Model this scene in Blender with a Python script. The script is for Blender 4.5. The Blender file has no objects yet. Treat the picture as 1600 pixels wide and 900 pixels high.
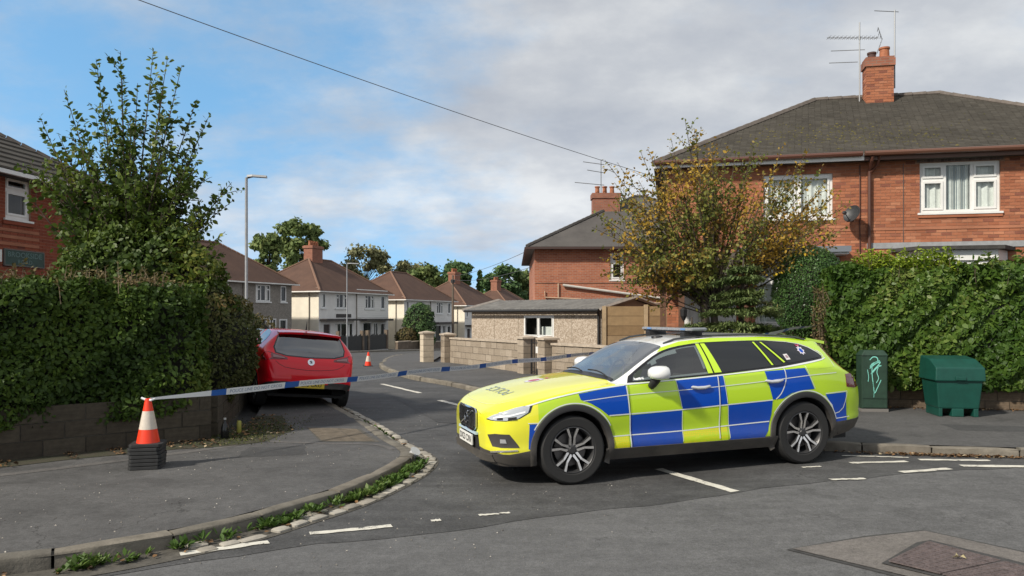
import bpy, bmesh, math, random
import numpy as np
from mathutils import Vector, Matrix
from mathutils.bvhtree import BVHTree
from mathutils.geometry import tessellate_polygon

SC = bpy.context.scene
C = SC.collection
R = math.radians
rng = np.random.default_rng(7)
random.seed(7)

# ------------------------------------------------------------------ camera, sky, sun, exposure
cam_d = bpy.data.cameras.new('camera')
cam_d.sensor_width = 36.0
cam_d.lens = 27.0
cam_d.shift_y = 0.0275
cam_d.clip_end = 3000.0
cam = bpy.data.objects.new('camera', cam_d)
C.objects.link(cam)
cam.location = (0, 0, 1.75)
cam.rotation_euler = (R(90), 0, 0)
SC.camera = cam

SUN_EL = 38.0
SUN_DIR = Vector((-0.78, -0.62, 0)).normalized()          # horizontal direction towards the sun

def nd(nt, kind, x=0, y=0, **kw):
    n = nt.nodes.new(kind)
    n.location = (x, y)
    for k, v in kw.items():
        setattr(n, k, v)
    return n

def mathn(nt, op, a, b=None, clamp=False):
    n = nd(nt, 'ShaderNodeMath', operation=op, use_clamp=clamp)
    for i, v in enumerate((a, b)):
        if v is None:
            continue
        if isinstance(v, (int, float)):
            n.inputs[i].default_value = v
        else:
            nt.links.new(v, n.inputs[i])
    return n.outputs[0]

def rampn(nt, fac, stops, interp='LINEAR'):
    n = nd(nt, 'ShaderNodeValToRGB')
    n.color_ramp.interpolation = interp
    el = n.color_ramp.elements
    while len(el) < len(stops):
        el.new(0.5)
    for e, (p, c) in zip(el, stops):
        e.position = p
        e.color = (c[0], c[1], c[2], 1) if len(c) == 3 else c
    if fac is not None:
        nt.links.new(fac, n.inputs[0])
    return n.outputs[0]

def mixc(nt, fac, a, b, mode='MIX'):
    n = nd(nt, 'ShaderNodeMix', data_type='RGBA', blend_type=mode)
    for sock, v in ((n.inputs[0], fac), (n.inputs[6], a), (n.inputs[7], b)):
        if isinstance(v, (int, float)):
            sock.default_value = v
        elif isinstance(v, tuple):
            sock.default_value = (v[0], v[1], v[2], 1)
        else:
            nt.links.new(v, sock)
    return n.outputs[2]

def noisen(nt, vec, scale, detail=4, rough=0.55, out=0):
    n = nd(nt, 'ShaderNodeTexNoise')
    n.inputs['Scale'].default_value = scale
    n.inputs['Detail'].default_value = detail
    n.inputs['Roughness'].default_value = rough
    if vec is not None:
        nt.links.new(vec, n.inputs['Vector'])
    return n.outputs[out]

world = bpy.data.worlds.new('World')
SC.world = world
world.use_nodes = True
wt = world.node_tree
wt.nodes.clear()
w_out = nd(wt, 'ShaderNodeOutputWorld')
w_bg = nd(wt, 'ShaderNodeBackground')
w_bg.inputs['Strength'].default_value = 0.15
w_sky = nd(wt, 'ShaderNodeTexSky', sky_type='NISHITA')
w_sky.sun_disc = False
w_sky.sun_elevation = R(SUN_EL)
w_sky.sun_rotation = math.atan2(SUN_DIR.x, SUN_DIR.y)
w_sky.air_density = 1.0
w_sky.dust_density = 0.3
w_sky.ozone_density = 2.0
tc = nd(wt, 'ShaderNodeTexCoord')
sep = nd(wt, 'ShaderNodeSeparateXYZ')
wt.links.new(tc.outputs['Generated'], sep.inputs[0])
# the clear sky is sampled a little higher up than it is seen: clean air, without a bleached horizon
lift = nd(wt, 'ShaderNodeCombineXYZ')
wt.links.new(sep.outputs[0], lift.inputs[0]); wt.links.new(sep.outputs[1], lift.inputs[1])
wt.links.new(mathn(wt, 'ADD', mathn(wt, 'MULTIPLY', sep.outputs[2], 0.8), 0.30), lift.inputs[2])
liftn = nd(wt, 'ShaderNodeVectorMath', operation='NORMALIZE')
wt.links.new(lift.outputs[0], liftn.inputs[0]); wt.links.new(liftn.outputs[0], w_sky.inputs['Vector'])
zc = mathn(wt, 'ADD', mathn(wt, 'MAXIMUM', sep.outputs[2], 0.0), 0.34)
cx = mathn(wt, 'DIVIDE', sep.outputs[0], zc)
cy = mathn(wt, 'DIVIDE', sep.outputs[1], zc)
comb = nd(wt, 'ShaderNodeCombineXYZ')
wt.links.new(cx, comb.inputs[0]); wt.links.new(cy, comb.inputs[1])
cl_map = nd(wt, 'ShaderNodeMapping')
cl_map.inputs['Location'].default_value = (3.1, 1.7, 0.0)
cl_map.inputs['Scale'].default_value = (1.05, 1.25, 1)
wt.links.new(comb.outputs[0], cl_map.inputs[0])
n_big = noisen(wt, cl_map.outputs[0], 1.1, 7, 0.58)
n_fine = noisen(wt, cl_map.outputs[0], 3.0, 8, 0.6)
# a break in the cloud deck: wide open blue towards the upper left of the view, wisps elsewhere
gap = nd(wt, 'ShaderNodeVectorMath', operation='DOT_PRODUCT')
gap.inputs[1].default_value = Vector((-0.36, 0.93, 0.17)).normalized()
wt.links.new(tc.outputs['Generated'], gap.inputs[0])
gapf = nd(wt, 'ShaderNodeMapRange', interpolation_type='SMOOTHSTEP')
gapf.inputs['From Min'].default_value = 0.86
gapf.inputs['From Max'].default_value = 0.995
wt.links.new(gap.outputs['Value'], gapf.inputs['Value'])
cov = mathn(wt, 'ADD', mathn(wt, 'MULTIPLY', n_big, 0.75), mathn(wt, 'MULTIPLY', n_fine, 0.62))
cov = mathn(wt, 'SUBTRACT', cov, mathn(wt, 'MULTIPLY', gapf.outputs[0], 0.29))
covr = nd(wt, 'ShaderNodeMapRange', interpolation_type='SMOOTHSTEP')
covr.inputs['From Min'].default_value = 0.24
covr.inputs['From Max'].default_value = 0.66
wt.links.new(cov, covr.inputs['Value'])
n_sh = noisen(wt, cl_map.outputs[0], 2.3, 7, 0.58)
cl_col = rampn(wt, n_sh, [(0.32, (2.05, 2.15, 2.38)), (0.5, (2.62, 2.68, 2.80)), (0.66, (3.4, 3.42, 3.42))])
hs = nd(wt, 'ShaderNodeHueSaturation'); hs.inputs['Saturation'].default_value = 1.05; hs.inputs['Value'].default_value = 1.12
wt.links.new(mixc(wt, 1.0, w_sky.outputs[0], (0.93, 1.10, 1.0), 'MULTIPLY'), hs.inputs['Color'])
# far cloud, seen edge-on towards the horizon, is whiter
hz = nd(wt, 'ShaderNodeMapRange'); hz.inputs['From Min'].default_value = 0.02; hz.inputs['From Max'].default_value = 0.26
hz.inputs['To Min'].default_value = 1.28; hz.inputs['To Max'].default_value = 0.98
wt.links.new(sep.outputs[2], hz.inputs['Value'])
hzc = nd(wt, 'ShaderNodeVectorMath', operation='SCALE'); wt.links.new(cl_col, hzc.inputs[0]); wt.links.new(hz.outputs[0], hzc.inputs['Scale'])
w_mix = mixc(wt, mathn(wt, 'MULTIPLY', covr.outputs[0], 0.93), hs.outputs[0], hzc.outputs[0])
wt.links.new(w_mix, w_bg.inputs['Color'])
wt.links.new(w_bg.outputs[0], w_out.inputs[0])

sun_d = bpy.data.lights.new('sun', 'SUN')
sun_d.energy = 3.2
sun_d.angle = R(3.5)
sun_d.color = (1.0, 0.92, 0.80)
sun = bpy.data.objects.new('sun', sun_d)
C.objects.link(sun)
to_sun = Vector((SUN_DIR.x * math.cos(R(SUN_EL)), SUN_DIR.y * math.cos(R(SUN_EL)), math.sin(R(SUN_EL))))
sun.rotation_euler = to_sun.to_track_quat('Z', 'Y').to_euler()

SC.render.engine = 'CYCLES'
SC.view_settings.view_transform = 'Standard'
SC.view_settings.look = 'None'
SC.view_settings.gamma = 1.0
SC.view_settings.exposure = 0.62
SC.view_settings.use_curve_mapping = False
SC.cycles.max_bounces = 6
SC.cycles.transparent_max_bounces = 12
SC.cycles.use_denoising = True

# ------------------------------------------------------------------ materials
MATS = {}

def mat(name, col=(0.5, 0.5, 0.5), rough=0.6, metal=0.0, coat=0.0, spec=0.5, noise=None, bump=None, col2=None, trans=0.0, emit=None):
    """principled material; noise=(scale, amount) mottles the colour, bump=(scale, strength) adds fine relief"""
    if name in MATS:
        return MATS[name]
    m = bpy.data.materials.new(name)
    m.use_nodes = True
    nt = m.node_tree
    b = nt.nodes['Principled BSDF']
    b.inputs['Base Color'].default_value = (*col, 1)
    b.inputs['Roughness'].default_value = rough
    b.inputs['Metallic'].default_value = metal
    b.inputs['Coat Weight'].default_value = coat
    b.inputs['Coat Roughness'].default_value = 0.06
    b.inputs['Specular IOR Level'].default_value = spec
    if trans:
        b.inputs['Transmission Weight'].default_value = trans
    if emit:
        b.inputs['Emission Color'].default_value = (*emit[0], 1)
        b.inputs['Emission Strength'].default_value = emit[1]
    if noise or bump:
        t = nd(nt, 'ShaderNodeTexCoord')
    if noise:
        f = noisen(nt, t.outputs['Object'], noise[0], 6, 0.65)
        c2 = col2 if col2 else tuple(c * (1 - noise[1]) for c in col)
        c1 = tuple(min(1, c * (1 + noise[1] * 0.6)) for c in col) if not col2 else col
        nt.links.new(rampn(nt, f, [(0.3, c2), (0.7, c1)]), b.inputs['Base Color'])
    if bump:
        f = noisen(nt, t.outputs['Object'], bump[0], 5, 0.6)
        bn = nd(nt, 'ShaderNodeBump')
        bn.inputs['Strength'].default_value = bump[1]
        bn.inputs['Distance'].default_value = 0.01
        nt.links.new(f, bn.inputs['Height'])
        nt.links.new(bn.outputs[0], b.inputs['Normal'])
    MATS[name] = m
    return m

def tint_mat(name, stops, rough=0.85, scale_noise=None, bump=None, spec=0.3, translucent=0.0):
    """colour ramp over a per-piece random value (mesh attribute 'tint' + object random)"""
    if name in MATS:
        return MATS[name]
    m = bpy.data.materials.new(name)
    m.use_nodes = True
    nt = m.node_tree
    b = nt.nodes['Principled BSDF']
    at = nd(nt, 'ShaderNodeAttribute', attribute_name='tint')
    oi = nd(nt, 'ShaderNodeObjectInfo')
    v = at.outputs['Fac'] if translucent else mathn(nt, 'FRACT', mathn(nt, 'ADD', at.outputs['Fac'], oi.outputs['Random']))
    col = rampn(nt, v, stops)
    t = nd(nt, 'ShaderNodeTexCoord')
    if scale_noise:
        f = noisen(nt, t.outputs['Object'], scale_noise[0], 5, 0.65)
        col = mixc(nt, scale_noise[1], col, rampn(nt, f, [(0.3, (0.25, 0.25, 0.25)), (0.7, (1, 1, 1))]), 'MULTIPLY')
    nt.links.new(col, b.inputs['Base Color'])
    b.inputs['Roughness'].default_value = rough
    b.inputs['Specular IOR Level'].default_value = spec
    if bump:
        f = noisen(nt, t.outputs['Object'], bump[0], 4, 0.6)
        bn = nd(nt, 'ShaderNodeBump')
        bn.inputs['Strength'].default_value = bump[1]
        bn.inputs['Distance'].default_value = 0.01
        nt.links.new(f, bn.inputs['Height'])
        nt.links.new(bn.outputs[0], b.inputs['Normal'])
    if translucent:
        out = nt.nodes['Material Output']
        tr = nd(nt, 'ShaderNodeBsdfTranslucent')
        nt.links.new(col, tr.inputs['Color'])
        mx = nd(nt, 'ShaderNodeMixShader')
        mx.inputs[0].default_value = translucent
        nt.links.new(b.outputs[0], mx.inputs[1]); nt.links.new(tr.outputs[0], mx.inputs[2])
        nt.links.new(mx.outputs[0], out.inputs['Surface'])
    MATS[name] = m
    return m

def glass_mat(name, tint=(0.8, 0.85, 0.85), rough=0.02, refl=0.06):
    """thin pane: mostly clear (tinted) with a mirror reflection growing at grazing angles"""
    if name in MATS:
        return MATS[name]
    m = bpy.data.materials.new(name)
    m.use_nodes = True
    nt = m.node_tree
    nt.nodes.remove(nt.nodes['Principled BSDF'])
    out = nt.nodes['Material Output']
    tr = nd(nt, 'ShaderNodeBsdfTransparent'); tr.inputs[0].default_value = (*tint, 1)
    gl = nd(nt, 'ShaderNodeBsdfGlossy'); gl.inputs['Roughness'].default_value = rough
    lw = nd(nt, 'ShaderNodeLayerWeight'); lw.inputs['Blend'].default_value = 0.5
    f = mathn(nt, 'ADD', mathn(nt, 'MULTIPLY', mathn(nt, 'POWER', lw.outputs['Facing'], 3.0), 0.65), 0.04 + refl, clamp=True)
    mx = nd(nt, 'ShaderNodeMixShader')
    nt.links.new(f, mx.inputs[0]); nt.links.new(tr.outputs[0], mx.inputs[1]); nt.links.new(gl.outputs[0], mx.inputs[2])
    nt.links.new(mx.outputs[0], out.inputs['Surface'])
    MATS[name] = m
    return m

def brick_tex_mat(name, c1, c2, mortar, scale=1.0, axis='xz'):
    """bricks too far away to tell apart"""
    if name in MATS:
        return MATS[name]
    m = bpy.data.materials.new(name)
    m.use_nodes = True
    nt = m.node_tree
    b = nt.nodes['Principled BSDF']
    t = nd(nt, 'ShaderNodeTexCoord')
    s = nd(nt, 'ShaderNodeSeparateXYZ'); nt.links.new(t.outputs['Object'], s.inputs[0])
    cb = nd(nt, 'ShaderNodeCombineXYZ')
    nt.links.new(mathn(nt, 'ADD', s.outputs[0], s.outputs[1]), cb.inputs[0]); nt.links.new(s.outputs[2], cb.inputs[1])
    br = nd(nt, 'ShaderNodeTexBrick')
    br.inputs['Scale'].default_value = 1.0
    br.inputs['Brick Width'].default_value = 0.225 * scale
    br.inputs['Row Height'].default_value = 0.075 * scale
    br.inputs['Mortar Size'].default_value = 0.011
    br.inputs['Color1'].default_value = (*c1, 1); br.inputs['Color2'].default_value = (*c2, 1); br.inputs['Mortar'].default_value = (*mortar, 1)
    nt.links.new(cb.outputs[0], br.inputs['Vector'])
    f = noisen(nt, t.outputs['Object'], 1.3, 6, 0.7)
    col = mixc(nt, 0.45, br.outputs[0], rampn(nt, f, [(0.3, (0.45, 0.42, 0.42)), (0.7, (1.15, 1.1, 1.05))]), 'MULTIPLY')
    nt.links.new(col, b.inputs['Base Color'])
    b.inputs['Roughness'].default_value = 0.9
    MATS[name] = m
    return m

# ------------------------------------------------------------------ mesh helpers
class MB:
    def __init__(self):
        self.v = []; self.f = []; self.m = []; self.t = []
    def add(self, vs, fs, mi=0, tint=0.0):
        o = len(self.v)
        self.v.extend([tuple(p) for p in vs])
        for q in fs:
            self.f.append(tuple(o + i for i in q)); self.m.append(mi); self.t.append(tint)
        return self
    def box(self, x0, x1, y0, y1, z0, z1, mi=0, tint=0.0, M=None):
        vs = [(x0, y0, z0), (x1, y0, z0), (x1, y1, z0), (x0, y1, z0), (x0, y0, z1), (x1, y0, z1), (x1, y1, z1), (x0, y1, z1)]
        if M is not None:
            vs = [tuple(M @ Vector(p)) for p in vs]
        return self.add(vs, [(0, 3, 2, 1), (4, 5, 6, 7), (0, 1, 5, 4), (1, 2, 6, 5), (2, 3, 7, 6), (3, 0, 4, 7)], mi, tint)
    def prism(self, poly, z0, z1, mi=0, tint=0.0, cap=True):
        """poly: list of (x, y), counter-clockwise; z0/z1 numbers or lists"""
        n = len(poly)
        za = z0 if isinstance(z0, (list, tuple)) else [z0] * n
        zb = z1 if isinstance(z1, (list, tuple)) else [z1] * n
        vs = [(p[0], p[1], z) for p, z in zip(poly, za)] + [(p[0], p[1], z) for p, z in zip(poly, zb)]
        fs = [(i, (i + 1) % n, n + (i + 1) % n, n + i) for i in range(n)]
        if cap:
            fs += [tuple(range(n - 1, -1, -1)), tuple(range(n, 2 * n))]
        return self.add(vs, fs, mi, tint)
    def tube(self, pts, rad, n=8, mi=0, cap=True, tint=0.0):
        pts = [Vector(p) for p in pts]
        rr = rad if isinstance(rad, (list, tuple, np.ndarray)) else [rad] * len(pts)
        rings = []
        up = Vector((0, 0, 1))
        prev = None
        for i, p in enumerate(pts):
            d = (pts[min(i + 1, len(pts) - 1)] - pts[max(i - 1, 0)])
            d = d.normalized() if d.length > 1e-9 else Vector((0, 0, 1))
            if prev is None:
                a = d.cross(up if abs(d.z) < 0.95 else Vector((1, 0, 0))).normalized()
            else:
                a = prev - d * prev.dot(d)
                a = a.normalized() if a.length > 1e-6 else d.orthogonal().normalized()
            prev = a
            b = d.cross(a)
            rings.append([p + (a * math.cos(k * 2 * math.pi / n) + b * math.sin(k * 2 * math.pi / n)) * rr[i] for k in range(n)])
        vs = [q for r_ in rings for q in r_]
        fs = []
        for i in range(len(pts) - 1):
            for k in range(n):
                k2 = (k + 1) % n
                fs.append((i * n + k, i * n + k2, (i + 1) * n + k2, (i + 1) * n + k))
        if cap:
            fs.append(tuple(range(n - 1, -1, -1)))
            fs.append(tuple((len(pts) - 1) * n + k for k in range(n)))
        return self.add(vs, fs, mi, tint)
    def lathe(self, prof, n=24, M=None, mi=0, cap=True):
        """prof: list of (r, z) revolved about z"""
        vs = []
        for r_, z in prof:
            for k in range(n):
                a = 2 * math.pi * k / n
                p = Vector((r_ * math.cos(a), r_ * math.sin(a), z))
                vs.append(tuple(M @ p) if M is not None else tuple(p))
        fs = []
        for i in range(len(prof) - 1):
            for k in range(n):
                k2 = (k + 1) % n
                fs.append((i * n + k, i * n + k2, (i + 1) * n + k2, (i + 1) * n + k))
        if cap:
            if prof[0][0] > 1e-6: fs.append(tuple(range(n - 1, -1, -1)))
            if prof[-1][0] > 1e-6: fs.append(tuple((len(prof) - 1) * n + k for k in range(n)))
        return self.add(vs, fs, mi)
    def build(self, name, mats, parent=None, smooth=None, bevel=0.0):
        me = bpy.data.meshes.new(name)
        me.from_pydata(self.v, [], self.f)
        if not isinstance(mats, (list, tuple)):
            mats = [mats]
        for m in mats:
            me.materials.append(m)
        if len(mats) > 1:
            me.polygons.foreach_set('material_index', self.m)
        if any(t != 0.0 for t in self.t):
            at = me.attributes.new('tint', 'FLOAT', 'FACE')
            at.data.foreach_set('value', self.t)
        if bevel:
            bm = bmesh.new(); bm.from_mesh(me)
            bmesh.ops.remove_doubles(bm, verts=bm.verts, dist=1e-5)
            bmesh.ops.bevel(bm, geom=[e for e in bm.edges if e.calc_face_angle(0) > 0.5], offset=bevel, segments=2, affect='EDGES', profile=0.6)
            bm.to_mesh(me); bm.free()
        me.update()
        if smooth is not None:
            me.polygons.foreach_set('use_smooth', [True] * len(me.polygons))
            me.set_sharp_from_angle(angle=R(smooth))
        o = bpy.data.objects.new(name, me)
        C.objects.link(o)
        if parent is not None:
            o.parent = parent
        return o

def tag(o, label=None, cat=None, group=None, kind=None):
    if label: o['label'] = label
    if cat: o['category'] = cat
    if group: o['group'] = group
    if kind: o['kind'] = kind
    return o

def empty(name, loc=(0, 0, 0), rz=0.0):
    o = bpy.data.objects.new(name, None)
    C.objects.link(o)
    o.location = loc
    o.rotation_euler = (0, 0, rz)
    return o

def copy_tree(o, parent=None):
    c = o.copy()
    C.objects.link(c)
    c.parent = parent
    for ch in list(o.children):
        copy_tree(ch, c)
    return c

def sstep(a, b, x):
    t = min(1, max(0, (x - a) / (b - a)))
    return t * t * (3 - 2 * t)

def zg(x, y):
    """ground level: slight rise towards the right-hand kerb, the side road falls away from 27 m on"""
    z = 0.05 * sstep(1.0, 3.6, x) * (1 - sstep(14, 24, y))
    if y > 25:
        d = y - 25
        z -= 0.031 * max(0.0, min(d, 90) - 2 * (1 - math.exp(-d / 2)))
    return z

def poly_at(line, t):
    """point at normalised length t along a polyline of (x, y)"""
    P = np.array(line, float)
    L = np.concatenate([[0], np.cumsum(np.linalg.norm(np.diff(P, axis=0), axis=1))])
    s = np.clip(t, 0, 1) * L[-1]
    return np.stack([np.interp(s, L, P[:, 0]), np.interp(s, L, P[:, 1])], -1)

def smooth_line(pts, step=0.25):
    """Catmull-Rom through pts, resampled at about step metres"""
    P = np.array(pts, float)
    P = np.vstack([2 * P[0] - P[1], P, 2 * P[-1] - P[-2]])
    out = []
    for i in range(1, len(P) - 2):
        n = max(2, int(np.linalg.norm(P[i + 1] - P[i]) / step))
        for k in range(n):
            t = k / n
            out.append(0.5 * ((2 * P[i]) + (-P[i - 1] + P[i + 1]) * t + (2 * P[i - 1] - 5 * P[i] + 4 * P[i + 1] - P[i + 2]) * t * t + (-P[i - 1] + 3 * P[i] - 3 * P[i + 1] + P[i + 2]) * t ** 3))
    out.append(P[-2])
    return np.array(out)

def offset_line(P, d):
    """shift a polyline sideways by d (positive = to the left of its direction)"""
    P = np.asarray(P, float)
    T = np.gradient(P, axis=0)
    T /= np.linalg.norm(T, axis=1)[:, None] + 1e-9
    return P + np.stack([-T[:, 1], T[:, 0]], -1) * d

def strip(name, A, B, off, material, n=80, m=4, kind='structure', skirt=0.0):
    """sheet between two polylines, lying off above the ground"""
    t = np.linspace(0, 1, n)
    a = poly_at(A, t); b = poly_at(B, t)
    mb = MB()
    vs = []
    for i in range(n):
        for j in range(m + 1):
            p = a[i] + (b[i] - a[i]) * j / m
            vs.append((p[0], p[1], zg(p[0], p[1]) + off))
    fs = []
    for i in range(n - 1):
        for j in range(m):
            k = i * (m + 1) + j
            fs.append((k, k + 1, k + m + 2, k + m + 1))
    # orient up
    v0, v1, v2 = (Vector(vs[fs[0][q]]) for q in (0, 1, 2))
    if (v1 - v0).cross(v2 - v0).z < 0:
        fs = [tuple(reversed(q)) for q in fs]
    mb.add(vs, fs)
    o = mb.build(name, material, smooth=60)
    if kind: o['kind'] = kind
    return o

def text_mesh(s, size=1.0, bold=0.0):
    """filled 2-D letters as (verts, faces), centred on the origin"""
    cu = bpy.data.curves.new('lettering', 'FONT')
    cu.body = s; cu.size = size; cu.align_x = 'CENTER'; cu.align_y = 'CENTER'; cu.offset = bold
    cu.resolution_u = 3
    o = bpy.data.objects.new('lettering', cu)
    C.objects.link(o)
    dg = bpy.context.evaluated_depsgraph_get()
    me = o.evaluated_get(dg).to_mesh()
    vs = [tuple(v.co) for v in me.vertices]
    fs = [tuple(p.vertices) for p in me.polygons]
    o.evaluated_get(dg).to_mesh_clear()
    bpy.data.objects.remove(o)
    bpy.data.curves.remove(cu)
    return vs, fs

# ------------------------------------------------------------------ palette
M_white = mat('white_upvc', (0.74, 0.74, 0.72), 0.35, noise=(3, 0.08))
M_black = mat('black_plastic', (0.018, 0.018, 0.019), 0.45)
M_rubber = mat('tyre_rubber', (0.016, 0.016, 0.016), 0.75, bump=(60, 0.15))
M_chrome = mat('chrome', (0.75, 0.76, 0.78), 0.12, metal=1.0)
M_alloy = mat('alloy', (0.78, 0.76, 0.74), 0.25, metal=0.85)
M_dark = mat('dark_interior', (0.012, 0.012, 0.013), 0.8)
M_curtain = mat('net_curtain', (0.74, 0.74, 0.70), 0.9, noise=(9, 0.15))
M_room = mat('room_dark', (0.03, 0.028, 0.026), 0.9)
M_pane = glass_mat('window_glass', (0.86, 0.9, 0.9), 0.02, 0.0)
M_steel = mat('galvanised_steel', (0.33, 0.34, 0.35), 0.45, metal=0.6, noise=(8, 0.15))
M_brownpipe = mat('brown_pipe', (0.09, 0.035, 0.022), 0.45)
# ------------------------------------------------------------------ ground, roads, pavements
def asphalt(name, base, stain=0.25, speck=0.35, warm=1.0, streak=0.0, cracks=0.55):
    m = bpy.data.materials.new(name)
    m.use_nodes = True
    nt = m.node_tree
    b = nt.nodes['Principled BSDF']
    t = nd(nt, 'ShaderNodeTexCoord')
    f1 = noisen(nt, t.outputs['Object'], 90, 3, 0.7)
    f2 = noisen(nt, t.outputs['Object'], 0.9, 6, 0.62)
    f3 = noisen(nt, t.outputs['Object'], 6, 5, 0.6)
    c = tuple(base * k for k in (1.0 * warm, 1.0, 1.0 / warm))
    col = mixc(nt, 1.0, c, rampn(nt, f1, [(0.25, (1 - speck,) * 3), (0.75, (1 + speck,) * 3)]), 'MULTIPLY')
    col = mixc(nt, 1.0, col, rampn(nt, f2, [(0.32, (1 - stain,) * 3), (0.68, (1 + stain * 0.6,) * 3)]), 'MULTIPLY')
    col = mixc(nt, 1.0, col, rampn(nt, f3, [(0.35, (0.88,) * 3), (0.65, (1.08,) * 3)]), 'MULTIPLY')
    # sparse hairline cracks and dark spots
    wv = nd(nt, 'ShaderNodeVectorMath', operation='ADD')
    wn = nd(nt, 'ShaderNodeVectorMath', operation='SCALE'); wn.inputs['Scale'].default_value = 0.5
    nt.links.new(noisen(nt, t.outputs['Object'], 2.2, 4, 0.6, out=1), wn.inputs[0])
    nt.links.new(t.outputs['Object'], wv.inputs[0]); nt.links.new(wn.outputs[0], wv.inputs[1])
    vo = nd(nt, 'ShaderNodeTexVoronoi', feature='DISTANCE_TO_EDGE'); vo.inputs['Scale'].default_value = 0.55
    nt.links.new(wv.outputs[0], vo.inputs['Vector'])
    crack = mathn(nt, 'MULTIPLY', mathn(nt, 'LESS_THAN', vo.outputs['Distance'], 0.0024), mathn(nt, 'GREATER_THAN', noisen(nt, t.outputs['Object'], 0.45, 3), 0.54))
    col = mixc(nt, mathn(nt, 'MULTIPLY', crack, cracks), col, (0.02, 0.019, 0.018))
    f6 = noisen(nt, t.outputs['Object'], 1.9, 3, 0.5)
    col = mixc(nt, 1.0, col, rampn(nt, f6, [(0.60, (1.0,) * 3), (0.70, (0.80,) * 3)]), 'MULTIPLY')
    f5 = noisen(nt, t.outputs['Object'], 24, 4, 0.75)
    col = mixc(nt, 1.0, col, rampn(nt, f5, [(0.3, (0.80,) * 3), (0.5, (1.0,) * 3), (0.72, (1.16,) * 3)]), 'MULTIPLY')
    if streak:
        mp = nd(nt, 'ShaderNodeMapping')
        mp.inputs['Rotation'].default_value = (0, 0, R(-18))
        mp.inputs['Scale'].default_value = (0.35, 3.2, 1)
        nt.links.new(t.outputs['Object'], mp.inputs[0])
        f4 = noisen(nt, mp.outputs[0], 1.6, 5, 0.6)
        col = mixc(nt, 1.0, col, rampn(nt, f4, [(0.35, (1 - streak,) * 3), (0.65, (1 + streak * 0.5,) * 3)]), 'MULTIPLY')
    nt.links.new(col, b.inputs['Base Color'])
    b.inputs['Roughness'].default_value = 0.82
    b.inputs['Specular IOR Level'].default_value = 0.35
    bn = nd(nt, 'ShaderNodeBump'); bn.inputs['Strength'].default_value = 0.35; bn.inputs['Distance'].default_value = 0.006
    nt.links.new(f1, bn.inputs['Height']); nt.links.new(bn.outputs[0], b.inputs['Normal'])
    MATS[name] = m
    return m

M_road = asphalt('asphalt_main_road', 0.114, 0.13, 0.45, 1.0, 0.10, 0.3)
M_side = asphalt('asphalt_side_road', 0.076, 0.32, 0.55, 1.0, 0.18)
M_pave = asphalt('asphalt_pavement', 0.088, 0.28, 0.45, 1.015)
M_pave_r = asphalt('asphalt_pavement_new', 0.086, 0.16, 0.40, 1.02, 0, 0.4)
M_kerb = tint_mat('kerb_stone', [(0, (0.19, 0.17, 0.14)), (0.5, (0.26, 0.235, 0.19)), (1, (0.16, 0.148, 0.125))], 0.9, (5, 0.6), (45, 0.5))
M_sett = tint_mat('sett_stone', [(0, (0.34, 0.31, 0.26)), (0.5, (0.46, 0.43, 0.37)), (1, (0.27, 0.25, 0.21))], 0.85, (9, 0.45), (50, 0.4))
M_earth = mat('earth', (0.075, 0.058, 0.04), 0.95, noise=(4, 0.5), bump=(30, 0.8))
M_bed = mat('mortar_bed', (0.085, 0.078, 0.065), 0.95, noise=(14, 0.4), bump=(40, 0.6))
M_grassground = mat('rough_grass', (0.07, 0.085, 0.03), 0.95, noise=(0.4, 0.4), bump=(20, 0.8))

# grass and earth out to the horizon
mb = MB()
xs = [-1500, -300, -120, -60, -40, -25, -15, -8, -4, -1, 1, 2, 3, 4, 8, 15, 25, 40, 60, 120, 300, 1500]
ys = [-1500, -200, -40, -12, 0, 8, 14, 18, 22, 25, 26, 27, 29, 32, 36, 42, 50, 60, 75, 90, 105, 116, 150, 300, 1500]
vs = [(x, y, zg(x, y) - 0.03) for y in ys for x in xs]
nx = len(xs)
mb.add(vs, [(j * nx + i, j * nx + i + 1, (j + 1) * nx + i + 1, (j + 1) * nx + i) for j in range(len(ys) - 1) for i in range(nx - 1)])
mb.build('ground', M_grassground)['kind'] = 'structure'

# main road: one asphalt sheet under everything near
mb = MB()
xs = np.concatenate([np.arange(-45, 0, 3.0), np.arange(0, 5, 0.4), np.arange(5, 46, 3.0)])
ys = np.concatenate([np.arange(-14, 14, 2.0), np.arange(14, 27, 1.0), np.arange(27, 126, 3.0)])
vs = [(x, y, zg(x, y)) for y in ys for x in xs]
nx = len(xs)
mb.add(vs, [(j * nx + i, j * nx + i + 1, (j + 1) * nx + i + 1, (j + 1) * nx + i) for j in range(len(ys) - 1) for i in range(nx - 1)])
mb.build('main_road', M_road, smooth=60)['kind'] = 'structure'

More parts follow.
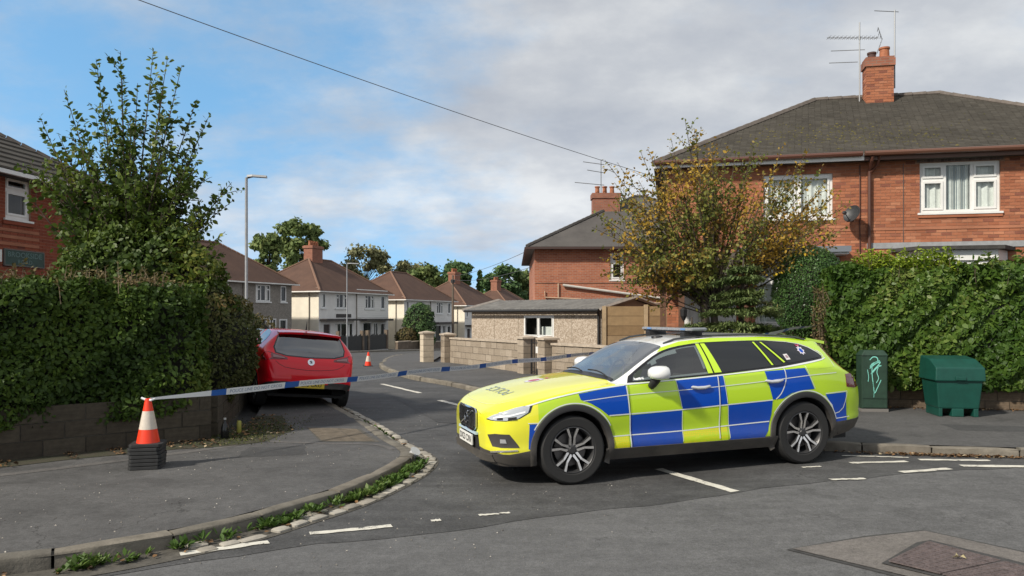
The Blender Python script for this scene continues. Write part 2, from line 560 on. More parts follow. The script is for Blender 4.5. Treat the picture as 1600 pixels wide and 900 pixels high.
# kerb lines, front faces (from the photograph's corner round into the side road)
KL = smooth_line([(-16, -2.6), (-9, 2.0), (-5, 4.3), (-3.41, 5.16), (-2.83, 5.52), (-2.25, 6.08), (-1.92, 6.62), (-1.6, 7.2), (-1.38, 7.85), (-1.22, 8.5), (-1.17, 9.12), (-1.3, 9.62),
                  (-1.62, 10.3), (-2.12, 11.6), (-2.98, 13.6), (-3.78, 15.3), (-5.4, 19.2), (-7.4, 24.2), (-9.9, 30), (-12.2, 36), (-13.9, 41), (-13.6, 47), (-9.5, 59.3), (-5.5, 69.3), (0, 83), (7, 100)], 0.2)
KR = smooth_line([(9.5, 98), (2.5, 80), (-1.5, 66), (-5, 54), (-6.2, 44), (-5.9, 37), (-5.35, 32), (-4.95, 29.4), (-4.7, 27.2), (-4.1, 24.6), (-2.83, 21.3), (-1.59, 19.2), (-0.56, 17.1), (0.5, 15.2), (1.35, 13.5), (2.2, 11.6), (2.75, 10.55), (3.3, 9.95), (3.95, 9.66), (4.69, 9.45),
                  (5.38, 9.29), (6.06, 9.17), (9, 8.55), (16, 7.1), (30, 4.2)], 0.2)

# older, darker side-road surface, ending in an irregular seam across the junction
seam = [(-20, -4.6), (-9, 1.6), (-5, 3.9), (-3.3, 4.85), (-2.3, 5.45), (-1.5, 5.85), (-0.81, 6.11), (0.28, 6.66), (1.2, 7.08), (2.17, 7.49), (3.1, 7.86), (4.07, 8.21), (5.74, 8.66), (8, 8.5), (12, 7.75), (22, 5.7)]
mb = MB()
sx = np.linspace(-19, 21, 161)
sp = np.array(seam)
ymax = 126.0
rows = np.concatenate([np.linspace(0, 0.22, 34), np.linspace(0.24, 1, 40)])
vs = []
for x in sx:
    y0 = np.interp(x, sp[:, 0], sp[:, 1]) + 0.03 * math.sin(3.1 * x) + 0.02 * math.sin(7.7 * x + 1)
    for r_ in rows:
        y = y0 + (ymax - y0) * r_
        vs.append((x, y, zg(x, y) + 0.0035))
nr = len(rows)
mb.add(vs, [(i * nr + j, (i + 1) * nr + j, (i + 1) * nr + j + 1, i * nr + j + 1) for i in range(len(sx) - 1) for j in range(nr - 1)])
mb.build('side_road', M_side, smooth=60)['kind'] = 'structure'

KH = 0.115
def kerb(name, line, length, parent_label, width=0.14, side=1, h=KH, jitter=0.006):
    """row of kerb stones along the line; each stone a swept, worn block"""
    bed = MB()
    L = np.concatenate([[0], np.cumsum(np.linalg.norm(np.diff(line, axis=0), axis=1))])
    tot = L[-1]
    def pt(s): return np.array([np.interp(s, L, line[:, 0]), np.interp(s, L, line[:, 1])])
    inner = offset_line(line, side * (width - 0.01))
    o = strip(name, offset_line(line, side * 0.012), inner, h - 0.02, M_bed, n=400, m=1)
    s = 0.0
    while s < tot - 0.3:
        ln = length * random.uniform(0.8, 1.12)
        p0 = pt(s + ln / 2)
        if p0[1] > 45: ln = 3.0
        e = min(s + ln - 0.02, tot)
        dz = random.uniform(-0.01, 0.008); dj = random.uniform(-jitter, jitter) * 2
        prof = [(0.0, -0.05), (0.002 + dj, h * 0.6), (0.005 + dj, h * 0.92), (0.017 + dj, h), (width * 0.6, h + 0.003), (width, h - 0.002), (width, -0.05)]
        mbk = MB()
        K = 5
        vs = []
        for k in range(K):
            q = s + (e - s) * k / (K - 1)
            a = pt(q); b = pt(min(q + 0.05, tot)); c_ = pt(max(q - 0.05, 0))
            d = (b - c_); d /= np.linalg.norm(d) + 1e-9
            nrm = np.array([-d[1], d[0]]) * side
            end = 0.008 if k in (0, K - 1) else 0
            for (w, z) in prof:
                p = a + nrm * (w + random.uniform(-jitter, jitter) + (end if w < 0.03 else 0))
                vs.append((p[0], p[1], zg(p[0], p[1]) + z + dz - (end * 0.8 if z > 0.05 else 0) + random.uniform(-jitter, jitter) * 0.5))
        n = len(prof)
        fs = []
        for k in range(K - 1):
            for j in range(n - 1):
                q = (k * n + j, (k + 1) * n + j, (k + 1) * n + j + 1, k * n + j + 1)
                fs.append(q if side > 0 else q[::-1])
        fs.append(tuple(range(n))); fs.append(tuple((K - 1) * n + j for j in range(n - 1, -1, -1)))
        mbk.add(vs, fs)
        mbk.build('kerb_stone', M_kerb, o, smooth=50)
        s += ln
    return o

kerb('kerb', KL[::1], 0.92, '', 0.15, side=1)
kerb('kerb', KR[::1], 0.92, '', 0.14, side=1)

def seg(line, y0, y1, x0=-99, x1=99):
    return np.array([p for p in line if y0 <= p[1] <= y1 and x0 <= p[0] <= x1])

# pavements (level with the kerb tops)
WALL_L = [(-22, -2.4), (-12.0, 3.2), (-5.76, 8.68), (-4.08, 10.17), (-3.96, 10.5), (-4.3, 13.0), (-5.9, 18.0), (-8.6, 24.5), (-11.2, 30.5), (-13.7, 36.5), (-15.9, 41.5), (-15.8, 47.5), (-11.5, 60.1), (-7.5, 70.1), (-2, 83.8), (5, 101)]
PL = offset_line(KL, 0.14)
strip('pavement', PL, smooth_line(WALL_L, 0.3), KH - 0.004, M_pave, n=260, m=6)
PR = offset_line(KR, 0.13)
WALL_R = [(12, 97), (5, 79), (1.2, 65), (-2.3, 53), (-3.6, 44), (-3.5, 37), (-3.2, 32), (-3.1, 29), (-2.55, 28.3), (-1.1, 25.2), (0.5, 21.9), (1.6, 19.5), (2.6, 17.5), (3.2, 16.2), (3.8, 14.8), (4.4, 14.1), (4.9, 13.75), (5.45, 13.62), (5.9, 13.53), (6.6, 13.39), (7.5, 13.2), (8.6, 12.97), (11.8, 12.3), (20, 10.6), (33, 7.9)]
strip('pavement', PR, np.array(WALL_R), KH - 0.004, M_pave_r, n=260, m=6)

PATCHES = [[(-3.35, 12.9), (-2.75, 12.95), (-2.25, 11.5), (-3.15, 11.45)], [(-3.3, 9.6), (-2.6, 9.7), (-2.45, 9.1), (-3.2, 8.9)], [(6.3, 11.3), (8.2, 10.9), (8.1, 10.3), (6.2, 10.7)]]
# paler reinstated strip and drain-cover patch in the left pavement
def sheet(name, pts, off, material, kind='structure', jit=0.0, sub=1):
    P = []
    for i in range(len(pts)):
        a = np.array(pts[i]); b = np.array(pts[(i + 1) % len(pts)])
        for k in range(sub):
            q = a + (b - a) * k / sub + np.array([random.uniform(-jit, jit), random.uniform(-jit, jit)])
            P.append(q)
    tri = tessellate_polygon([[Vector((p[0], p[1], 0)) for p in P]])
    mbs = MB()
    vs = [(p[0], p[1], zg(p[0], p[1]) + off) for p in P]
    fs = []
    for t in tri:
        a, b, c_ = (Vector(vs[i]) for i in t)
        fs.append(tuple(t) if (b - a).cross(c_ - a).z > 0 else tuple(reversed(t)))
    mbs.add(vs, fs)
    o = mbs.build(name, material)
    if kind: o['kind'] = kind
    return o

M_strip = asphalt('asphalt_pale_strip', 0.115, 0.25, 0.3, 1.05, 0, 0)
M_iron = mat('cast_iron', (0.125, 0.098, 0.095), 0.75, metal=0.1, noise=(18, 0.45), bump=(60, 0.8))
M_patch = asphalt('concrete_patch', 0.135, 0.15, 0.35, 1.09, 0, 0)
M_tar = mat('tar_seal', (0.05, 0.048, 0.046), 0.7, noise=(20, 0.4))
line_a = smooth_line([(-9, 4.75), (-6.2, 7.05), (-5.0, 8.05), (-4.2, 8.85), (-3.5, 9.65), (-3.2, 10.4)], 0.3)
strip('pavement_strip', line_a, offset_line(line_a, 0.15), KH - 0.001, M_strip, n=40, m=1)
line_b = smooth_line([(-3.45, 10.05), (-2.5, 9.85), (-1.75, 9.75), (-1.5, 9.4)], 0.2)
strip('pavement_strip', line_b, offset_line(line_b, 0.09), KH - 0.0005, M_strip, n=24, m=1)

M_darkpatch = asphalt('asphalt_dark_patch', 0.060, 0.2, 0.45, 1.0)
for P_ in PATCHES: sheet('pavement_patch', P_, KH - 0.0025, M_darkpatch, jit=0.02, sub=6)
sheet('road_repair', [(-1.2, 12.6), (-0.3, 12.2), (-1.6, 16.2), (-2.6, 16.6)], 0.008, M_darkpatch, jit=0.02, sub=6)
# ribbed metal cover plates let into the left pavement
cov = tag(sheet('pavement_cover_bed', [(-3.02, 11.3), (-2.2, 11.15), (-1.72, 10.0), (-2.5, 10.02)], KH - 0.001, M_bed), kind='structure')
cv = MB()
A_, B_, C_, D_ = (np.array(q) for q in [(-3.0, 11.27), (-2.26, 11.13), (-1.8, 10.05), (-2.48, 10.06)])
for (s0, s1) in ((0.0, 0.62), (0.64, 1.0)):
    cvp = MB()
    N = 16
    for k in range(N):
        t0 = k / N + 0.004; t1 = (k + 1) / N - 0.018
        q = [A_ + (B_ - A_) * s0 + ((D_ + (C_ - D_) * s0) - (A_ + (B_ - A_) * s0)) * t0, A_ + (B_ - A_) * s1 + ((D_ + (C_ - D_) * s1) - (A_ + (B_ - A_) * s1)) * t0,
             A_ + (B_ - A_) * s1 + ((D_ + (C_ - D_) * s1) - (A_ + (B_ - A_) * s1)) * t1, A_ + (B_ - A_) * s0 + ((D_ + (C_ - D_) * s0) - (A_ + (B_ - A_) * s0)) * t1]
        cvp.prism([tuple(p) for p in q[::-1]], KH - 0.003, KH + 0.003)
    cvp.build('cover_plate', mat('weathered_cover', (0.14, 0.115, 0.085), 0.85, noise=(7, 0.4), bump=(50, 0.5)), cov)

# utility cover set in a concrete surround in the main road
pt_out = [(2.08, 5.69), (2.75, 5.93), (3.26, 6.06), (3.7, 5.45), (4.1, 4.9), (3.0, 4.55)]
sheet('tar_joint', [(2.03, 5.69), (2.74, 5.965), (3.27, 6.10), (3.74, 5.47), (4.2, 4.86), (2.98, 4.48)], 0.006, M_tar)
sheet('road_patch', pt_out, 0.010, M_patch)
mh = sheet('utility_cover_frame', [(2.55, 5.30), (3.03, 5.75), (3.16, 5.80), (3.45, 5.33), (3.75, 4.8), (3.0, 4.72)], 0.014, M_tar)
q0, q1, q2, q3 = (np.array(q) for q in [(2.60, 5.30), (3.12, 5.76), (3.66, 4.84), (3.03, 4.77)])
for (a0, a1, b0, b1) in ((0, .49, 0, 1), (.51, 1, 0, 1)):
    def bl(s, t): return (q0 * (1 - s) + q3 * s) * (1 - t) + (q1 * (1 - s) + q2 * s) * t
    pm = MB()
    pm.prism([tuple(bl(a0, b0)), tuple(bl(a1, b0)), tuple(bl(a1, b1)), tuple(bl(a0, b1))], 0.012 + zg(3.1, 5.3), 0.020 + zg(3.1, 5.3))
    for i in range(9):
        for j in range(14):
            s = a0 + (a1 - a0) * (i + 0.5) / 9; t = (j + 0.5) / 14
            ds, dt = (a1 - a0) / 9 * 0.3, 0.3 / 14
            pm.prism([tuple(bl(s - ds, t)), tuple(bl(s, t - dt)), tuple(bl(s + ds, t)), tuple(bl(s, t + dt))], 0.019 + zg(3.1, 5.3), 0.025 + zg(3.1, 5.3))
    pm.build('cover_plate', M_iron, mh)

# road markings: worn thermoplastic
def paint_mat():
    m = bpy.data.materials.new('road_paint'); m.use_nodes = True
    nt = m.node_tree; b = nt.nodes['Principled BSDF']
    t = nd(nt, 'ShaderNodeTexCoord')
    f = noisen(nt, t.outputs['Object'], 11, 6, 0.72)
    f2 = noisen(nt, t.outputs['Object'], 70, 3, 0.6)
    w = mathn(nt, 'ADD', f, mathn(nt, 'MULTIPLY', f2, 0.3))
    nt.links.new(rampn(nt, w, [(0.50, (0.10, 0.10, 0.095)), (0.56, (0.52, 0.50, 0.44)), (0.8, (0.66, 0.64, 0.56))]), b.inputs['Base Color'])
    b.inputs['Roughness'].default_value = 0.8
    MATS['road_paint'] = m
    return m
M_paint = paint_mat()
def mark(a, b, w, w2=None, z=0.010):
    a = np.array(a); b = np.array(b)
    d = (b - a) / np.linalg.norm(b - a); n_ = np.array([-d[1], d[0]])
    w2 = w if w2 is None else w2
    N = 10
    pts = [a + (b - a) * k / N + n_ * (-w / 2 + random.uniform(-.012, .012)) for k in range(N + 1)] + [b + (a - b) * k / N + n_ * (w2 / 2 + random.uniform(-.012, .012)) for k in range(N + 1)]
    return sheet('road_marking', pts, z, M_paint)
for a, b, w in [((-2.43, 5.62), (-1.88, 5.93), .085), ((-1.62, 6.15), (-1.0, 6.385), .085), ((-0.69, 6.54), (-0.61, 6.57), .06), ((-0.29, 6.72), (-0.02, 6.81), .045),
                ((1.66, 8.72), (2.19, 7.53), .10), ((3.3, 7.96), (3.68, 8.0), .07), ((4.22, 8.33), (4.86, 8.53), .09), ((4.8, 9.06), (5.6, 9.0), .085), ((5.08, 8.69), (6.4, 8.60), .12),
                ((3.25, 8.61), (3.48, 8.65), .05), ((3.9, 8.85), (4.6, 8.95), .08), ((-3.35, 19.75), (-2.08, 17.4), .12), ((-1.5, 15.9), (-0.7, 14.4), .12), ((-6.3, 25.2), (-5.2, 23.2), .12),
                ((6.6, 8.35), (7.6, 8.2), .1), ((4.0, 9.32), (4.75, 9.2), .05)]:
    mark(a, b, w)

# stone setts in the gutter round the corner
bed_line = np.array([p for p in KL if 5.05 < p[1] < 15.2])
ch = strip('gutter_channel', offset_line(bed_line, -0.005), offset_line(bed_line, -0.30), 0.008, M_bed, n=120, m=1)
L = np.concatenate([[0], np.cumsum(np.linalg.norm(np.diff(bed_line, axis=0), axis=1))])
def sett(row, s, ln):
    off = -(0.085 + 0.135 * row + random.uniform(-.012, .012))
    w = random.uniform(0.05, 0.062)
    l = ln * random.uniform(0.40, 0.47)
    i = np.searchsorted(L, s) - 1; i = max(1, min(i, len(bed_line) - 2))
    p = np.array([np.interp(s, L, bed_line[:, 0]), np.interp(s, L, bed_line[:, 1])])
    d = bed_line[i + 1] - bed_line[i - 1]; d /= np.linalg.norm(d)
    n_ = np.array([-d[1], d[0]])
    c0 = p + n_ * off
    top = random.uniform(0.018, 0.034)
    ring = []
    for k in range(8):
        a = 2 * math.pi * (k + 0.5) / 8
        ca, sa = math.cos(a), math.sin(a)
        q = c0 + d * l * np.sign(ca) * abs(ca) ** 0.35 * random.uniform(.9, 1.05) + n_ * w * np.sign(sa) * abs(sa) ** 0.35 * random.uniform(.88, 1.05)
        ring.append(q)
    mbs = MB()
    g = zg(c0[0], c0[1])
    vs = [(q[0], q[1], g) for q in ring] + [(q[0], q[1], g + top * 0.75) for q in ring] + [(c0[0] + (q[0] - c0[0]) * .82, c0[1] + (q[1] - c0[1]) * .82, g + top) for q in ring]
    fs = []
    for r_ in (0, 1):
        for k in range(8):
            fs.append((r_ * 8 + k, r_ * 8 + (k + 1) % 8, r_ * 8 + 8 + (k + 1) % 8, r_ * 8 + 8 + k))
    fs.append(tuple(range(16, 24)))
    mbs.add(vs, fs)
    mbs.build('sett', M_sett, ch, smooth=40)
for row in (0, 1):
    s = 0.3 + 0.1 * row
    while s < L[-1] - 0.2:
        y = np.interp(s, L, bed_line[:, 1])
        ln = random.uniform(0.16, 0.27) if y < 8 else random.uniform(0.13, 0.2)
        if not (y < 7.6 and row == 0 and random.random() < 0.6) and not (y < 6.0 and random.random() < 0.5):
            sett(row, s, ln)
        s += ln

# soil and leaf litter at the foot of the left-hand wall
wl = smooth_line(WALL_L, 0.3)
wl = np.array([p for p in wl if 1.5 < p[1] < 12.7])
edge = []
for i, p in enumerate(wl):
    t = i / (len(wl) - 1)
    edge.append(0.42 + 0.10 * math.sin(9 * t) + 0.05 * math.sin(31 * t) + random.uniform(-.05, .05) + (0.32 * math.exp(-((p[1] - 10.9) / 0.8) ** 2)))
eo = np.array([offset_line(wl, -e)[i] for i, e in enumerate(edge)])
M_verge = mat('soil_litter', (0.05, 0.04, 0.028), 0.95, noise=(6, 0.5), col2=(0.03, 0.038, 0.012), bump=(35, 1.0))
strip('verge', wl, eo, KH + 0.0005, M_verge, n=90, m=5)
# ------------------------------------------------------------------ buildings
M_brick = tint_mat('red_brick', [(0, (0.36, 0.13, 0.068)), (0.3, (0.48, 0.185, 0.098)), (0.6, (0.40, 0.15, 0.08)), (0.85, (0.55, 0.24, 0.135)), (0.95, (0.30, 0.112, 0.07)), (1, (0.22, 0.085, 0.06))], 0.9, (1.1, 0.5), (60, 0.3))
M_brick_dark = tint_mat('dark_red_brick', [(0, (0.23, 0.06, 0.035)), (0.5, (0.30, 0.08, 0.042)), (0.9, (0.26, 0.07, 0.04)), (1, (0.14, 0.045, 0.035))], 0.9, (3, 0.35), (60, 0.3))
M_mortar = mat('brick_mortar', (0.33, 0.19, 0.13), 0.95, noise=(8, 0.25))
M_band = tint_mat('blue_brick', [(0, (0.10, 0.075, 0.075)), (1, (0.20, 0.15, 0.14))], 0.85)
M_farbrick = brick_tex_mat('far_brick', (0.33, 0.10, 0.052), (0.46, 0.16, 0.08), (0.36, 0.23, 0.17))
M_chimbrick = brick_tex_mat('chimney_brick', (0.28, 0.10, 0.06), (0.36, 0.14, 0.085), (0.25, 0.16, 0.12))
M_terracotta = mat('terracotta', (0.36, 0.13, 0.06), 0.75, noise=(12, 0.3))
M_slate = tint_mat('grey_tile', [(0, (0.066, 0.060, 0.050)), (0.4, (0.085, 0.077, 0.064)), (0.7, (0.076, 0.069, 0.058)), (1, (0.096, 0.088, 0.073))], 0.9, (0.9, 0.5), (40, 0.4))
M_ridge = mat('ridge_tile', (0.13, 0.11, 0.095), 0.9, noise=(6, 0.35))
M_lead = mat('lead_flashing', (0.30, 0.31, 0.32), 0.6, noise=(9, 0.2))
M_gutter = mat('brown_gutter', (0.12, 0.055, 0.035), 0.4)
M_soffit = mat('painted_soffit', (0.55, 0.52, 0.47), 0.6, noise=(5, 0.15))

def roof_mat(name, c1, c2):
    m = bpy.data.materials.new(name); m.use_nodes = True
    nt = m.node_tree; b = nt.nodes['Principled BSDF']
    t = nd(nt, 'ShaderNodeTexCoord')
    f = noisen(nt, t.outputs['Object'], 0.8, 6, 0.65)
    s = nd(nt, 'ShaderNodeSeparateXYZ'); nt.links.new(t.outputs['Object'], s.inputs[0])
    rows = mathn(nt, 'FRACT', mathn(nt, 'MULTIPLY', s.outputs[2], 14.0))
    bn = nd(nt, 'ShaderNodeBump'); bn.inputs['Strength'].default_value = 0.6; bn.inputs['Distance'].default_value = 0.03
    nt.links.new(rows, bn.inputs['Height']); nt.links.new(bn.outputs[0], b.inputs['Normal'])
    nt.links.new(rampn(nt, f, [(0.3, c1), (0.7, c2)]), b.inputs['Base Color'])
    b.inputs['Roughness'].default_value = 0.9
    MATS[name] = m
    return m
M_brownroof = roof_mat('brown_roof', (0.075, 0.04, 0.028), (0.115, 0.062, 0.042))
M_greyroof = roof_mat('grey_roof', (0.06, 0.055, 0.052), (0.10, 0.092, 0.085))

def wall_cells(mb, x0, x1, z0, z1, openings, y0, y1):
    xs = sorted({x0, x1, *[max(x0, min(x1, o[0])) for o in openings], *[max(x0, min(x1, o[1])) for o in openings]})
    zs = sorted({z0, z1, *[max(z0, min(z1, o[2])) for o in openings], *[max(z0, min(z1, o[3])) for o in openings]})
    for i in range(len(xs) - 1):
        for j in range(len(zs) - 1):
            cx_, cz_ = (xs[i] + xs[i + 1]) / 2, (zs[j] + zs[j + 1]) / 2
            if any(o[0] < cx_ < o[1] and o[2] < cz_ < o[3] for o in openings):
                continue
            mb.box(xs[i], xs[i + 1], y0, y1, zs[j], zs[j + 1])

def brick_mesh():
    me = bpy.data.meshes.get('brick')
    if me: return me
    m = MB(); m.box(0, 1, 0, 1, 0, 1)
    me = bpy.data.meshes.new('brick'); me.from_pydata(m.v, [], m.f)
    return me

def brick_courses(parent, x0, x1, z0, z1, openings, y, material, single=None, max_single=300, proud=0.007, bl=0.225, bh=0.075, flip=1, to=None, name='brick'):
    """stretcher-bond bricks proud of a mortar wall; those inside `single` become objects of their own, the rest one part"""
    rest = MB(); ns = 0
    r = 0
    me = None
    z = z0
    T = to if to else (lambda x, yy, zz: (x, yy, zz))
    while z < z1 - 0.03:
        h = min(bh, z1 - z) - 0.010
        x = x0 - (bl / 2 if r % 2 else 0)
        while x < x1 - 0.005:
            a, b = max(x, x0) + 0.005, min(x + bl, x1) - 0.005
            x += bl
            if b - a < 0.02: continue
            pieces = [(a, b)]
            for o in openings:
                if o[2] < z + h * 0.6 and o[3] > z + h * 0.4:
                    nxt = []
                    for (p, q) in pieces:
                        if q <= o[0] or p >= o[1]: nxt.append((p, q)); continue
                        if p < o[0] - 0.02: nxt.append((p, o[0] - 0.002))
                        if q > o[1] + 0.02: nxt.append((o[1] + 0.002, q))
                    pieces = nxt
            for (p, q) in pieces:
                dy = random.uniform(-0.002, 0.002)
                if single and ns < max_single and single[0] < (p + q) / 2 < single[1] and single[2] < z < single[3]:
                    me = brick_mesh()
                    if not me.materials: me.materials.append(material)
                    ob = bpy.data.objects.new(name, me)
                    C.objects.link(ob); ob.parent = parent
                    if ob.data.materials[0] != material:
                        ob.material_slots[0].link = 'OBJECT'; ob.material_slots[0].material = material
                    A = Vector(T(p, y - proud + dy, z)); Bx = Vector(T(q, y - proud + dy, z)); By = Vector(T(p, y + 0.02, z)); Bz = Vector(T(p, y - proud + dy, z + h))
                    Mx = Matrix.Identity(4)
                    for k, col in enumerate((Bx - A, By - A, Bz - A)):
                        for q_ in range(3): Mx[q_][k] = col[q_]
                    Mx.translation = A
                    ob.matrix_local = Mx
                    ns += 1
                else:
                    vs = [T(*c_) for c_ in [(p, y - proud + dy, z), (q, y - proud + dy, z), (q, y + 0.01, z), (p, y + 0.01, z), (p, y - proud + dy, z + h), (q, y - proud + dy, z + h), (q, y + 0.01, z + h), (p, y + 0.01, z + h)]]
                    rest.add(vs, [(0, 1, 5, 4), (4, 5, 6, 7), (0, 3, 2, 1), (1, 2, 6, 5), (3, 0, 4, 7)], 0, random.uniform(0.01, 1))
        z += bh; r += 1
    if rest.v:
        o = rest.build('brickwork', material, parent)
        o['kind'] = 'stuff'

def ring_frame(mb, x0, x1, z0, z1, w, y0, y1):
    mb.box(x0, x1, y0, y1, z0, z0 + w); mb.box(x0, x1, y0, y1, z1 - w, z1)
    mb.box(x0, x0 + w, y0, y1, z0 + w, z1 - w); mb.box(x1 - w, x1, y0, y1, z0 + w, z1 - w)

def window(parent, x0, x1, z0, z1, lights, y=0.0, frame=0.055, sash=0.045, setback=0.05, back='curtain', M=M_white, depth=0.35, sill=True, curtain_mat=None):
    """window facing -y; lights = [(fraction_from, fraction_to, kind)], kind: fixed, vent (top-hung light over a fixed one), open"""
    f = MB()
    ya, yb = y + setback, y + setback + 0.06
    ring_frame(f, x0, x1, z0, z1, frame, ya, yb)
    W = x1 - x0; H = z1 - z0
    cells = []
    for i, (a, b, kind) in enumerate(lights):
        xa, xb = x0 + W * a, x0 + W * b
        xa = xa + (frame if i == 0 else frame * 0.5); xb = xb - (frame if i == len(lights) - 1 else frame * 0.5)
        if i: f.box(xa - frame, xa, ya + 0.002, yb - 0.002, z0 + frame, z1 - frame)
        if kind == 'vent':
            zt_ = z0 + H * 0.66
            f.box(xa, xb, ya + 0.004, yb - 0.004, zt_ - frame * 0.5, zt_ + frame * 0.5)
            cells += [(xa, xb, z0 + frame, zt_ - frame * 0.5, True), (xa, xb, zt_ + frame * 0.5, z1 - frame, True)]
        else:
            cells.append((xa, xb, z0 + frame, z1 - frame, kind == 'open'))
    w = f.build('window', M, parent)
    for (xa, xb, za, zb_, s) in cells:
        k = 0.0
        if s and sash:
            sb = MB(); ring_frame(sb, xa, xb, za, zb_, sash, ya - 0.018, ya + 0.03)
            sb.build('sash', M, w); k = sash
        pn = MB(); pn.add([(xa + k, ya + 0.02, za + k), (xb - k, ya + 0.02, za + k), (xb - k, ya + 0.02, zb_ - k), (xa + k, ya + 0.02, zb_ - k)], [(0, 1, 2, 3)])
        pn.build('pane', M_pane, w)
    if sill:
        sl = MB(); sl.box(x0 - 0.05, x1 + 0.05, y - 0.05, ya + 0.01, z0 - 0.05, z0 - 0.002)
        sl.build('sill', M, w)
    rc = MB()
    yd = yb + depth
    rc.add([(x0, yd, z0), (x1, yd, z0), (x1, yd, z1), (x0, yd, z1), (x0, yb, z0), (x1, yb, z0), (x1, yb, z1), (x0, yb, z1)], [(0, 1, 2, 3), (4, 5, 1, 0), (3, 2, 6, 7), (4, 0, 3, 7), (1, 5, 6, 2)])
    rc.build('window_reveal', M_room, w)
    if back == 'curtain':
        cm = curtain_mat or M_curtain
        for (xa, xb, za, zb_, s) in cells:
            if zb_ - za < 0.3: continue
            cmb = MB()
            n = max(6, int((xb - xa) / 0.05))
            vs = []
            for k in range(n + 1):
                x = xa + (xb - xa) * k / n
                yy = yb + 0.03 + 0.03 * math.sin(k * 1.9)
                vs += [(x, yy, za), (x, yy, zb_)]
            cmb.add(vs, [(2 * k, 2 * k + 2, 2 * k + 3, 2 * k + 1) for k in range(n)])
            cmb.build('curtain', cm, w, smooth=60)
    return w

def hip_roof(parent, W, D, ze, zr, ov, material, name='roof', ridge_mat=None, thick=0.10, fascia=None):
    h = D / 2
    a = ov
    drop = (zr - ze) / h * ov
    z0 = ze - drop
    e = [(-a, -a, z0), (W + a, -a, z0), (W + a, D + a, z0), (-a, D + a, z0)]
    r1 = (h, h, zr); r2 = (W - h, h, zr)
    m = MB()
    m.add(e + [r1, r2] + [(p[0], p[1], p[2] - thick) for p in e], [(0, 1, 5, 4), (1, 2, 5), (2, 3, 4, 5), (3, 0, 4), (0, 6, 7, 1), (1, 7, 8, 2), (2, 8, 9, 3), (3, 9, 6, 0), (6, 9, 8, 7)])
    o = m.build(name, material, parent)
    rm = ridge_mat or material
    rd = MB()
    for p, q in ((e[0], r1), (e[1], r2), (e[2], r2), (e[3], r1), (r1, r2)):
        p = Vector(p) + Vector((0, 0, 0.01)); q = Vector(q) + Vector((0, 0, 0.01))
        n = max(2, int((q - p).length / 0.35))
        for k in range(n):
            s, t = p + (q - p) * (k / n), p + (q - p) * ((k + 0.97) / n)
            rd.tube([s, t], [0.085, 0.10], 6)
    rd.build('ridge_tiles', rm, o)
    if fascia:
        fb = MB()
        for (x0, x1, y0, y1) in ((-a - 0.09, W + a + 0.09, -a - 0.10, -a - 0.0), (-a - 0.09, W + a + 0.09, D + a, D + a + 0.10), (-a - 0.10, -a, -a, D + a), (W + a, W + a + 0.10, -a, D + a)):
            fb.box(x0, x1, y0, y1, z0 - thick - 0.02, z0 - 0.03)
        fb.build('gutter', fascia, parent)
    return o

# ---- right-hand brick semi -----------------------------------------------------------------------------
HB = empty('brick_house', (3.95, 19.6, 0.0), R(-11.7))
tag(HB, 'large red brick semi-detached house with grey tiled hipped roof behind the leafy hedge', 'house')
W_, D_h, EZ = 12.05, 8.6, 5.72
# openings along the front (x from the left-hand corner)
def su(u):                                   # distance along the front wall seen at a bearing of the survey
    k = (u - 800) / 1200.0
    return (19.6 * k - 3.95) / (0.979 + 0.203 * k)
wu0, wu1 = su(1437), su(1563)
lu0, lu1 = su(1193), su(1301)
op = [(wu0, wu1, 4.22, 5.42), (lu0, lu1, 4.15, 5.25), (0.35, 1.35, 0.3, 2.45), (su(1180), su(1312), 1.5, 3.2), (su(1400), su(1575), 1.2, 3.2)]
wl_ = MB()
wall_cells(wl_, 0, W_, -0.3, EZ, op, 0.0, 0.28)
wl_.box(0, 0.28, 0.28, D_h, -0.3, EZ); wl_.box(W_ - 0.28, W_, 0.28, D_h, -0.3, EZ); wl_.box(0.28, W_ - 0.28, D_h - 0.28, D_h, -0.3, EZ)
wl_.build('wall', M_mortar, HB)
brick_courses(HB, 0.0, W_, 0.6, 5.60, op + [(wu0 - 0.1, wu1 + 0.1, 5.42, 5.56)], 0.0, M_brick, single=(su(1330), su(1600), 4.1, 5.6), max_single=210)
# left end wall (seen at a glancing angle) and soldier course over the window
sc_ = MB()
x = wu0 - 0.06
while x < wu1 + 0.06:
    sc_.box(x, x + 0.066, -0.010, 0.02, 5.43, 5.555, 0, random.uniform(0.01, 1)); x += 0.075
sc_.build('soldier_course', M_band, HB)['kind'] = 'stuff'
bs = MB(); bs.box(wu0 - 0.04, wu1 + 0.04, -0.035, 0.02, 4.10, 4.165); bs.build('brick_sill', M_brick, HB)
bc = MB(); bc.box(0.02, W_ - 0.02, -0.022, 0.02, 3.82, 3.885); bc.build('string_course', M_brick, HB)
w1 = window(HB, wu0, wu1, 4.22, 5.42, [(0, .32, 'vent'), (.32, .66, 'fixed'), (.66, 1, 'vent')], frame=0.07, sash=0.05)
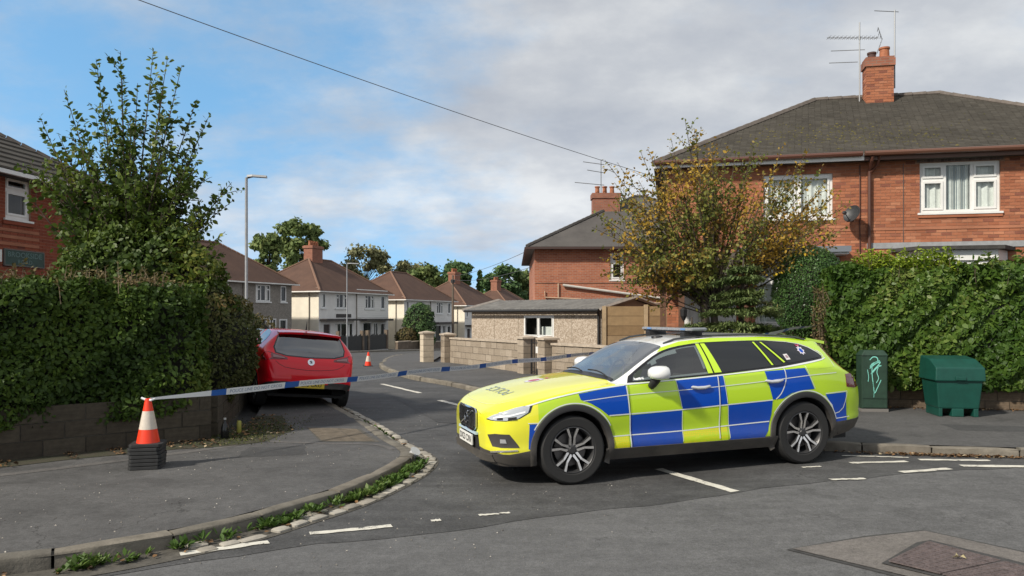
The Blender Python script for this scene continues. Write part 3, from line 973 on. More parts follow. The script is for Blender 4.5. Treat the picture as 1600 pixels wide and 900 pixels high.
# vertical blind slats behind the middle light
for k in range(9):
    x = wu0 + (wu1 - wu0) * 0.36 + k * (wu1 - wu0) * 0.27 / 8.5
    b = MB(); b.box(x - 0.024, x + 0.024, 0.125, 0.13, 4.3, 5.35, M=Matrix.Translation((x, 0.127, 0)) @ Matrix.Rotation(R(35), 4, 'Z') @ Matrix.Translation((-x, -0.127, 0)))
    b.build('blind_slat', mat('blind_fabric', (0.42, 0.46, 0.47), 0.8), w1)
window(HB, lu0, lu1, 4.15, 5.25, [(0, .5, 'open'), (.5, 1, 'open')], frame=0.07, M=M_white)
window(HB, su(1180), su(1312), 1.5, 3.2, [(0, .3, 'vent'), (.3, .7, 'fixed'), (.7, 1, 'vent')], frame=0.07)
# shallow bay with flat felt roof to the right, flat canopy strip to the left
by0, by1 = su(1396), su(1578)
bay = MB()
bay.prism([(by0 + 0.05, 0.0), (by0 + 0.45, -0.55), (by1 - 0.45, -0.55), (by1 - 0.05, 0.0)][::1], 3.04, 3.28)
bo = bay.build('bay_fascia', M_white, HB)
br_ = MB(); br_.prism([(by0 - 0.12, 0.0), (by0 + 0.36, -0.68), (by1 - 0.36, -0.68), (by1 + 0.12, 0.0)], 3.285, 3.37); br_.build('bay_roof', mat('roof_felt', (0.05, 0.048, 0.045), 0.9, noise=(8, 0.4)), HB)
fl = MB(); fl.box(by0 - 0.6, by1 + 0.5, -0.03, -0.009, 3.38, 3.52); fl.build('lead_flashing', M_lead, HB)
bw = MB(); bw.prism([(by0 + 0.09, 0.0), (by0 + 0.48, -0.50), (by1 - 0.48, -0.50), (by1 - 0.09, 0.0)], 0.2, 1.2); bw.build('bay_wall', M_brick, HB)
Wb = window(HB, by0 + 0.5, by1 - 0.5, 1.22, 3.03, [(0, .25, 'vent'), (.25, .75, 'fixed'), (.75, 1, 'vent')], y=-0.55, frame=0.07, sill=False)
for (xa, xb) in ((by0 + 0.09, by0 + 0.48), (by1 - 0.48, by1 - 0.09)):
    ya_, yb_ = (0.0, -0.5) if xa < (by0 + by1) / 2 else (-0.5, 0.0)
    pn = MB(); pn.add([(xa, ya_, 1.22), (xb, yb_, 1.22), (xb, yb_, 3.03), (xa, ya_, 3.03)], [(0, 1, 2, 3)]); pn.build('bay_side_pane', M_pane, HB)
cs0, cs1 = su(1150), su(1322)
cp = MB(); cp.box(cs0, cs1, -0.55, 0.0, 3.32, 3.39); cp.box(cs0, cs1, -0.57, -0.55, 3.28, 3.42); cp.build('canopy', mat('grey_canopy', (0.16, 0.18, 0.21), 0.6), HB)
cf = MB(); cf.box(cs0 + 0.03, cs1 - 0.03, -0.50, 0.0, 3.23, 3.315); cf.build('canopy_fascia', M_white, HB)

# roof: slab + individual tile courses on the front slope
zr = 8.18
roof = hip_roof(HB, W_, D_h, EZ + 0.05, zr, 0.32, M_slate, ridge_mat=M_ridge)
slope = (zr - (EZ + 0.05)) / (D_h / 2)
tiles = MB()
g = 0.115; tw = 0.168
ln = math.hypot(1, slope)
ncourse = int((D_h / 2 + 0.32) * ln / g)
for k in range(ncourse):
    s = k * g / ln                                     # horizontal run from the eave
    yy = -0.32 + s
    zz = EZ + 0.05 + yy * slope
    xa, xb = -0.32 + s, W_ + 0.32 - s
    x = xa - (tw / 2 if k % 2 else 0)
    while x < xb:
        a, b = max(x, xa) + 0.002, min(x + tw, xb) - 0.002
        x += tw
        if b - a < 0.03: continue
        j = random.uniform(-0.004, 0.006); t = 0.022 + random.uniform(0, 0.008)
        dy = g / ln * 1.02
        tiles.add([(a, yy - 0.01 + j, zz + 0.004), (b, yy - 0.01 + j, zz + 0.004), (a, yy - 0.01 + j, zz + t), (b, yy - 0.01 + j, zz + t), (b, yy + dy, zz + dy * slope + 0.007), (a, yy + dy, zz + dy * slope + 0.007)],
                  [(0, 1, 3, 2), (2, 3, 4, 5)], 0, random.uniform(0.01, 1))
tl = tiles.build('roof_tiles', M_slate, roof); tl['kind'] = 'stuff'
# moss cushions on the tiles below the chimney
ms = MB()
for k in range(620):
    s = random.gauss(1.45, 0.55); x = random.gauss(4.6, 1.4) - 0.5 * (s - 1.4)
    if not (0.1 < s < 3.6) or not (s + 0.2 < x < 9): continue
    r_ = random.uniform(0.015, 0.045)
    z = EZ + 0.05 + (s - 0.32) * slope + 0.012
    n = 6
    base = [(x + r_ * math.cos(q * math.pi / 3) * random.uniform(.7, 1.4), s - 0.32 + r_ * math.sin(q * math.pi / 3) * 0.7, 0) for q in range(n)]
    vs = [(p[0], p[1], EZ + 0.05 + p[1] * slope + 0.010) for p in base] + [(x, s - 0.32, z + r_ * 0.45 + 0.01)]
    ms.add(vs, [(q, (q + 1) % n, n) for q in range(n)], 0, random.uniform(0.01, 1))
ms.build('moss', tint_mat('roof_moss', [(0, (0.05, 0.048, 0.016)), (0.6, (0.085, 0.075, 0.022)), (1, (0.12, 0.10, 0.03))], 0.95), roof)['kind'] = 'stuff'
gt = MB(); xs_ = su(1345)
gt.tube([(xs_, -0.40, EZ - 0.10), (W_ + 0.3, -0.40, EZ - 0.10)], 0.062, 8); gt.build('gutter', M_gutter, HB)
gt = MB(); gt.tube([(-0.3, -0.40, EZ - 0.13), (xs_ - 0.05, -0.40, EZ - 0.10)], 0.062, 8); gt.build('gutter', M_brownpipe, HB)
fs_ = MB(); fs_.box(-0.32, xs_, -0.335, -0.31, EZ - 0.25, EZ - 0.10); fs_.build('white_fascia', M_white, HB)
fs_ = MB(); fs_.box(xs_, W_ + 0.32, -0.335, -0.31, EZ - 0.25, EZ - 0.10); fs_.build('brown_fascia', mat('brown_fascia', (0.10, 0.05, 0.035), 0.6), HB)
sf = MB(); sf.box(-0.3, W_ + 0.3, -0.31, 0.0, EZ - 0.12, EZ - 0.09); sf.build('soffit', M_soffit, HB)
dp = MB(); xd = su(1357)
dp.tube([(xd, -0.38, EZ - 0.15), (xd, -0.34, EZ - 0.25), (xd, -0.10, EZ - 0.45), (xd, -0.085, EZ - 0.6), (xd, -0.085, 0.3)], 0.042, 8)
dp.tube([(xd + 0.16, -0.38, EZ - 0.15), (xd + 0.14, -0.2, EZ - 0.35), (xd + 0.02, -0.10, EZ - 0.5)], 0.035, 8)
dp.build('downpipe', M_brownpipe, HB)
dp = MB(); dp.tube([(su(1343), -0.03, EZ - 0.3), (su(1343), -0.03, 2.0)], 0.014, 6); dp.build('cable', M_brownpipe, HB)
dp = MB(); dp.tube([(su(1411), -0.02, EZ - 0.3), (su(1411), -0.02, 3.25)], 0.008, 6); dp.build('cable', mat('grey_cable', (0.12, 0.09, 0.08), 0.6), HB)
# chimney stack with two pots
xc = 5.98
ch0, ch1, cy0, cy1 = xc - 0.37, xc + 0.37, 3.72, 4.2
cb = MB(); cb.box(ch0 + 0.008, ch1 - 0.008, cy0 + 0.008, cy1, 7.2, 9.12); chim = cb.build('chimney', M_mortar, HB)
brick_courses(chim, ch0, ch1, 7.75, 9.14, [], cy0 + 0.008, M_brick, single=(-9, 99, 7.7, 9.2), max_single=75)
brick_courses(chim, cy0, cy1, 7.75, 9.14, [], ch0 + 0.008, M_brick, to=lambda x, y, z: (y, x, z), single=(-9, 99, 7.7, 9.2), max_single=4)
cc = MB(); cc.box(ch0 - 0.035, ch1 + 0.035, cy0 - 0.035, cy1 + 0.035, 8.93, 9.14); cc.box(ch0 - 0.01, ch1 + 0.01, cy0 - 0.01, cy1, 9.14, 9.20); cc.build('chimney_cap', M_chimbrick, chim)
fl = MB(); fl.box(ch0 - 0.03, ch1 + 0.03, cy0 - 0.03, cy0 + 0.01, 7.68, 7.86); fl.build('flashing', M_lead, chim)
for (px_, r_, hh, mm) in ((xc - 0.17, 0.12, 0.20, mat('sooty_pot', (0.07, 0.035, 0.03), 0.8)), (xc + 0.17, 0.14, 0.32, M_terracotta)):
    p = MB(); p.lathe([(r_ * 1.05, 0), (r_, 0.04), (r_ * 0.92, hh - 0.06), (r_ * 1.08, hh - 0.05), (r_ * 1.08, hh), (r_ * 0.8, hh), (r_ * 0.78, hh - 0.12), (0, hh - 0.12)], 14, Matrix.Translation((px_, 3.95, 9.19)))
    p.build('chimney_pot', mm, chim, smooth=40)

# television aerials on the chimney: things of their own, strapped to the stack
M_alu = mat('aerial_aluminium', (0.30, 0.31, 0.32), 0.5, metal=0.5)
def aerial(label, local, booms, mast_h):
    a = empty('television_aerial', HB.matrix_basis @ Vector(local) if False else (0, 0, 0))
    loc = Matrix.Translation((3.95, 19.6, 0)) @ Matrix.Rotation(R(-11.7), 4, 'Z') @ Vector(local)
    a.location = loc; a.rotation_euler = (0, 0, R(-11.7))
    tag(a, label, 'aerial')
    m = MB(); m.tube([(0, 0, 0), (0, 0, mast_h)], 0.02, 6); m.build('mast', M_alu, a)
    for (z, x0, x1, ang, n, el) in booms:
        bm_ = MB()
        ca, sa = math.cos(R(ang)), math.sin(R(ang))
        bm_.tube([(x0 * ca, x0 * sa, z), (x1 * ca, x1 * sa, z)], 0.012, 5)
        ob = bm_.build('boom', M_alu, a)
        es = MB()
        for k in range(n):
            x = x0 + (x1 - x0) * (k + 0.5) / n
            es.tube([(x * ca - el * sa, x * sa + el * ca, z + 0.01), (x * ca + el * sa, x * sa - el * ca, z + 0.01)], 0.007, 4)
            es.tube([(x * ca, x * sa, z - el * 0.35), (x * ca, x * sa, z + el * 0.35)], 0.006, 4)
        if n: es.build('elements', M_alu, ob)
    return a
a1 = aerial('cluster of grey television aerials on a mast strapped to the brick chimney', (xc - 0.50, 3.95, 7.9), [(1.95, -0.95, 0.55, 12, 13, 0.16), (1.60, -0.80, 0.15, 5, 0, 0.1), (1.25, -0.85, -0.05, 5, 0, 0.1)], 2.4)
gr = MB()
for k in range(7):
    t = -0.32 + k * 0.107
    gr.tube([(0.52 + 0.12 - 0.34 * abs(t), 0.10, 1.93 + t), (0.52 + 0.18 - 0.34 * abs(t), 0.45, 1.93 + t)], 0.008, 4)
gr.tube([(0.53, 0.12, 1.60), (0.66, 0.2, 1.93), (0.53, 0.12, 2.26)], 0.012, 5)
gr.build('reflector', M_alu, a1)
a2 = aerial('single pole aerial with short boom on the right side of the brick chimney', (xc + 0.42, 3.85, 8.3), [(2.2, -0.62, 0.12, 18, 0, 0.1)], 2.25)

# satellite dish on the front wall
dx = su(1331)
dish = empty('satellite_dish', Matrix.Translation((3.95, 19.6, 0)) @ Matrix.Rotation(R(-11.7), 4, 'Z') @ Vector((dx, -0.02, 4.05)), R(-11.7))
tag(dish, 'dark grey satellite dish on the brick wall beside the brown downpipe', 'satellite dish')
Md = mat('dish_grey', (0.028, 0.030, 0.033), 0.5)
dm = Matrix.Translation((-0.05, -0.33, 0.13)) @ Matrix.Rotation(R(-48), 4, 'Z') @ Matrix.Rotation(R(68), 4, 'X')
d_ = MB(); d_.lathe([(0.0, 0.0), (0.09, 0.008), (0.17, 0.035), (0.215, 0.065), (0.22, 0.057), (0.17, 0.022), (0.09, -0.006), (0.0, -0.014)], 20, dm, cap=False); d_.build('dish', Md, dish, smooth=50)
ar = MB(); ar.tube([(0, 0, 0), (0, -0.2, 0.02), (-0.03, -0.30, 0.10)], 0.018, 6); ar.build('bracket', Md, dish)
ar = MB(); ar.tube([dm @ Vector((0, -0.2, 0.03)), dm @ Vector((0, -0.1, 0.28))], 0.01, 5); ar.box(-0.03, 0.03, -0.03, 0.03, -0.04, 0.04, M=dm @ Matrix.Translation((0, -0.1, 0.30))); ar.build('receiver_arm', Md, dish)

# timber porch at the left-hand end
M_timber = mat('brown_timber', (0.13, 0.062, 0.035), 0.7, noise=(10, 0.35))
pr = MB()
for (x, y) in ((-0.15, -1.25), (0.28, -1.25), (1.75, -1.25)):
    pr.box(x, x + 0.14, y, y + 0.14, 0.0, 2.5)
pr.box(-0.25, 2.0, -1.32, -1.18, 2.5, 2.66); pr.box(-0.15, 0.0, -1.2, 0.0, 2.48, 2.62)
pr.build('porch_posts', M_timber, HB)
pr = MB(); pr.tube([(-0.08, -1.2, 1.95), (0.30, -1.2, 2.5)], 0.05, 4); pr.build('porch_brace', M_timber, HB)
rf = MB(); rf.add([(-0.35, -1.5, 2.62), (2.1, -1.5, 2.62), (2.1, 0.0, 3.35), (-0.35, 0.0, 3.35), (-0.35, -1.5, 2.54), (2.1, -1.5, 2.54), (2.1, 0, 3.27), (-0.35, 0, 3.27)], [(0, 1, 2, 3), (4, 7, 6, 5), (0, 4, 5, 1), (0, 3, 7, 4), (1, 5, 6, 2)]); rf.build('porch_roof', M_slate, HB)
dr = MB(); dr.box(0.30, 1.70, -0.06, 0.02, 0.1, 2.4); drr = dr.build('door', M_white, HB)
for k in range(6):
    pn = MB(); pn.box(0.36 + k * 0.22, 0.55 + k * 0.22, -0.078, -0.06, 0.2, 2.3); pn.build('door_board', M_white, drr)
dg = MB(); dg.box(0.86, 0.98, -0.09, -0.07, 1.1, 2.05); dg.build('door_pane', M_dark, drr)
lt = MB(); lt.lathe([(0.03, -0.2), (0.075, -0.1), (0.085, 0.05), (0.02, 0.12)], 8, Matrix.Translation((0.40, -1.28, 1.85))); lt.build('porch_lantern', M_black, HB)

# ---- neighbouring brick house behind the garage ---------------------------------------------------------
HN = empty('brick_house', (1.0, 34.0, -0.2))
tag(HN, 'red brick house with grey hipped roof and small side window behind the pebbledash garage', 'house')
nw = MB(); wall_cells(nw, 0, 11, -0.3, 5.15, [(3.35, 3.95, 3.55, 4.75)], 0.0, 0.3); nw.box(0, 0.3, 0.3, 10.5, -0.3, 5.15); nw.box(10.7, 11, 0.3, 10.5, -0.3, 5.15); nw.box(0.3, 10.7, 10.2, 10.5, -0.3, 5.15)
nw.build('wall', M_farbrick, HN)
window(HN, 3.35, 3.95, 3.55, 4.75, [(0, 1, 'vent')], frame=0.08, sash=0.05, back=None)
hip_roof(HN, 11, 10.5, 5.2, 8.05, 0.35, M_greyroof, ridge_mat=M_greyroof, fascia=mat('dark_fascia', (0.055, 0.03, 0.025), 0.6))
sb = MB(); sb.box(0.01, 10.99, -0.03, 0.02, 3.42, 3.50); sb.build('string_course', M_farbrick, HN)
nc = MB(); nc.box(2.95, 4.25, 3.4, 4.2, 6.2, 7.95); nc.box(2.90, 4.30, 3.35, 4.25, 7.7, 7.95); nch = nc.build('chimney', M_chimbrick, HN)
for k in range(3):
    p = MB(); p.lathe([(0.12, 0), (0.10, 0.3), (0.13, 0.32), (0.13, 0.38), (0.09, 0.38)], 10, Matrix.Translation((3.2 + 0.36 * k, 3.8, 7.95))); p.build('chimney_pot', M_terracotta, nch)
an = MB(); an.tube([(3.35, 3.5, 7.6), (3.35, 3.5, 9.6)], 0.025, 5)
for (z, l) in ((9.35, 0.9), (8.95, 0.7), (8.35, 1.3)):
    an.tube([(3.35 - l, 3.3, z + 0.1), (3.35 + 0.15, 3.5, z)], 0.018, 4)
an.build('aerial', M_alu, HN)
M_pipe = mat('grey_waste_pipe', (0.52, 0.50, 0.46), 0.5, noise=(6, 0.15))
pp = MB(); pp.tube([(1.25, -0.10, 3.32), (5.6, -0.10, 2.74)], 0.055, 8); pp.build('waste_pipe', M_pipe, HN)
M_pinkpipe = mat('cream_pipe', (0.5, 0.36, 0.25), 0.5)
pp = MB(); pp.tube([(0.45, -0.06, 3.05), (0.45, -0.06, 2.78), (6.2, -0.06, 2.50)], 0.03, 6); pp.tube([(1.05, -0.06, 3.4), (1.05, -0.06, 2.75)], 0.03, 6); pp.build('cream_pipe', M_pinkpipe, HN)
ex = MB(); ex.box(-1.2, 0.0, -0.5, 2.5, -0.3, 2.45); ex.box(-1.35, 0.05, -0.6, 2.6, 2.45, 2.6); ex.build('rear_lobby', M_white, HN)
fp = MB(); fp.box(0.72, 0.82, -0.06, 0.0, 4.88, 5.05); fp.build('alarm_box', M_black, HN)

# ---- prefabricated garage ------------------------------------------------------------------------------
def pebble_mat(name, cols, scale=38):
    m = bpy.data.materials.new(name); m.use_nodes = True
    nt = m.node_tree; b = nt.nodes['Principled BSDF']
    t = nd(nt, 'ShaderNodeTexCoord')
    vo = nd(nt, 'ShaderNodeTexVoronoi'); vo.inputs['Scale'].default_value = scale
    nt.links.new(t.outputs['Object'], vo.inputs['Vector'])
    s = nd(nt, 'ShaderNodeSeparateColor'); nt.links.new(vo.outputs['Color'], s.inputs[0])
    nt.links.new(rampn(nt, s.outputs[0], cols), b.inputs['Base Color'])
    bn = nd(nt, 'ShaderNodeBump'); bn.inputs['Strength'].default_value = 0.7; bn.inputs['Distance'].default_value = 0.01; bn.invert = True
    nt.links.new(vo.outputs['Distance'], bn.inputs['Height']); nt.links.new(bn.outputs[0], b.inputs['Normal'])
    b.inputs['Roughness'].default_value = 0.9
    MATS[name] = m
    return m
M_pebble = pebble_mat('pebbledash', [(0, (0.27, 0.215, 0.16)), (0.5, (0.38, 0.31, 0.24)), (1, (0.52, 0.45, 0.37))], 30)
M_greyroughcast = pebble_mat('grey_roughcast', [(0, (0.20, 0.18, 0.155)), (1, (0.30, 0.275, 0.24))], 14)
GA = empty('garage', (-1.47, 28.0, -0.05), R(-46.9))
tag(GA, 'low prefabricated garage with pebbledash walls, grey sheet roof and small white window', 'garage')
GL, GD = 6.16, 3.0
ops = [(2.75, 4.15, 0.98 + 0.12, 1.82)]
gw = MB(); wall_cells(gw, 0.0, GL, -0.2, 2.05, ops, 0.0, 0.08); gw.box(0, 0.08, 0.08, GD, -0.2, 2.05); gw.box(0.08, GL, GD - 0.08, GD, -0.2, 2.05)
gw.build('wall', M_pebble, GA)
for k in range(1, 5):                        # panel joints
    j = MB(); j.box(k * GL / 5 - 0.012, k * GL / 5 + 0.012, -0.006, 0.0, -0.1, 2.03)
    if not (2.6 < k * GL / 5 < 4.3): j.build('panel_joint', mat('joint_cement', (0.30, 0.25, 0.19), 0.9), GA)
ge = MB(); ge.add([(GL, 0, -0.2), (GL, GD, -0.2), (GL, GD, 2.05), (GL, GD / 2, 2.34), (GL, 0, 2.05), (GL - 0.08, 0.08, -0.2), (GL - 0.08, GD, -0.2), (GL - 0.08, GD, 2.05), (GL - 0.08, GD / 2, 2.34), (GL - 0.08, 0.08, 2.05)], [(0, 1, 2, 3, 4), (9, 8, 7, 6, 5)])
ge.build('gable', mat('grey_gable', (0.26, 0.22, 0.19), 0.9, noise=(5, 0.2)), GA)
window(GA, 2.75, 4.15, 1.10, 1.82, [(0, .5, 'open'), (.5, 1, 'open')], frame=0.05, sash=0.03, back=None, setback=-0.01)
bx_ = MB(); bx_.box(3.35, 4.0, 0.25, 0.5, 1.15, 1.45); bx_.build('box_on_windowsill', M_curtain, GA)
rs = MB()
for sgn, y0_, y1_ in ((1, -0.22, GD / 2), (-1, GD + 0.22, GD / 2)):
    n = 76
    vs = []
    for k in range(n + 1):
        x = -0.18 + (GL + 0.36) * k / n
        w = 0.018 * math.sin(k * math.pi * 0.5 * 2)
        w = 0.016 if k % 2 else -0.0
        vs += [(x, y0_, 2.02 + w), (x, y1_, 2.38 + w)]
    rs.add(vs, [(2 * k, 2 * k + 2, 2 * k + 3, 2 * k + 1)[::sgn] for k in range(n)])
rs.build('roof', mat('cement_sheet', (0.15, 0.145, 0.135), 0.9, noise=(3, 0.4)), GA)
for x in (-0.2, GL + 0.16):
    for (ya, za, yb, zb_) in ((-0.25, 1.99, GD / 2, 2.37), (GD + 0.25, 1.99, GD / 2, 2.37)):
        bg = MB(); bg.tube([(x, ya, za + 0.03), (x, yb, zb_ + 0.03)], 0.06, 4)
        bg.build('bargeboard', mat('weathered_board', (0.30, 0.27, 0.24), 0.8, noise=(7, 0.25)), GA)
gg = MB(); gg.tube([(-0.1, -0.26, 1.98), (GL + 0.1, -0.26, 1.98)], 0.05, 6); gg.build('gutter', M_black, GA)
gp = MB(); gp.tube([(GL - 0.06, -0.1, 1.95), (GL - 0.06, -0.07, 1.8), (GL - 0.06, -0.07, 0)], 0.04, 6); gp.build('downpipe', M_black, GA)

# ---- concrete-post plank fence beside the garage ---------------------------------------------------------
M_plank = tint_mat('fence_plank', [(0, (0.25, 0.17, 0.09)), (0.5, (0.34, 0.24, 0.13)), (1, (0.29, 0.21, 0.13))], 0.85, (6, 0.35), (40, 0.4))
M_cpost = mat('concrete_post', (0.38, 0.29, 0.18), 0.9, noise=(8, 0.25))
FE = empty('plank_fence', (2.72, 22.75, 0), R(-6))
tag(FE, 'timber plank fence with square posts between the garage and the porch', 'fence')
for k in range(3):
    p = MB(); p.box(-0.05 + k * 1.22, 0.07 + k * 1.22, -0.06, 0.06, 0, 2.05 + 0.04 * (k == 1)); p.build('post', M_cpost, FE)
pm_ = MB(); pm_.box(0, 1, 0, 0.04, 0, 0.285)
pme = None
for b in range(2):
    for k in range(7):
        o = pm_.build('plank', M_plank, FE) if pme is None else bpy.data.objects.new('plank', pme)
        if pme is None: pme = o.data
        else: C.objects.link(o); o.parent = FE
        o.location = (0.075 + b * 1.22, -0.02 + random.uniform(-.006, .006), 0.02 + k * 0.29); o.scale = (1.09, 1, 0.98)

# ---- block walls with piers ----------------------------------------------------------------------------
M_block = tint_mat('concrete_block', [(0, (0.30, 0.245, 0.185)), (0.35, (0.40, 0.335, 0.26)), (0.7, (0.34, 0.28, 0.215)), (1, (0.45, 0.38, 0.30))], 0.92, (5, 0.45), (50, 0.5))
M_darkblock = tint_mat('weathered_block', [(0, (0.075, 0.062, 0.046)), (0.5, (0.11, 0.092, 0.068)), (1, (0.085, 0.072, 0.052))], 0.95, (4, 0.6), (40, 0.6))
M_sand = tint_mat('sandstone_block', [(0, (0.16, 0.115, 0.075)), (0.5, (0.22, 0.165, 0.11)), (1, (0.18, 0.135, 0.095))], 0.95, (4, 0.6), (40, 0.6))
M_cope = mat('coping', (0.44, 0.37, 0.29), 0.9, noise=(5, 0.3), bump=(30, 0.3))
def block_wall(name, label, a, b, h, material, bl=0.45, bh=0.215, th=0.2, cope=True, base=0.1, cope_mat=None, joint=0.012):
    a = Vector((*a, 0)); b = Vector((*b, 0))
    d = b - a; L_ = d.length
    o = empty(name, (a.x, a.y, zg(a.x, a.y)), math.atan2(d.y, d.x))
    tag(o, label, 'wall')
    dz = zg(b.x, b.y) - zg(a.x, a.y)
    m = MB(); m.add([(0.02, 0.012, -0.3), (L_ - 0.02, 0.012, -0.3 + dz), (L_ - 0.02, th - 0.012, -0.3 + dz), (0.02, th - 0.012, -0.3), (0.02, 0.012, base + h - 0.01), (L_ - 0.02, 0.012, base + h - 0.01 + dz), (L_ - 0.02, th - 0.012, base + h - 0.01 + dz), (0.02, th - 0.012, base + h - 0.01)],
                    [(0, 3, 2, 1), (4, 5, 6, 7), (0, 1, 5, 4), (1, 2, 6, 5), (2, 3, 7, 6), (3, 0, 4, 7)])
    m.build('wall_core', M_bed, o)
    n = max(1, round(h / bh)); bh = h / n
    me = None
    for r_ in range(n):
        x = -(bl / 2 if r_ % 2 else 0)
        while x < L_ - 0.02:
            p, q = max(x, 0), min(x + bl, L_)
            x += bl
            if q - p < 0.05: continue
            if me is None:
                bmk = MB(); bmk.box(0, 1, 0, 1, 0, 1)
                me = bpy.data.meshes.new('block'); me.from_pydata(bmk.v, [], bmk.f); me.materials.append(material)
            ob = bpy.data.objects.new('block', me); C.objects.link(ob); ob.parent = o
            ob.location = (p + joint / 2, random.uniform(-.006, .006), base + r_ * bh + joint / 2 + dz * (p + q) / 2 / L_)
            ob.scale = (q - p - joint, th, bh - joint)
    if cope:
        m = MB()
        x = 0.0
        while x < L_ - 0.05:
            e = min(x + 0.6, L_)
            z0_ = base + h + dz * x / L_
            m = MB(); m.prism([(x + .004, -0.04), (e - .004, -0.04), (e - .004, th + 0.04), (x + .004, th + 0.04)], z0_ + 0.002, [z0_ + 0.06, z0_ + 0.06, z0_ + 0.06, z0_ + 0.06])
            m.build('coping_stone', cope_mat or M_cope, o)
            x += 0.6
    return o
def pier(name, label, x, y, rz, h, w, material, cap=True):
    o = empty(name, (x, y, zg(x, y)), rz)
    tag(o, label, 'pillar')
    n = max(2, round(h / 0.215))
    for k in range(n):
        m = MB(); m.box(-w / 2, w / 2, -w / 2, w / 2, 0.08 + k * h / n + 0.006, 0.08 + (k + 1) * h / n - 0.004); m.build('block', material, o)
    m = MB(); m.box(-w / 2 + 0.012, w / 2 - 0.012, -w / 2 + 0.012, w / 2 - 0.012, -0.2, 0.08 + h - 0.01); m.build('core', M_bed, o)
    if cap:
        c_ = w / 2 + 0.045
        m = MB(); m.box(-c_, c_, -c_, c_, 0.08 + h, 0.08 + h + 0.05)
        m.add([(-c_, -c_, .13 + h), (c_, -c_, .13 + h), (c_, c_, .13 + h), (-c_, c_, .13 + h), (0, 0, .19 + h)], [(0, 1, 4), (1, 2, 4), (2, 3, 4), (3, 0, 4)])
        m.build('pier_cap', M_cope, o)
    return o
rzw = math.atan2(21.9 - 28.2, 0.45 + 2.5)
M_cream_stone = mat('pale_pier_stone', (0.55, 0.47, 0.36), 0.9, noise=(5, 0.2), bump=(40, 0.4))
pier('gate_pier', 'cream stone gate pier standing alone at the road corner', -3.16, 28.5, rzw, 1.08, 0.40, M_cream_stone)
pier('gate_pier', 'tan block pier at the far end of the garden wall', -2.35, 28.1, rzw, 1.02, 0.40, M_block)
block_wall('garden_wall', 'tan concrete block garden wall with coping in front of the pebbledash garage', (-2.25, 27.9), (0.28, 22.35), 0.86, M_block)
pier('gate_pier', 'tan block gate pier on the far side of the black garden gate', 0.42, 22.05, rzw, 1.02, 0.40, M_block)
pier('gate_pier', 'tan block gate pier on the near side of the black garden gate', 0.98, 21.1, rzw, 1.02, 0.40, M_block)
block_wall('garden_wall', 'tan concrete block garden wall between the black gate and the police car bonnet', (1.08, 20.9), (2.75, 17.6), 0.86, M_block)
# gate of black bars with a white notice
GT = empty('garden_gate', (0.52, 21.85, 0.1), rzw)
tag(GT, 'narrow black metal garden gate between two tan block piers', 'gate')
for k in range(5):
    m = MB(); m.tube([(0.12 + k * 0.14, 0, 0.02), (0.12 + k * 0.14, 0, 0.95 + 0.12 * math.sin((k + 0.5) * math.pi / 5))], 0.012, 6); m.build('bar', M_black, GT)
m = MB(); m.tube([(0.06, 0, 0.08), (0.76, 0, 0.08)], 0.014, 6); m.tube([(0.06, 0, 0.9), (0.76, 0, 0.9)], 0.014, 6); m.tube([(0.06, 0, 0.0), (0.06, 0, 1.0)], 0.02, 6); m.tube([(0.76, 0, 0.0), (0.76, 0, 1.0)], 0.02, 6); m.build('gate_frame', M_black, GT)
m = MB(); m.box(0.42, 0.62, -0.04, -0.02, 0.62, 0.8); m.build('notice', M_white, GT)

# low block wall under the left-hand hedge, its return along the side road, and the wall under the right-hand hedge
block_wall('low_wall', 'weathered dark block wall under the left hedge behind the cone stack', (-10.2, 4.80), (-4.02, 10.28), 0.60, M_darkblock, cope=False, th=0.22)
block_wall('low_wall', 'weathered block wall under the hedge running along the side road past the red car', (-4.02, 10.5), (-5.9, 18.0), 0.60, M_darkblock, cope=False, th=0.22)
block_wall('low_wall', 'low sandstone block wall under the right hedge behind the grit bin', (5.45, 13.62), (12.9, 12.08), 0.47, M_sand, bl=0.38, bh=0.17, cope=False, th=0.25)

# ---- left-hand brick house -------------------------------------------------------------------------------
HL = empty('brick_house', (-12.27, 12.2, 0), R(82.5))
tag(HL, 'dark red brick house with street name sign behind the left-hand tree', 'house')
WL_, EL = 9.0, 5.15
def sl(u):
    k = (u - 800) / 1200.0; c_, s_ = math.cos(R(82.5)), math.sin(R(82.5))
    return (12.2 * k + 12.27) / (c_ - s_ * k)
a0, a1_ = sl(8), sl(48)
opl = [(a0, a1_, 4.0, 5.0)]
m = MB(); wall_cells(m, 0, WL_, -0.2, EL, opl, 0, 0.28); m.box(0, 0.28, 0.28, 8, -0.2, EL); m.box(WL_ - 0.28, WL_, 0.28, 8, -0.2, EL); m.box(0.28, WL_ - 0.28, 7.72, 8, -0.2, EL)
m.build('wall', M_mortar, HL)
brick_courses(HL, 0, WL_, 1.9, EL, opl, 0.0, M_brick_dark, single=(sl(0), sl(80), 2.6, 5.1), max_single=200)
window(HL, a0, a1_, 4.0, 5.0, [(0, 1, 'vent')], frame=0.08, sash=0.05, back=None)
brick_s = MB(); brick_s.box(a0 - 0.1, a1_ + 0.1, -0.05, 0.02, 3.86, 3.94); brick_s.build('brick_sill', M_brick_dark, HL)
bc = MB()
for k in range(3): bc.box(a0 - 0.25, a1_ + 0.25, -0.018, 0.02, 3.38 + k * 0.16, 3.45 + k * 0.16)
bc.build('brick_bands', M_brick, HL)
rl = hip_roof(HL, WL_, 8.0, EL + 0.12, 7.7, 0.4, M_greyroof, ridge_mat=M_ridge, fascia=M_white)
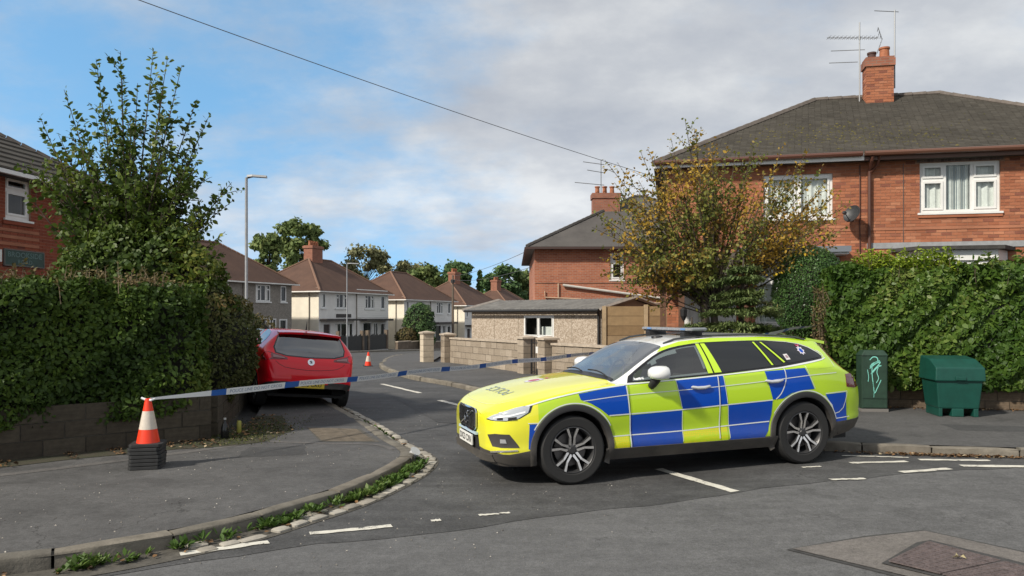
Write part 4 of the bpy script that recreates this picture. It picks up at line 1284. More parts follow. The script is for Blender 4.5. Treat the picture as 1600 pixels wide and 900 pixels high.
# deep tile courses on the slope that faces the side road
tlm = MB(); sl_ = (7.7 - EL - 0.12) / 4.0
for k in range(14):
    s = k * 0.31; yy = -0.4 + s; zz = EL + 0.12 + yy * sl_
    xa, xb = -0.4 + s, WL_ + 0.4 - s
    if xb - xa < 0.4: break
    tlm.add([(xa, yy - 0.02, zz + 0.006), (xb, yy - 0.02, zz + 0.006), (xa, yy - 0.02, zz + 0.05), (xb, yy - 0.02, zz + 0.05), (xb - 0.3, yy + 0.31, zz + 0.31 * sl_ + 0.02), (xa + 0.3, yy + 0.31, zz + 0.31 * sl_ + 0.02)], [(0, 1, 3, 2), (2, 3, 4, 5)], 0, random.uniform(.01, 1))
tlm.build('tile_courses', M_slate, rl)
# street name plate on the wall
s0, s1 = sl(5), sl(66)
SG = empty('street_sign', Matrix.Translation((-12.27, 12.2, 0)) @ Matrix.Rotation(R(82.5), 4, 'Z') @ Vector((0, 0, 0)), R(82.5))
tag(SG, 'faded dark green street name sign on the dark brick house wall', 'street sign')
m = MB(); m.box(s0, s1, -0.045, -0.016, 2.93, 3.27); m.build('plate', mat('sign_green', (0.012, 0.055, 0.045), 0.5, noise=(7, 0.3)), SG)
m = MB(); ring_frame(m, s0 - 0.02, s1 + 0.02, 2.905, 3.295, 0.025, -0.05, -0.017); m.build('sign_frame', mat('sign_frame_grey', (0.12, 0.12, 0.11), 0.7), SG)
M_let = mat('faded_letters', (0.12, 0.20, 0.19), 0.7)
for (txt, zc_, sz) in (('BROOKSIDE', 3.17, 0.17), ('ROAD', 3.01, 0.14)):
    vs, fs = text_mesh(txt, sz)
    m = MB(); m.add([((s0 + s1) / 2 + v[0] * 1.15, -0.048, zc_ + v[1]) for v in vs], fs); m.build('lettering', M_let, SG)
m = MB(); m.box(s0 - 0.55, s0 - 0.08, -0.04, -0.016, 2.98, 3.26); m.build('notice_plate', M_curtain, SG)

# ---- far semis down the side road ------------------------------------------------------------------------
M_cream = mat('cream_render', (0.78, 0.72, 0.60), 0.85, noise=(1.2, 0.12))
M_whiter = mat('white_render', (0.78, 0.76, 0.72), 0.85, noise=(1.2, 0.12))
M_board = mat('white_cladding', (0.78, 0.76, 0.72), 0.6)
M_fardark = mat('far_window_dark', (0.02, 0.022, 0.025), 0.15)
def semi(label, p0, ang, side_mat, front_mat, clad=False, W=10.8, D=7.5, eave=5.15, roof_m=None, chim=True, ridge_h=2.7, canopy=True, chim_x=None):
    o = empty('semi_detached_house', (p0[0], p0[1], zg(*p0)), ang)
    tag(o, label, 'house', 'semi-detached houses down the side road')
    wins = [(0.35, 0.95, 3.5, 4.7, 1), (2.3, 4.0, 3.5, 4.72, 3), (6.75, 8.3, 3.5, 4.72, 3), (9.5, 10.15, 3.5, 4.7, 1), (2.2, 4.9, 0.75, 2.25, 3), (8.2, 9.0, 0.75, 2.25, 2)]
    doors = [(0.6, 1.6, 0.05, 2.2), (6.5, 7.9, 0.05, 2.25), (9.4, 10.2, 0.05, 2.15)]
    ops_ = [w[:4] for w in wins] + doors
    m = MB(); wall_cells(m, 0, W, -0.8, eave, ops_, 0, 0.28)
    m.build('front_wall', front_mat, o)
    m = MB(); m.box(0.0, 0.28, 0.28, D, -0.8, eave); m.box(W - 0.28, W, 0.28, D, -0.8, eave); m.box(0.28, W - 0.28, D - 0.28, D, -0.8, eave); m.box(-0.01, 0.001, 0.0, 0.28, -0.8, eave)
    m.build('side_wall', side_mat, o)
    if clad:
        z = 2.75
        while z < eave - 0.1:
            pcs = [(5.5, W - 0.02)]
            for op_ in ops_:
                if op_[2] - 0.05 < z + 0.08 < op_[3] + 0.05:
                    nx_ = []
                    for (p, q) in pcs:
                        if q <= op_[0] or p >= op_[1]: nx_.append((p, q)); continue
                        if p < op_[0]: nx_.append((p, op_[0] - 0.03))
                        if q > op_[1]: nx_.append((op_[1] + 0.03, q))
                    pcs = nx_
            for (p, q) in pcs:
                m = MB(); m.add([(p, -0.035, z), (q, -0.035, z), (q, -0.006, z + 0.175), (p, -0.006, z + 0.175), (p, -0.002, z), (q, -0.002, z)], [(0, 1, 2, 3), (0, 4, 5, 1)]); m.build('cladding_board', M_board, o)
            z += 0.19
    for (x0, x1, z0, z1, n) in wins:
        f = MB(); ring_frame(f, x0, x1, z0, z1, 0.09, 0.0, 0.10)
        for k in range(1, n): f.box(x0 + (x1 - x0) * k / n - 0.045, x0 + (x1 - x0) * k / n + 0.045, 0.002, 0.098, z0 + 0.09, z1 - 0.09)
        f.box(x0 - 0.1, x1 + 0.1, -0.09, 0.0, z0 - 0.1, z0 - 0.01)
        w = f.build('window', M_white, o)
        for k in range(n):
            xa, xb = x0 + (x1 - x0) * k / n + 0.05, x0 + (x1 - x0) * (k + 1) / n - 0.05
            if n == 3 and k != 1 and z0 > 3:
                f = MB(); f.box(xa + 0.04, xb - 0.04, 0.01, 0.07, z0 + (z1 - z0) * 0.68, z0 + (z1 - z0) * 0.76); f.build('transom', M_white, w)
            p = MB(); p.box(xa, xb, 0.05, 0.06, z0 + 0.08, z1 - 0.08); p.build('pane', M_fardark, w)
            if (k + int(x0)) % 2 == 0:
                cwm = MB(); cwm.box(xa + 0.02, xa + (xb - xa) * 0.55, 0.042, 0.048, z0 + 0.12, z1 - 0.12); cwm.build('curtain', M_curtain, w)
    for i, (x0, x1, z0, z1) in enumerate(doors):
        d = MB(); d.box(x0, x1, 0.12, 0.18, z0, z1); dd = d.build('door', M_fardark if i else mat('dark_door', (0.05, 0.03, 0.025), 0.5), o)
        f = MB(); f.box(x0 - 0.06, x0 + 0.05, -0.01, 0.12, z0, z1 + 0.06); f.box(x1 - 0.05, x1 + 0.06, -0.01, 0.12, z0, z1 + 0.06); f.box(x0 + 0.05, x1 - 0.05, -0.01, 0.12, z1 - 0.04, z1 + 0.06); f.build('door_frame', M_white, dd)
    if canopy:
        cdk = mat('dark_canopy', (0.06, 0.052, 0.048), 0.7)
        m = MB(); m.box(0.1, 5.1, -0.75, -0.002, 2.45, 2.62); m.build('canopy', cdk, o)
        m = MB(); m.box(5.9, 10.5, -0.75, -0.038, 2.42, 2.60); m.build('canopy', cdk, o)
        m = MB(); m.box(2.4, 4.6, -0.03, -0.002, 2.72, 3.02); m.build('dark_panel', cdk, o)
        m = MB(); m.box(2.1, 5.0, -0.7, -0.003, -0.5, 0.7); m.build('bay_wall', front_mat, o)
    hip_roof(o, W, D, eave, eave + ridge_h, 0.35, roof_m or M_brownroof, ridge_mat=mat('far_ridge', (0.19, 0.11, 0.075), 0.9), fascia=M_whiter)
    m = MB()
    for x in (-0.12, 5.42): m.tube([(x if x > 0 else -0.06, -0.06 if x > 0 else 0.9, eave - 0.1), (x if x > 0 else -0.06, -0.06 if x > 0 else 0.9, -0.5)], 0.045, 6)
    m.build('downpipe', mat('far_pipe', (0.25, 0.22, 0.18), 0.6), o)
    if chim:
        cxx = chim_x if chim_x is not None else W / 2
        m = MB(); m.box(cxx - 0.75, cxx + 0.75, D / 2 - 0.45, D / 2 + 0.45, eave + ridge_h - 0.7, eave + ridge_h + 1.15); m.box(cxx - 0.83, cxx + 0.83, D / 2 - 0.53, D / 2 + 0.53, eave + ridge_h + 0.9, eave + ridge_h + 1.1)
        c_ = m.build('chimney', M_chimbrick, o)
        for k in range(4):
            p = MB(); p.lathe([(0.14, 0), (0.11, 0.35), (0.14, 0.38), (0.14, 0.42)], 8, Matrix.Translation((cxx - 0.5 + k * 0.34, D / 2, eave + ridge_h + 1.15))); p.build('chimney_pot', M_terracotta, c_)
    return o
AH = math.atan2(.93, .37)
semi('grey roughcast house with brown roof just beyond the left hedge and lamp post', (-20.9, 48.9), AH, M_greyroughcast, M_greyroughcast, canopy=False, chim=False)
semi('cream house with brown hipped roof, brick chimney and white clad right half', (-15.6, 62.0), AH, M_cream, M_whiter, clad=True, chim_x=4.4)
semi('white rendered house with brown roof behind the round dark evergreen', (-10.5, 74.8), AH, M_cream, M_whiter, chim=False)
semi('cream house with brown roof and brick chimney behind the wooden pole', (-5.4, 87.6), AH, M_cream, M_whiter, chim_x=5.0)
semi('farthest brown roofed house showing only its roof above the garage', (-0.2, 100.6), AH, M_cream, M_whiter, chim_x=4.0)

# low garden walls and gates of the far houses
def far_wall(label, p, q, h, material):
    a = Vector((*p, 0)); b = Vector((*q, 0)); d = b - a
    o = empty('garden_wall', (a.x, a.y, zg(a.x, a.y)), math.atan2(d.y, d.x))
    tag(o, label, 'wall')
    dz = zg(b.x, b.y) - zg(a.x, a.y)
    n = 6
    m = MB()
    for k in range(n):
        x0, x1 = d.length * k / n, d.length * (k + 1) / n
        m.box(x0, x1, 0, 0.22, -0.4 + dz * (k + .5) / n, h + dz * (k + .5) / n)
    m.build('wall_body', material, o)
    m = MB()
    for k in range(n):
        x0, x1 = d.length * k / n, d.length * (k + 1) / n
        m.box(x0, x1, -0.04, 0.26, h + dz * (k + .5) / n + 0.003, h + 0.08 + dz * (k + .5) / n)
    m.build('coping', M_cope, o)
    return o
M_farwall = mat('far_wall_brown', (0.17, 0.13, 0.095), 0.9, noise=(2, 0.4))
far_wall('brown garden wall in front of the white house with the evergreen', (-9.6, 64.6), (-4.6, 77), 0.75, M_farwall)
far_wall('brown garden wall in front of the grey roughcast house', (-16.6, 47.2), (-13.4, 55), 0.8, M_farwall)
FG = empty('driveway_fence', (-12.75, 56.6, zg(-12.75, 56.6)), AH)
tag(FG, 'dark timber fence and gateposts in front of the clad house', 'fence')
for k in range(34):
    m = MB(); m.box(k * 0.2 + 0.01, k * 0.2 + 0.19, 0, 0.03, 0, 1.15 + 0.06 * ((k * 7) % 3)); m.build('board', mat('dark_fence', (0.05, 0.05, 0.048), 0.8), FG)
for k in (0, 16, 20, 34):
    m = MB(); m.box(k * 0.2 - 0.12, k * 0.2 + 0.12, -0.06, 0.2, 0, 1.55); m.build('post', M_farwall, FG)
# ------------------------------------------------------------------ vegetation
def leaf_mesh(name, P, T, N, L, Wd, material, parent=None, tint=None, fold=0.0):
    """many small diamond leaves; P centres, T long axes, N normals (arrays), L, Wd lengths/widths (arrays)"""
    n = len(P)
    T = T / (np.linalg.norm(T, axis=1)[:, None] + 1e-9)
    N = N - T * np.sum(N * T, 1)[:, None]
    N = N / (np.linalg.norm(N, axis=1)[:, None] + 1e-9)
    S = np.cross(T, N)
    L = np.broadcast_to(L, n)[:, None]; Wd = np.broadcast_to(Wd, n)[:, None]
    cup = N * Wd * 0.10
    ring = [P - T * L * 0.5, P + S * Wd * 0.42 - T * L * 0.20 + cup, P + S * Wd * 0.46 + T * L * 0.12 + cup, P + T * L * 0.5 - cup * 0.6, P - S * Wd * 0.46 + T * L * 0.12 + cup, P - S * Wd * 0.42 - T * L * 0.20 + cup]
    V = np.stack(ring, 1).reshape(-1, 3).astype(np.float32)
    me = bpy.data.meshes.new(name)
    me.vertices.add(6 * n)
    me.vertices.foreach_set('co', V.ravel())
    me.loops.add(6 * n)
    me.loops.foreach_set('vertex_index', np.arange(6 * n, dtype=np.int32))
    me.polygons.add(n)
    me.polygons.foreach_set('loop_start', np.arange(0, 6 * n, 6, dtype=np.int32))
    me.polygons.foreach_set('loop_total', np.full(n, 6, dtype=np.int32))
    me.materials.append(material)
    at = me.attributes.new('tint', 'FLOAT', 'FACE')
    at.data.foreach_set('value', (np.clip(0.5 + 0.42 * wob(P, 2.1, 0.5) + 0.2 * wob(P, 5.3, 1.5) + 0.30 * (rng.random(n) - 0.5) * 2, 0, 1) if tint is None else np.asarray(tint)).astype(np.float32))
    me.update(calc_edges=True)
    o = bpy.data.objects.new(name, me)
    C.objects.link(o)
    if parent is not None: o.parent = parent
    return o

def rvec(n):
    v = rng.normal(size=(n, 3))
    return v / np.linalg.norm(v, axis=1)[:, None]

def wob(P, f, seed=0.0):
    """cheap smooth noise in [-1, 1] from a few sines"""
    return (np.sin(P[:, 0] * f + 1.3 + seed) * np.sin(P[:, 1] * f * 1.13 + 0.7 - seed) + np.sin(P[:, 2] * f * 0.9 + 2.1 + seed * 2) * np.sin((P[:, 0] + P[:, 1]) * f * 0.71 + seed) + np.sin((P[:, 0] - P[:, 2]) * f * 1.7 + seed)) / 3.0

LEAF_DARK = tint_mat('hedge_leaf_dark', [(0, (0.0293, 0.0568, 0.012)), (0.45, (0.0564, 0.1002, 0.0168)), (0.8, (0.093, 0.1464, 0.022)), (1, (0.1646, 0.2045, 0.0392))], 0.5, spec=0.22, translucent=0.25)
LEAF_MID = tint_mat('hedge_leaf_mid', [(0, (0.0295, 0.0679, 0.0113)), (0.5, (0.0605, 0.117, 0.0171)), (0.85, (0.1025, 0.1682, 0.0268)), (1, (0.1743, 0.2147, 0.0532))], 0.45, spec=0.28, translucent=0.28)
LEAF_LIME = tint_mat('golden_leaf', [(0, (0.115, 0.1955, 0.0172)), (0.6, (0.253, 0.3335, 0.0287)), (1, (0.391, 0.437, 0.0575))], 0.5, translucent=0.3)
LEAF_BALL = tint_mat('privet_leaf', [(0, (0.0333, 0.0848, 0.0226)), (0.6, (0.0725, 0.1496, 0.0363)), (0.93, (0.1426, 0.2282, 0.057)), (1, (0.3613, 0.4041, 0.233))], 0.4, spec=0.35, translucent=0.18)
LEAF_DRY = tint_mat('dry_leaf', [(0, (0.07, 0.075, 0.02)), (0.5, (0.14, 0.11, 0.045)), (1, (0.24, 0.18, 0.09))], 0.7, translucent=0.25)
LEAF_ELM = tint_mat('elm_leaf', [(0, (0.0375, 0.0704, 0.0129)), (0.5, (0.0762, 0.1211, 0.0189)), (0.85, (0.1286, 0.1776, 0.0266)), (1, (0.2351, 0.2505, 0.0478))], 0.5, translucent=0.3)
LEAF_AUT = tint_mat('autumn_leaf', [(0, (0.1029, 0.1383, 0.0289)), (0.35, (0.1822, 0.2035, 0.043)), (0.6, (0.2684, 0.2242, 0.0495)), (0.8, (0.2936, 0.1791, 0.0605)), (0.93, (0.3183, 0.2162, 0.0328)), (1, (0.5144, 0.361, 0.0279))], 0.6, translucent=0.3)
LEAF_GOLD = tint_mat('autumn_gold', [(0, (0.22, 0.13, 0.025)), (0.5, (0.36, 0.22, 0.03)), (1, (0.5, 0.33, 0.05))], 0.6, translucent=0.3)
LEAF_FAR = tint_mat('far_leaf', [(0, (0.0712, 0.1104, 0.0346)), (0.6, (0.1434, 0.1957, 0.0598)), (1, (0.2407, 0.2799, 0.097))], 0.7, translucent=0.25)
LEAF_FARDK = tint_mat('far_leaf_dark', [(0, (0.0362, 0.0772, 0.0294)), (0.6, (0.0736, 0.1351, 0.0428)), (1, (0.1398, 0.2081, 0.0681))], 0.7, translucent=0.2)
LEAF_FARPALE = tint_mat('far_leaf_pale', [(0, (0.1207, 0.1294, 0.0604)), (0.6, (0.207, 0.207, 0.0949)), (1, (0.2932, 0.2846, 0.1466))], 0.7, translucent=0.25)
LEAF_CON = tint_mat('conifer_needle', [(0, (0.06, 0.095, 0.03)), (0.5, (0.115, 0.16, 0.05)), (0.85, (0.17, 0.20, 0.07)), (1, (0.27, 0.22, 0.10))], 0.6, translucent=0.15)
LEAF_WEED = tint_mat('weed_leaf', [(0, (0.04, 0.085, 0.015)), (0.6, (0.075, 0.14, 0.025)), (1, (0.13, 0.19, 0.045))], 0.5, translucent=0.3)
M_bark = mat('bark', (0.075, 0.058, 0.042), 0.9, noise=(12, 0.4), bump=(40, 0.8))
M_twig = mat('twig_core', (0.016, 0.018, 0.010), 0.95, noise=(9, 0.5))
M_drytwig = mat('dry_twig', (0.13, 0.10, 0.065), 0.9, noise=(14, 0.4))

def hedge(name, label, cat, path, z0, z1, thick, dens, leaf, size, lump=0.10, top_lump=0.12, overhang=0.0, both=True, extra=None, core_shrink=0.16, droop=0.35, size_var=0.65):
    """hedge along a polyline path (centre line): leaves scattered in the outer shell, a twiggy core inside"""
    P2 = np.array(path, float)
    seg_ = np.linalg.norm(np.diff(P2, axis=0), axis=1)
    Ls = np.concatenate([[0], np.cumsum(seg_)]); tot = Ls[-1]
    root = empty(name, (P2[0][0], P2[0][1], 0)); tag(root, label, cat)
    inv = Vector((P2[0][0], P2[0][1], 0))
    def at(s):
        s = np.clip(s, 0, tot)
        p = np.stack([np.interp(s, Ls, P2[:, 0]), np.interp(s, Ls, P2[:, 1])], -1)
        e = 0.15
        q = np.stack([np.interp(np.clip(s + e, 0, tot), Ls, P2[:, 0]), np.interp(np.clip(s + e, 0, tot), Ls, P2[:, 1])], -1)
        r_ = np.stack([np.interp(np.clip(s - e, 0, tot), Ls, P2[:, 0]), np.interp(np.clip(s - e, 0, tot), Ls, P2[:, 1])], -1)
        d = q - r_; d /= np.linalg.norm(d, axis=1)[:, None] + 1e-9
        return p, np.stack([-d[:, 1], d[:, 0]], -1), d
    H = z1 - z0
    Pl, Nl = [], []
    # sides
    for sd in (-1, 1):
        n = int(tot * H * dens * (1.0 if sd < 0 or both else 0.3))
        s = rng.random(n) * tot; zz = z0 + rng.random(n) * H
        p, nn, d = at(s)
        rnd = np.clip((zz - (z1 - 0.35)) / 0.35, 0, 1)
        w = thick / 2 - 0.22 * rnd ** 2 + overhang * np.clip(1 - np.abs((zz - z0) / H - 0.25) * 2, 0, 1) * (sd < 0)
        q = np.stack([p[:, 0], p[:, 1], zz], -1)
        w = w + lump * wob(q, 3.1) + lump * 0.6 * wob(q, 8.3, 2.0) - np.abs(rng.normal(0, 0.05, n))
        q[:, :2] += nn * (w * sd)[:, None]
        Pl.append(q); Nl.append(np.concatenate([nn * sd, 0.35 + 0.5 * rnd[:, None]], 1))
    # top
    n = int(tot * thick * dens)
    s = rng.random(n) * tot; o_ = (rng.random(n) - 0.5) * thick * 0.95
    p, nn, d = at(s)
    q = np.stack([p[:, 0] + nn[:, 0] * o_, p[:, 1] + nn[:, 1] * o_, np.full(n, z1)], -1)
    q[:, 2] += top_lump * wob(q, 2.3, 1.0) + top_lump * 0.7 * wob(q, 7.1, 3.0) - 0.25 * (np.abs(o_) / (thick / 2)) ** 4 - np.abs(rng.normal(0, 0.06, n))
    Pl.append(q); Nl.append(np.tile([0, 0, 1.0], (n, 1)))
    # ends
    for e_, sg in ((0.0, -1), (tot, 1)):
        n = int(thick * H * dens)
        p, nn, d = at(np.full(n, e_))
        o_ = (rng.random(n) - 0.5) * thick; zz = z0 + rng.random(n) * H
        q = np.stack([p[:, 0] + nn[:, 0] * o_, p[:, 1] + nn[:, 1] * o_, zz], -1)
        w = lump * wob(q, 3.1) - np.abs(rng.normal(0, 0.05, n)) + 0.05
        q[:, :2] += d * (w * sg)[:, None]
        Pl.append(q); Nl.append(np.concatenate([d * sg, np.full((n, 1), 0.3)], 1))
    P = np.concatenate(Pl); N = np.concatenate(Nl)
    n = len(P)
    N = N + rvec(n) * 0.75
    T = rvec(n); T[:, 2] -= droop
    L_ = size * (1 + size_var * (rng.random(n) - 0.5) * 2)
    leaf_mesh('foliage', P - np.array(inv), T, N, L_, L_ * 0.55, leaf, root)
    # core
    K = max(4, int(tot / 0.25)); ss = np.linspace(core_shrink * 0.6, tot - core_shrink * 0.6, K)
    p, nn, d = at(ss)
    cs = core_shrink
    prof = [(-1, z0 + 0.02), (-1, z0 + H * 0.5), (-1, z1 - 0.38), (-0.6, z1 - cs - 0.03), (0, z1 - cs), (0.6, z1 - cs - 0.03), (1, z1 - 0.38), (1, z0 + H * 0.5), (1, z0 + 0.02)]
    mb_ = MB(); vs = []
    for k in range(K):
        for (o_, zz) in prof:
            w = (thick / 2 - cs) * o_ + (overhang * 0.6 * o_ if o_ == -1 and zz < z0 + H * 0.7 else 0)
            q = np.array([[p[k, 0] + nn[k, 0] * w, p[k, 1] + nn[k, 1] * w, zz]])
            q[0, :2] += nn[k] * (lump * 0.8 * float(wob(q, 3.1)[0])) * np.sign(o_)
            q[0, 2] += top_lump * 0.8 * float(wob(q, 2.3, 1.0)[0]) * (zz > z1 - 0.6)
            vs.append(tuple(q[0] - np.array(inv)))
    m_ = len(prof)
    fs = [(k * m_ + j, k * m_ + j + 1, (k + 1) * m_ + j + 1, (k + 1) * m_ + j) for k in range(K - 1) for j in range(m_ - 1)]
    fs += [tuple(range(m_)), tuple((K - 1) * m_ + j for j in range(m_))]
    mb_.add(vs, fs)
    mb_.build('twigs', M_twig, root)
    return root

# left hedge: front run over the wall, return along the side road
off_in = 0.34
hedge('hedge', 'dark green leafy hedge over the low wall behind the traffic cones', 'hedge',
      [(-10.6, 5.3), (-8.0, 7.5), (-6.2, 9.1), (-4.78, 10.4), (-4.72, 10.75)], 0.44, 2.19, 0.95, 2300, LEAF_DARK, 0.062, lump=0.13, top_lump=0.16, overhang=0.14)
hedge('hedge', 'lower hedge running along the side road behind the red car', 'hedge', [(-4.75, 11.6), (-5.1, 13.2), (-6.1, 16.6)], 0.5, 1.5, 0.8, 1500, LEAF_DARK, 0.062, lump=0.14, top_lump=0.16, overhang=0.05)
# drier, browner shoots at the corner and along the top
def shoots(name, label, cat, pts, hgt, leaf, size, per, spread, parent=None, twig=M_drytwig):
    root = parent or empty(name, (0, 0, 0))
    if label: tag(root, label, cat)
    P, T, N = [], [], []
    st = MB()
    for (x, y, z) in pts:
        h = hgt * random.uniform(0.5, 1.2)
        d = Vector((random.gauss(0, spread), random.gauss(0, spread), 1)).normalized()
        e = Vector((x, y, z)) + d * h
        st.tube([(x, y, z - 0.12), tuple(Vector((x, y, z)) + d * h * 0.5), tuple(e)], [0.007, 0.005, 0.002], 3, cap=False)
        for k in range(per):
            t = random.uniform(0.1, 1.0)
            q = Vector((x, y, z)) + d * h * t
            v = Vector((random.gauss(0, 1), random.gauss(0, 1), random.gauss(0.2, 0.6))).normalized()
            P.append(q + v * size * 0.6); T.append(v); N.append(Vector((random.gauss(0, .6), random.gauss(0, .6), 1)))
    st.build('stems', twig, root)['kind'] = 'stuff'
    P = np.array([tuple(p) for p in P]); T = np.array([tuple(p) for p in T]); N = np.array([tuple(p) for p in N])
    L_ = size * (0.7 + 0.6 * rng.random(len(P)))
    leaf_mesh('foliage', P, T, N, L_, L_ * 0.5, leaf, root)
    return root
pts = []
for k in range(430):
    t = random.random()
    p = poly_at([(-10.2, 5.65), (-8.0, 7.5), (-6.2, 9.1), (-4.68, 10.45)], t)
    pts.append((p[0] + random.gauss(0, 0.2), p[1] + random.gauss(0, 0.2), 2.11 + random.uniform(-0.12, 0.06)))
shoots('hedge_top_growth', 'pale straggly shoots growing along the top of the left hedge', 'shrub', pts, 0.26, LEAF_DRY, 0.055, 9, 0.35)
# rounder brownish shrub at the corner where the hedge meets the side road
def shrub(name, label, cat, c, rad, n, leaf, size, lump=0.15, core=True, flat_bottom=None, up=0.3, parts=('foliage', 'branches'), cs=0.86):
    root = empty(name, (c[0], c[1], 0)); tag(root, label, cat)
    v = rvec(n)
    P = v * np.array(rad)
    k = 1 + lump * wob(v * 2.2 + np.array(c) * 0.7, 2.4) + lump * 0.7 * wob(v * 2.0, 6.1, 1.7) - np.abs(rng.normal(0, 0.055, n))
    P = P * k[:, None]
    P[:, 2] += c[2]
    if flat_bottom is not None:
        P[:, 2] = np.maximum(P[:, 2], flat_bottom + 0.08 * rng.random(n))
    N = v / np.array(rad); N /= np.linalg.norm(N, axis=1)[:, None]
    N = N + rvec(n) * 0.6
    T = rvec(n); T[:, 2] += up
    L_ = size * (0.6 + 0.8 * rng.random(n))
    leaf_mesh(parts[0], P, T, N, L_, L_ * 0.55, leaf, root)
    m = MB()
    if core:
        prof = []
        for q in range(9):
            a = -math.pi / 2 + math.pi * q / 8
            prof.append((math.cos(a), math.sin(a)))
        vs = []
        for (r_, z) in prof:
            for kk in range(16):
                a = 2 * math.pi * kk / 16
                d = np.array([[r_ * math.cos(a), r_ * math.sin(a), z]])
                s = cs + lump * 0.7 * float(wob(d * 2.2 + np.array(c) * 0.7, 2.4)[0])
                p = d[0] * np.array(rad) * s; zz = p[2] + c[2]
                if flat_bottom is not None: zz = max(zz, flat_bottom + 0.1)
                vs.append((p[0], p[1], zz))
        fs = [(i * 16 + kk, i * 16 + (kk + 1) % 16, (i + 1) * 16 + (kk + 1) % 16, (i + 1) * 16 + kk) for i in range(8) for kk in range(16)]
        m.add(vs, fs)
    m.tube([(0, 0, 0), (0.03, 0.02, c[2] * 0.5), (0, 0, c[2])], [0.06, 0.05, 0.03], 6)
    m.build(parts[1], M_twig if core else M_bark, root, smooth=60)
    return root
LEAF_CORNER = tint_mat('corner_leaf', [(0, (0.0488, 0.0629, 0.0186)), (0.5, (0.0949, 0.109, 0.0312)), (0.85, (0.1651, 0.1439, 0.05)), (1, (0.2828, 0.1942, 0.0703))], 0.6, translucent=0.25)
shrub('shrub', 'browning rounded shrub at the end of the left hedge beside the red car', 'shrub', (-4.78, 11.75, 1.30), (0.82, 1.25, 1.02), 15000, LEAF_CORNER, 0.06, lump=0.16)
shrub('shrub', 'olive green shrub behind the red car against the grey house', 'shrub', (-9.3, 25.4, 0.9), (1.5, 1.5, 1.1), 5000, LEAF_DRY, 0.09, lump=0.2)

# right-hand hedge: big glossy leaves, straggly right half, golden top, dry end face
hedge('hedge', 'tall glossy green hedge above the grit bin and street cabinet', 'hedge',
      [(5.72, 13.98), (7.1, 13.7), (8.4, 13.42), (9.9, 13.12), (13.5, 12.4)], 0.50, 2.60, 1.0, 1900, LEAF_MID, 0.092, lump=0.18, top_lump=0.16, overhang=0.20, droop=0.7)
pts = [(random.uniform(6.3, 7.7), 0, 2.52 + random.uniform(-.15, .05)) for k in range(230)]
pts = [(x, 13.72 - (x - 6.7) * 0.2 + random.gauss(0, 0.18), z) for (x, _, z) in pts]
shoots('golden_shrub', 'bright yellow-green shrub poking over the top of the right hedge', 'shrub', pts, 0.36, LEAF_LIME, 0.07, 26, 0.25)
pts = [(random.uniform(7.6, 10.7), 0, 2.46 + random.uniform(-.2, .1)) for k in range(120)]
pts = [(x, 13.42 - (x - 8.0) * 0.2 + random.gauss(0, 0.2), z) for (x, _, z) in pts]
shoots('hedge_top_growth', 'loose arching shoots above the right hedge in front of the bay window', 'shrub', pts, 0.34, LEAF_MID, 0.115, 11, 0.5)
pts = [(5.6 + random.gauss(0, 0.05), 13.9 + random.uniform(-0.35, 0.3), random.uniform(0.6, 2.2)) for k in range(150)]
shoots('dry_hedge_end', 'dry straw coloured twigs on the clipped end of the right hedge', 'shrub', pts, 0.16, LEAF_DRY, 0.05, 9, 0.8)
# clipped privet dome and layered conifer in the brick house's garden
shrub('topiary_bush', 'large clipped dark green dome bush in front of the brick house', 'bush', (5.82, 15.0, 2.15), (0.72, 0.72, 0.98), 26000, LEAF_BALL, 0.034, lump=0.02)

def conifer(name, label, base, h, r0, tiers, leaf, seed=1, spray=0.075, lean=0.0):
    root = empty(name, base); tag(root, label, 'conifer')
    rr = random.Random(seed)
    P, T, N = [], [], []
    m = MB(); m.tube([(0, 0, 0), (lean * 0.5, 0, h * 0.5), (lean, 0, h * 0.97)], [0.09, 0.06, 0.012], 7)
    for k in range(tiers):
        t = (k + rr.uniform(0, .6)) / tiers
        z = h * (0.06 + 0.9 * t)
        R_ = r0 * (1 - t) ** 0.55 * rr.uniform(0.75, 1.2) + 0.05
        nb = rr.randint(6, 9)
        for b in range(nb):
            a = 2 * math.pi * (b + rr.random()) / nb
            L_ = R_ * rr.uniform(0.65, 1.15)
            st = Vector((lean * t, 0, z)); en = st + Vector((math.cos(a) * L_, math.sin(a) * L_, -L_ * rr.uniform(-0.02, 0.22)))
            m.tube([st, en], [0.014, 0.004], 4, cap=False)
            ns = int(150 * L_ / 0.5) + 8
            for q in range(ns):
                f = rr.uniform(0.15, 1.0)
                side = Vector((-math.sin(a), math.cos(a), 0)) * rr.gauss(0, 0.12 * (1.15 - f * 0.6)) * (L_ + 0.3)
                p = st + (en - st) * f + side + Vector((0, 0, rr.gauss(0.0, 0.016)))
                P.append(tuple(p)); d = Vector((math.cos(a), math.sin(a), rr.gauss(0.0, 0.3))) + side * 3
                T.append(tuple(d)); N.append((rr.gauss(0, .25), rr.gauss(0, .25), 1))
    m.build('branches', M_bark, root)
    P, T, N = np.array(P), np.array(T), np.array(N)
    n = len(P); L_ = spray * (0.7 + 0.7 * rng.random(n))
    P3 = np.concatenate([P, P + rng.normal(0, 0.022, (n, 3)), P + rng.normal(0, 0.022, (n, 3))]); T3 = np.concatenate([T, T + rng.normal(0, .6, (n, 3)), T + rng.normal(0, .6, (n, 3))]); N3 = np.concatenate([N] * 3)
    leaf_mesh('needles', P3, T3, N3, np.concatenate([L_] * 3), np.concatenate([L_ * 0.26] * 3), leaf, root)
    return root
conifer('conifer_tree', 'layered dark green conifer behind the police car roof in front of the porch', (3.82, 13.0, 0.1), 2.72, 1.12, 13, LEAF_CON, 3, lean=0.1)
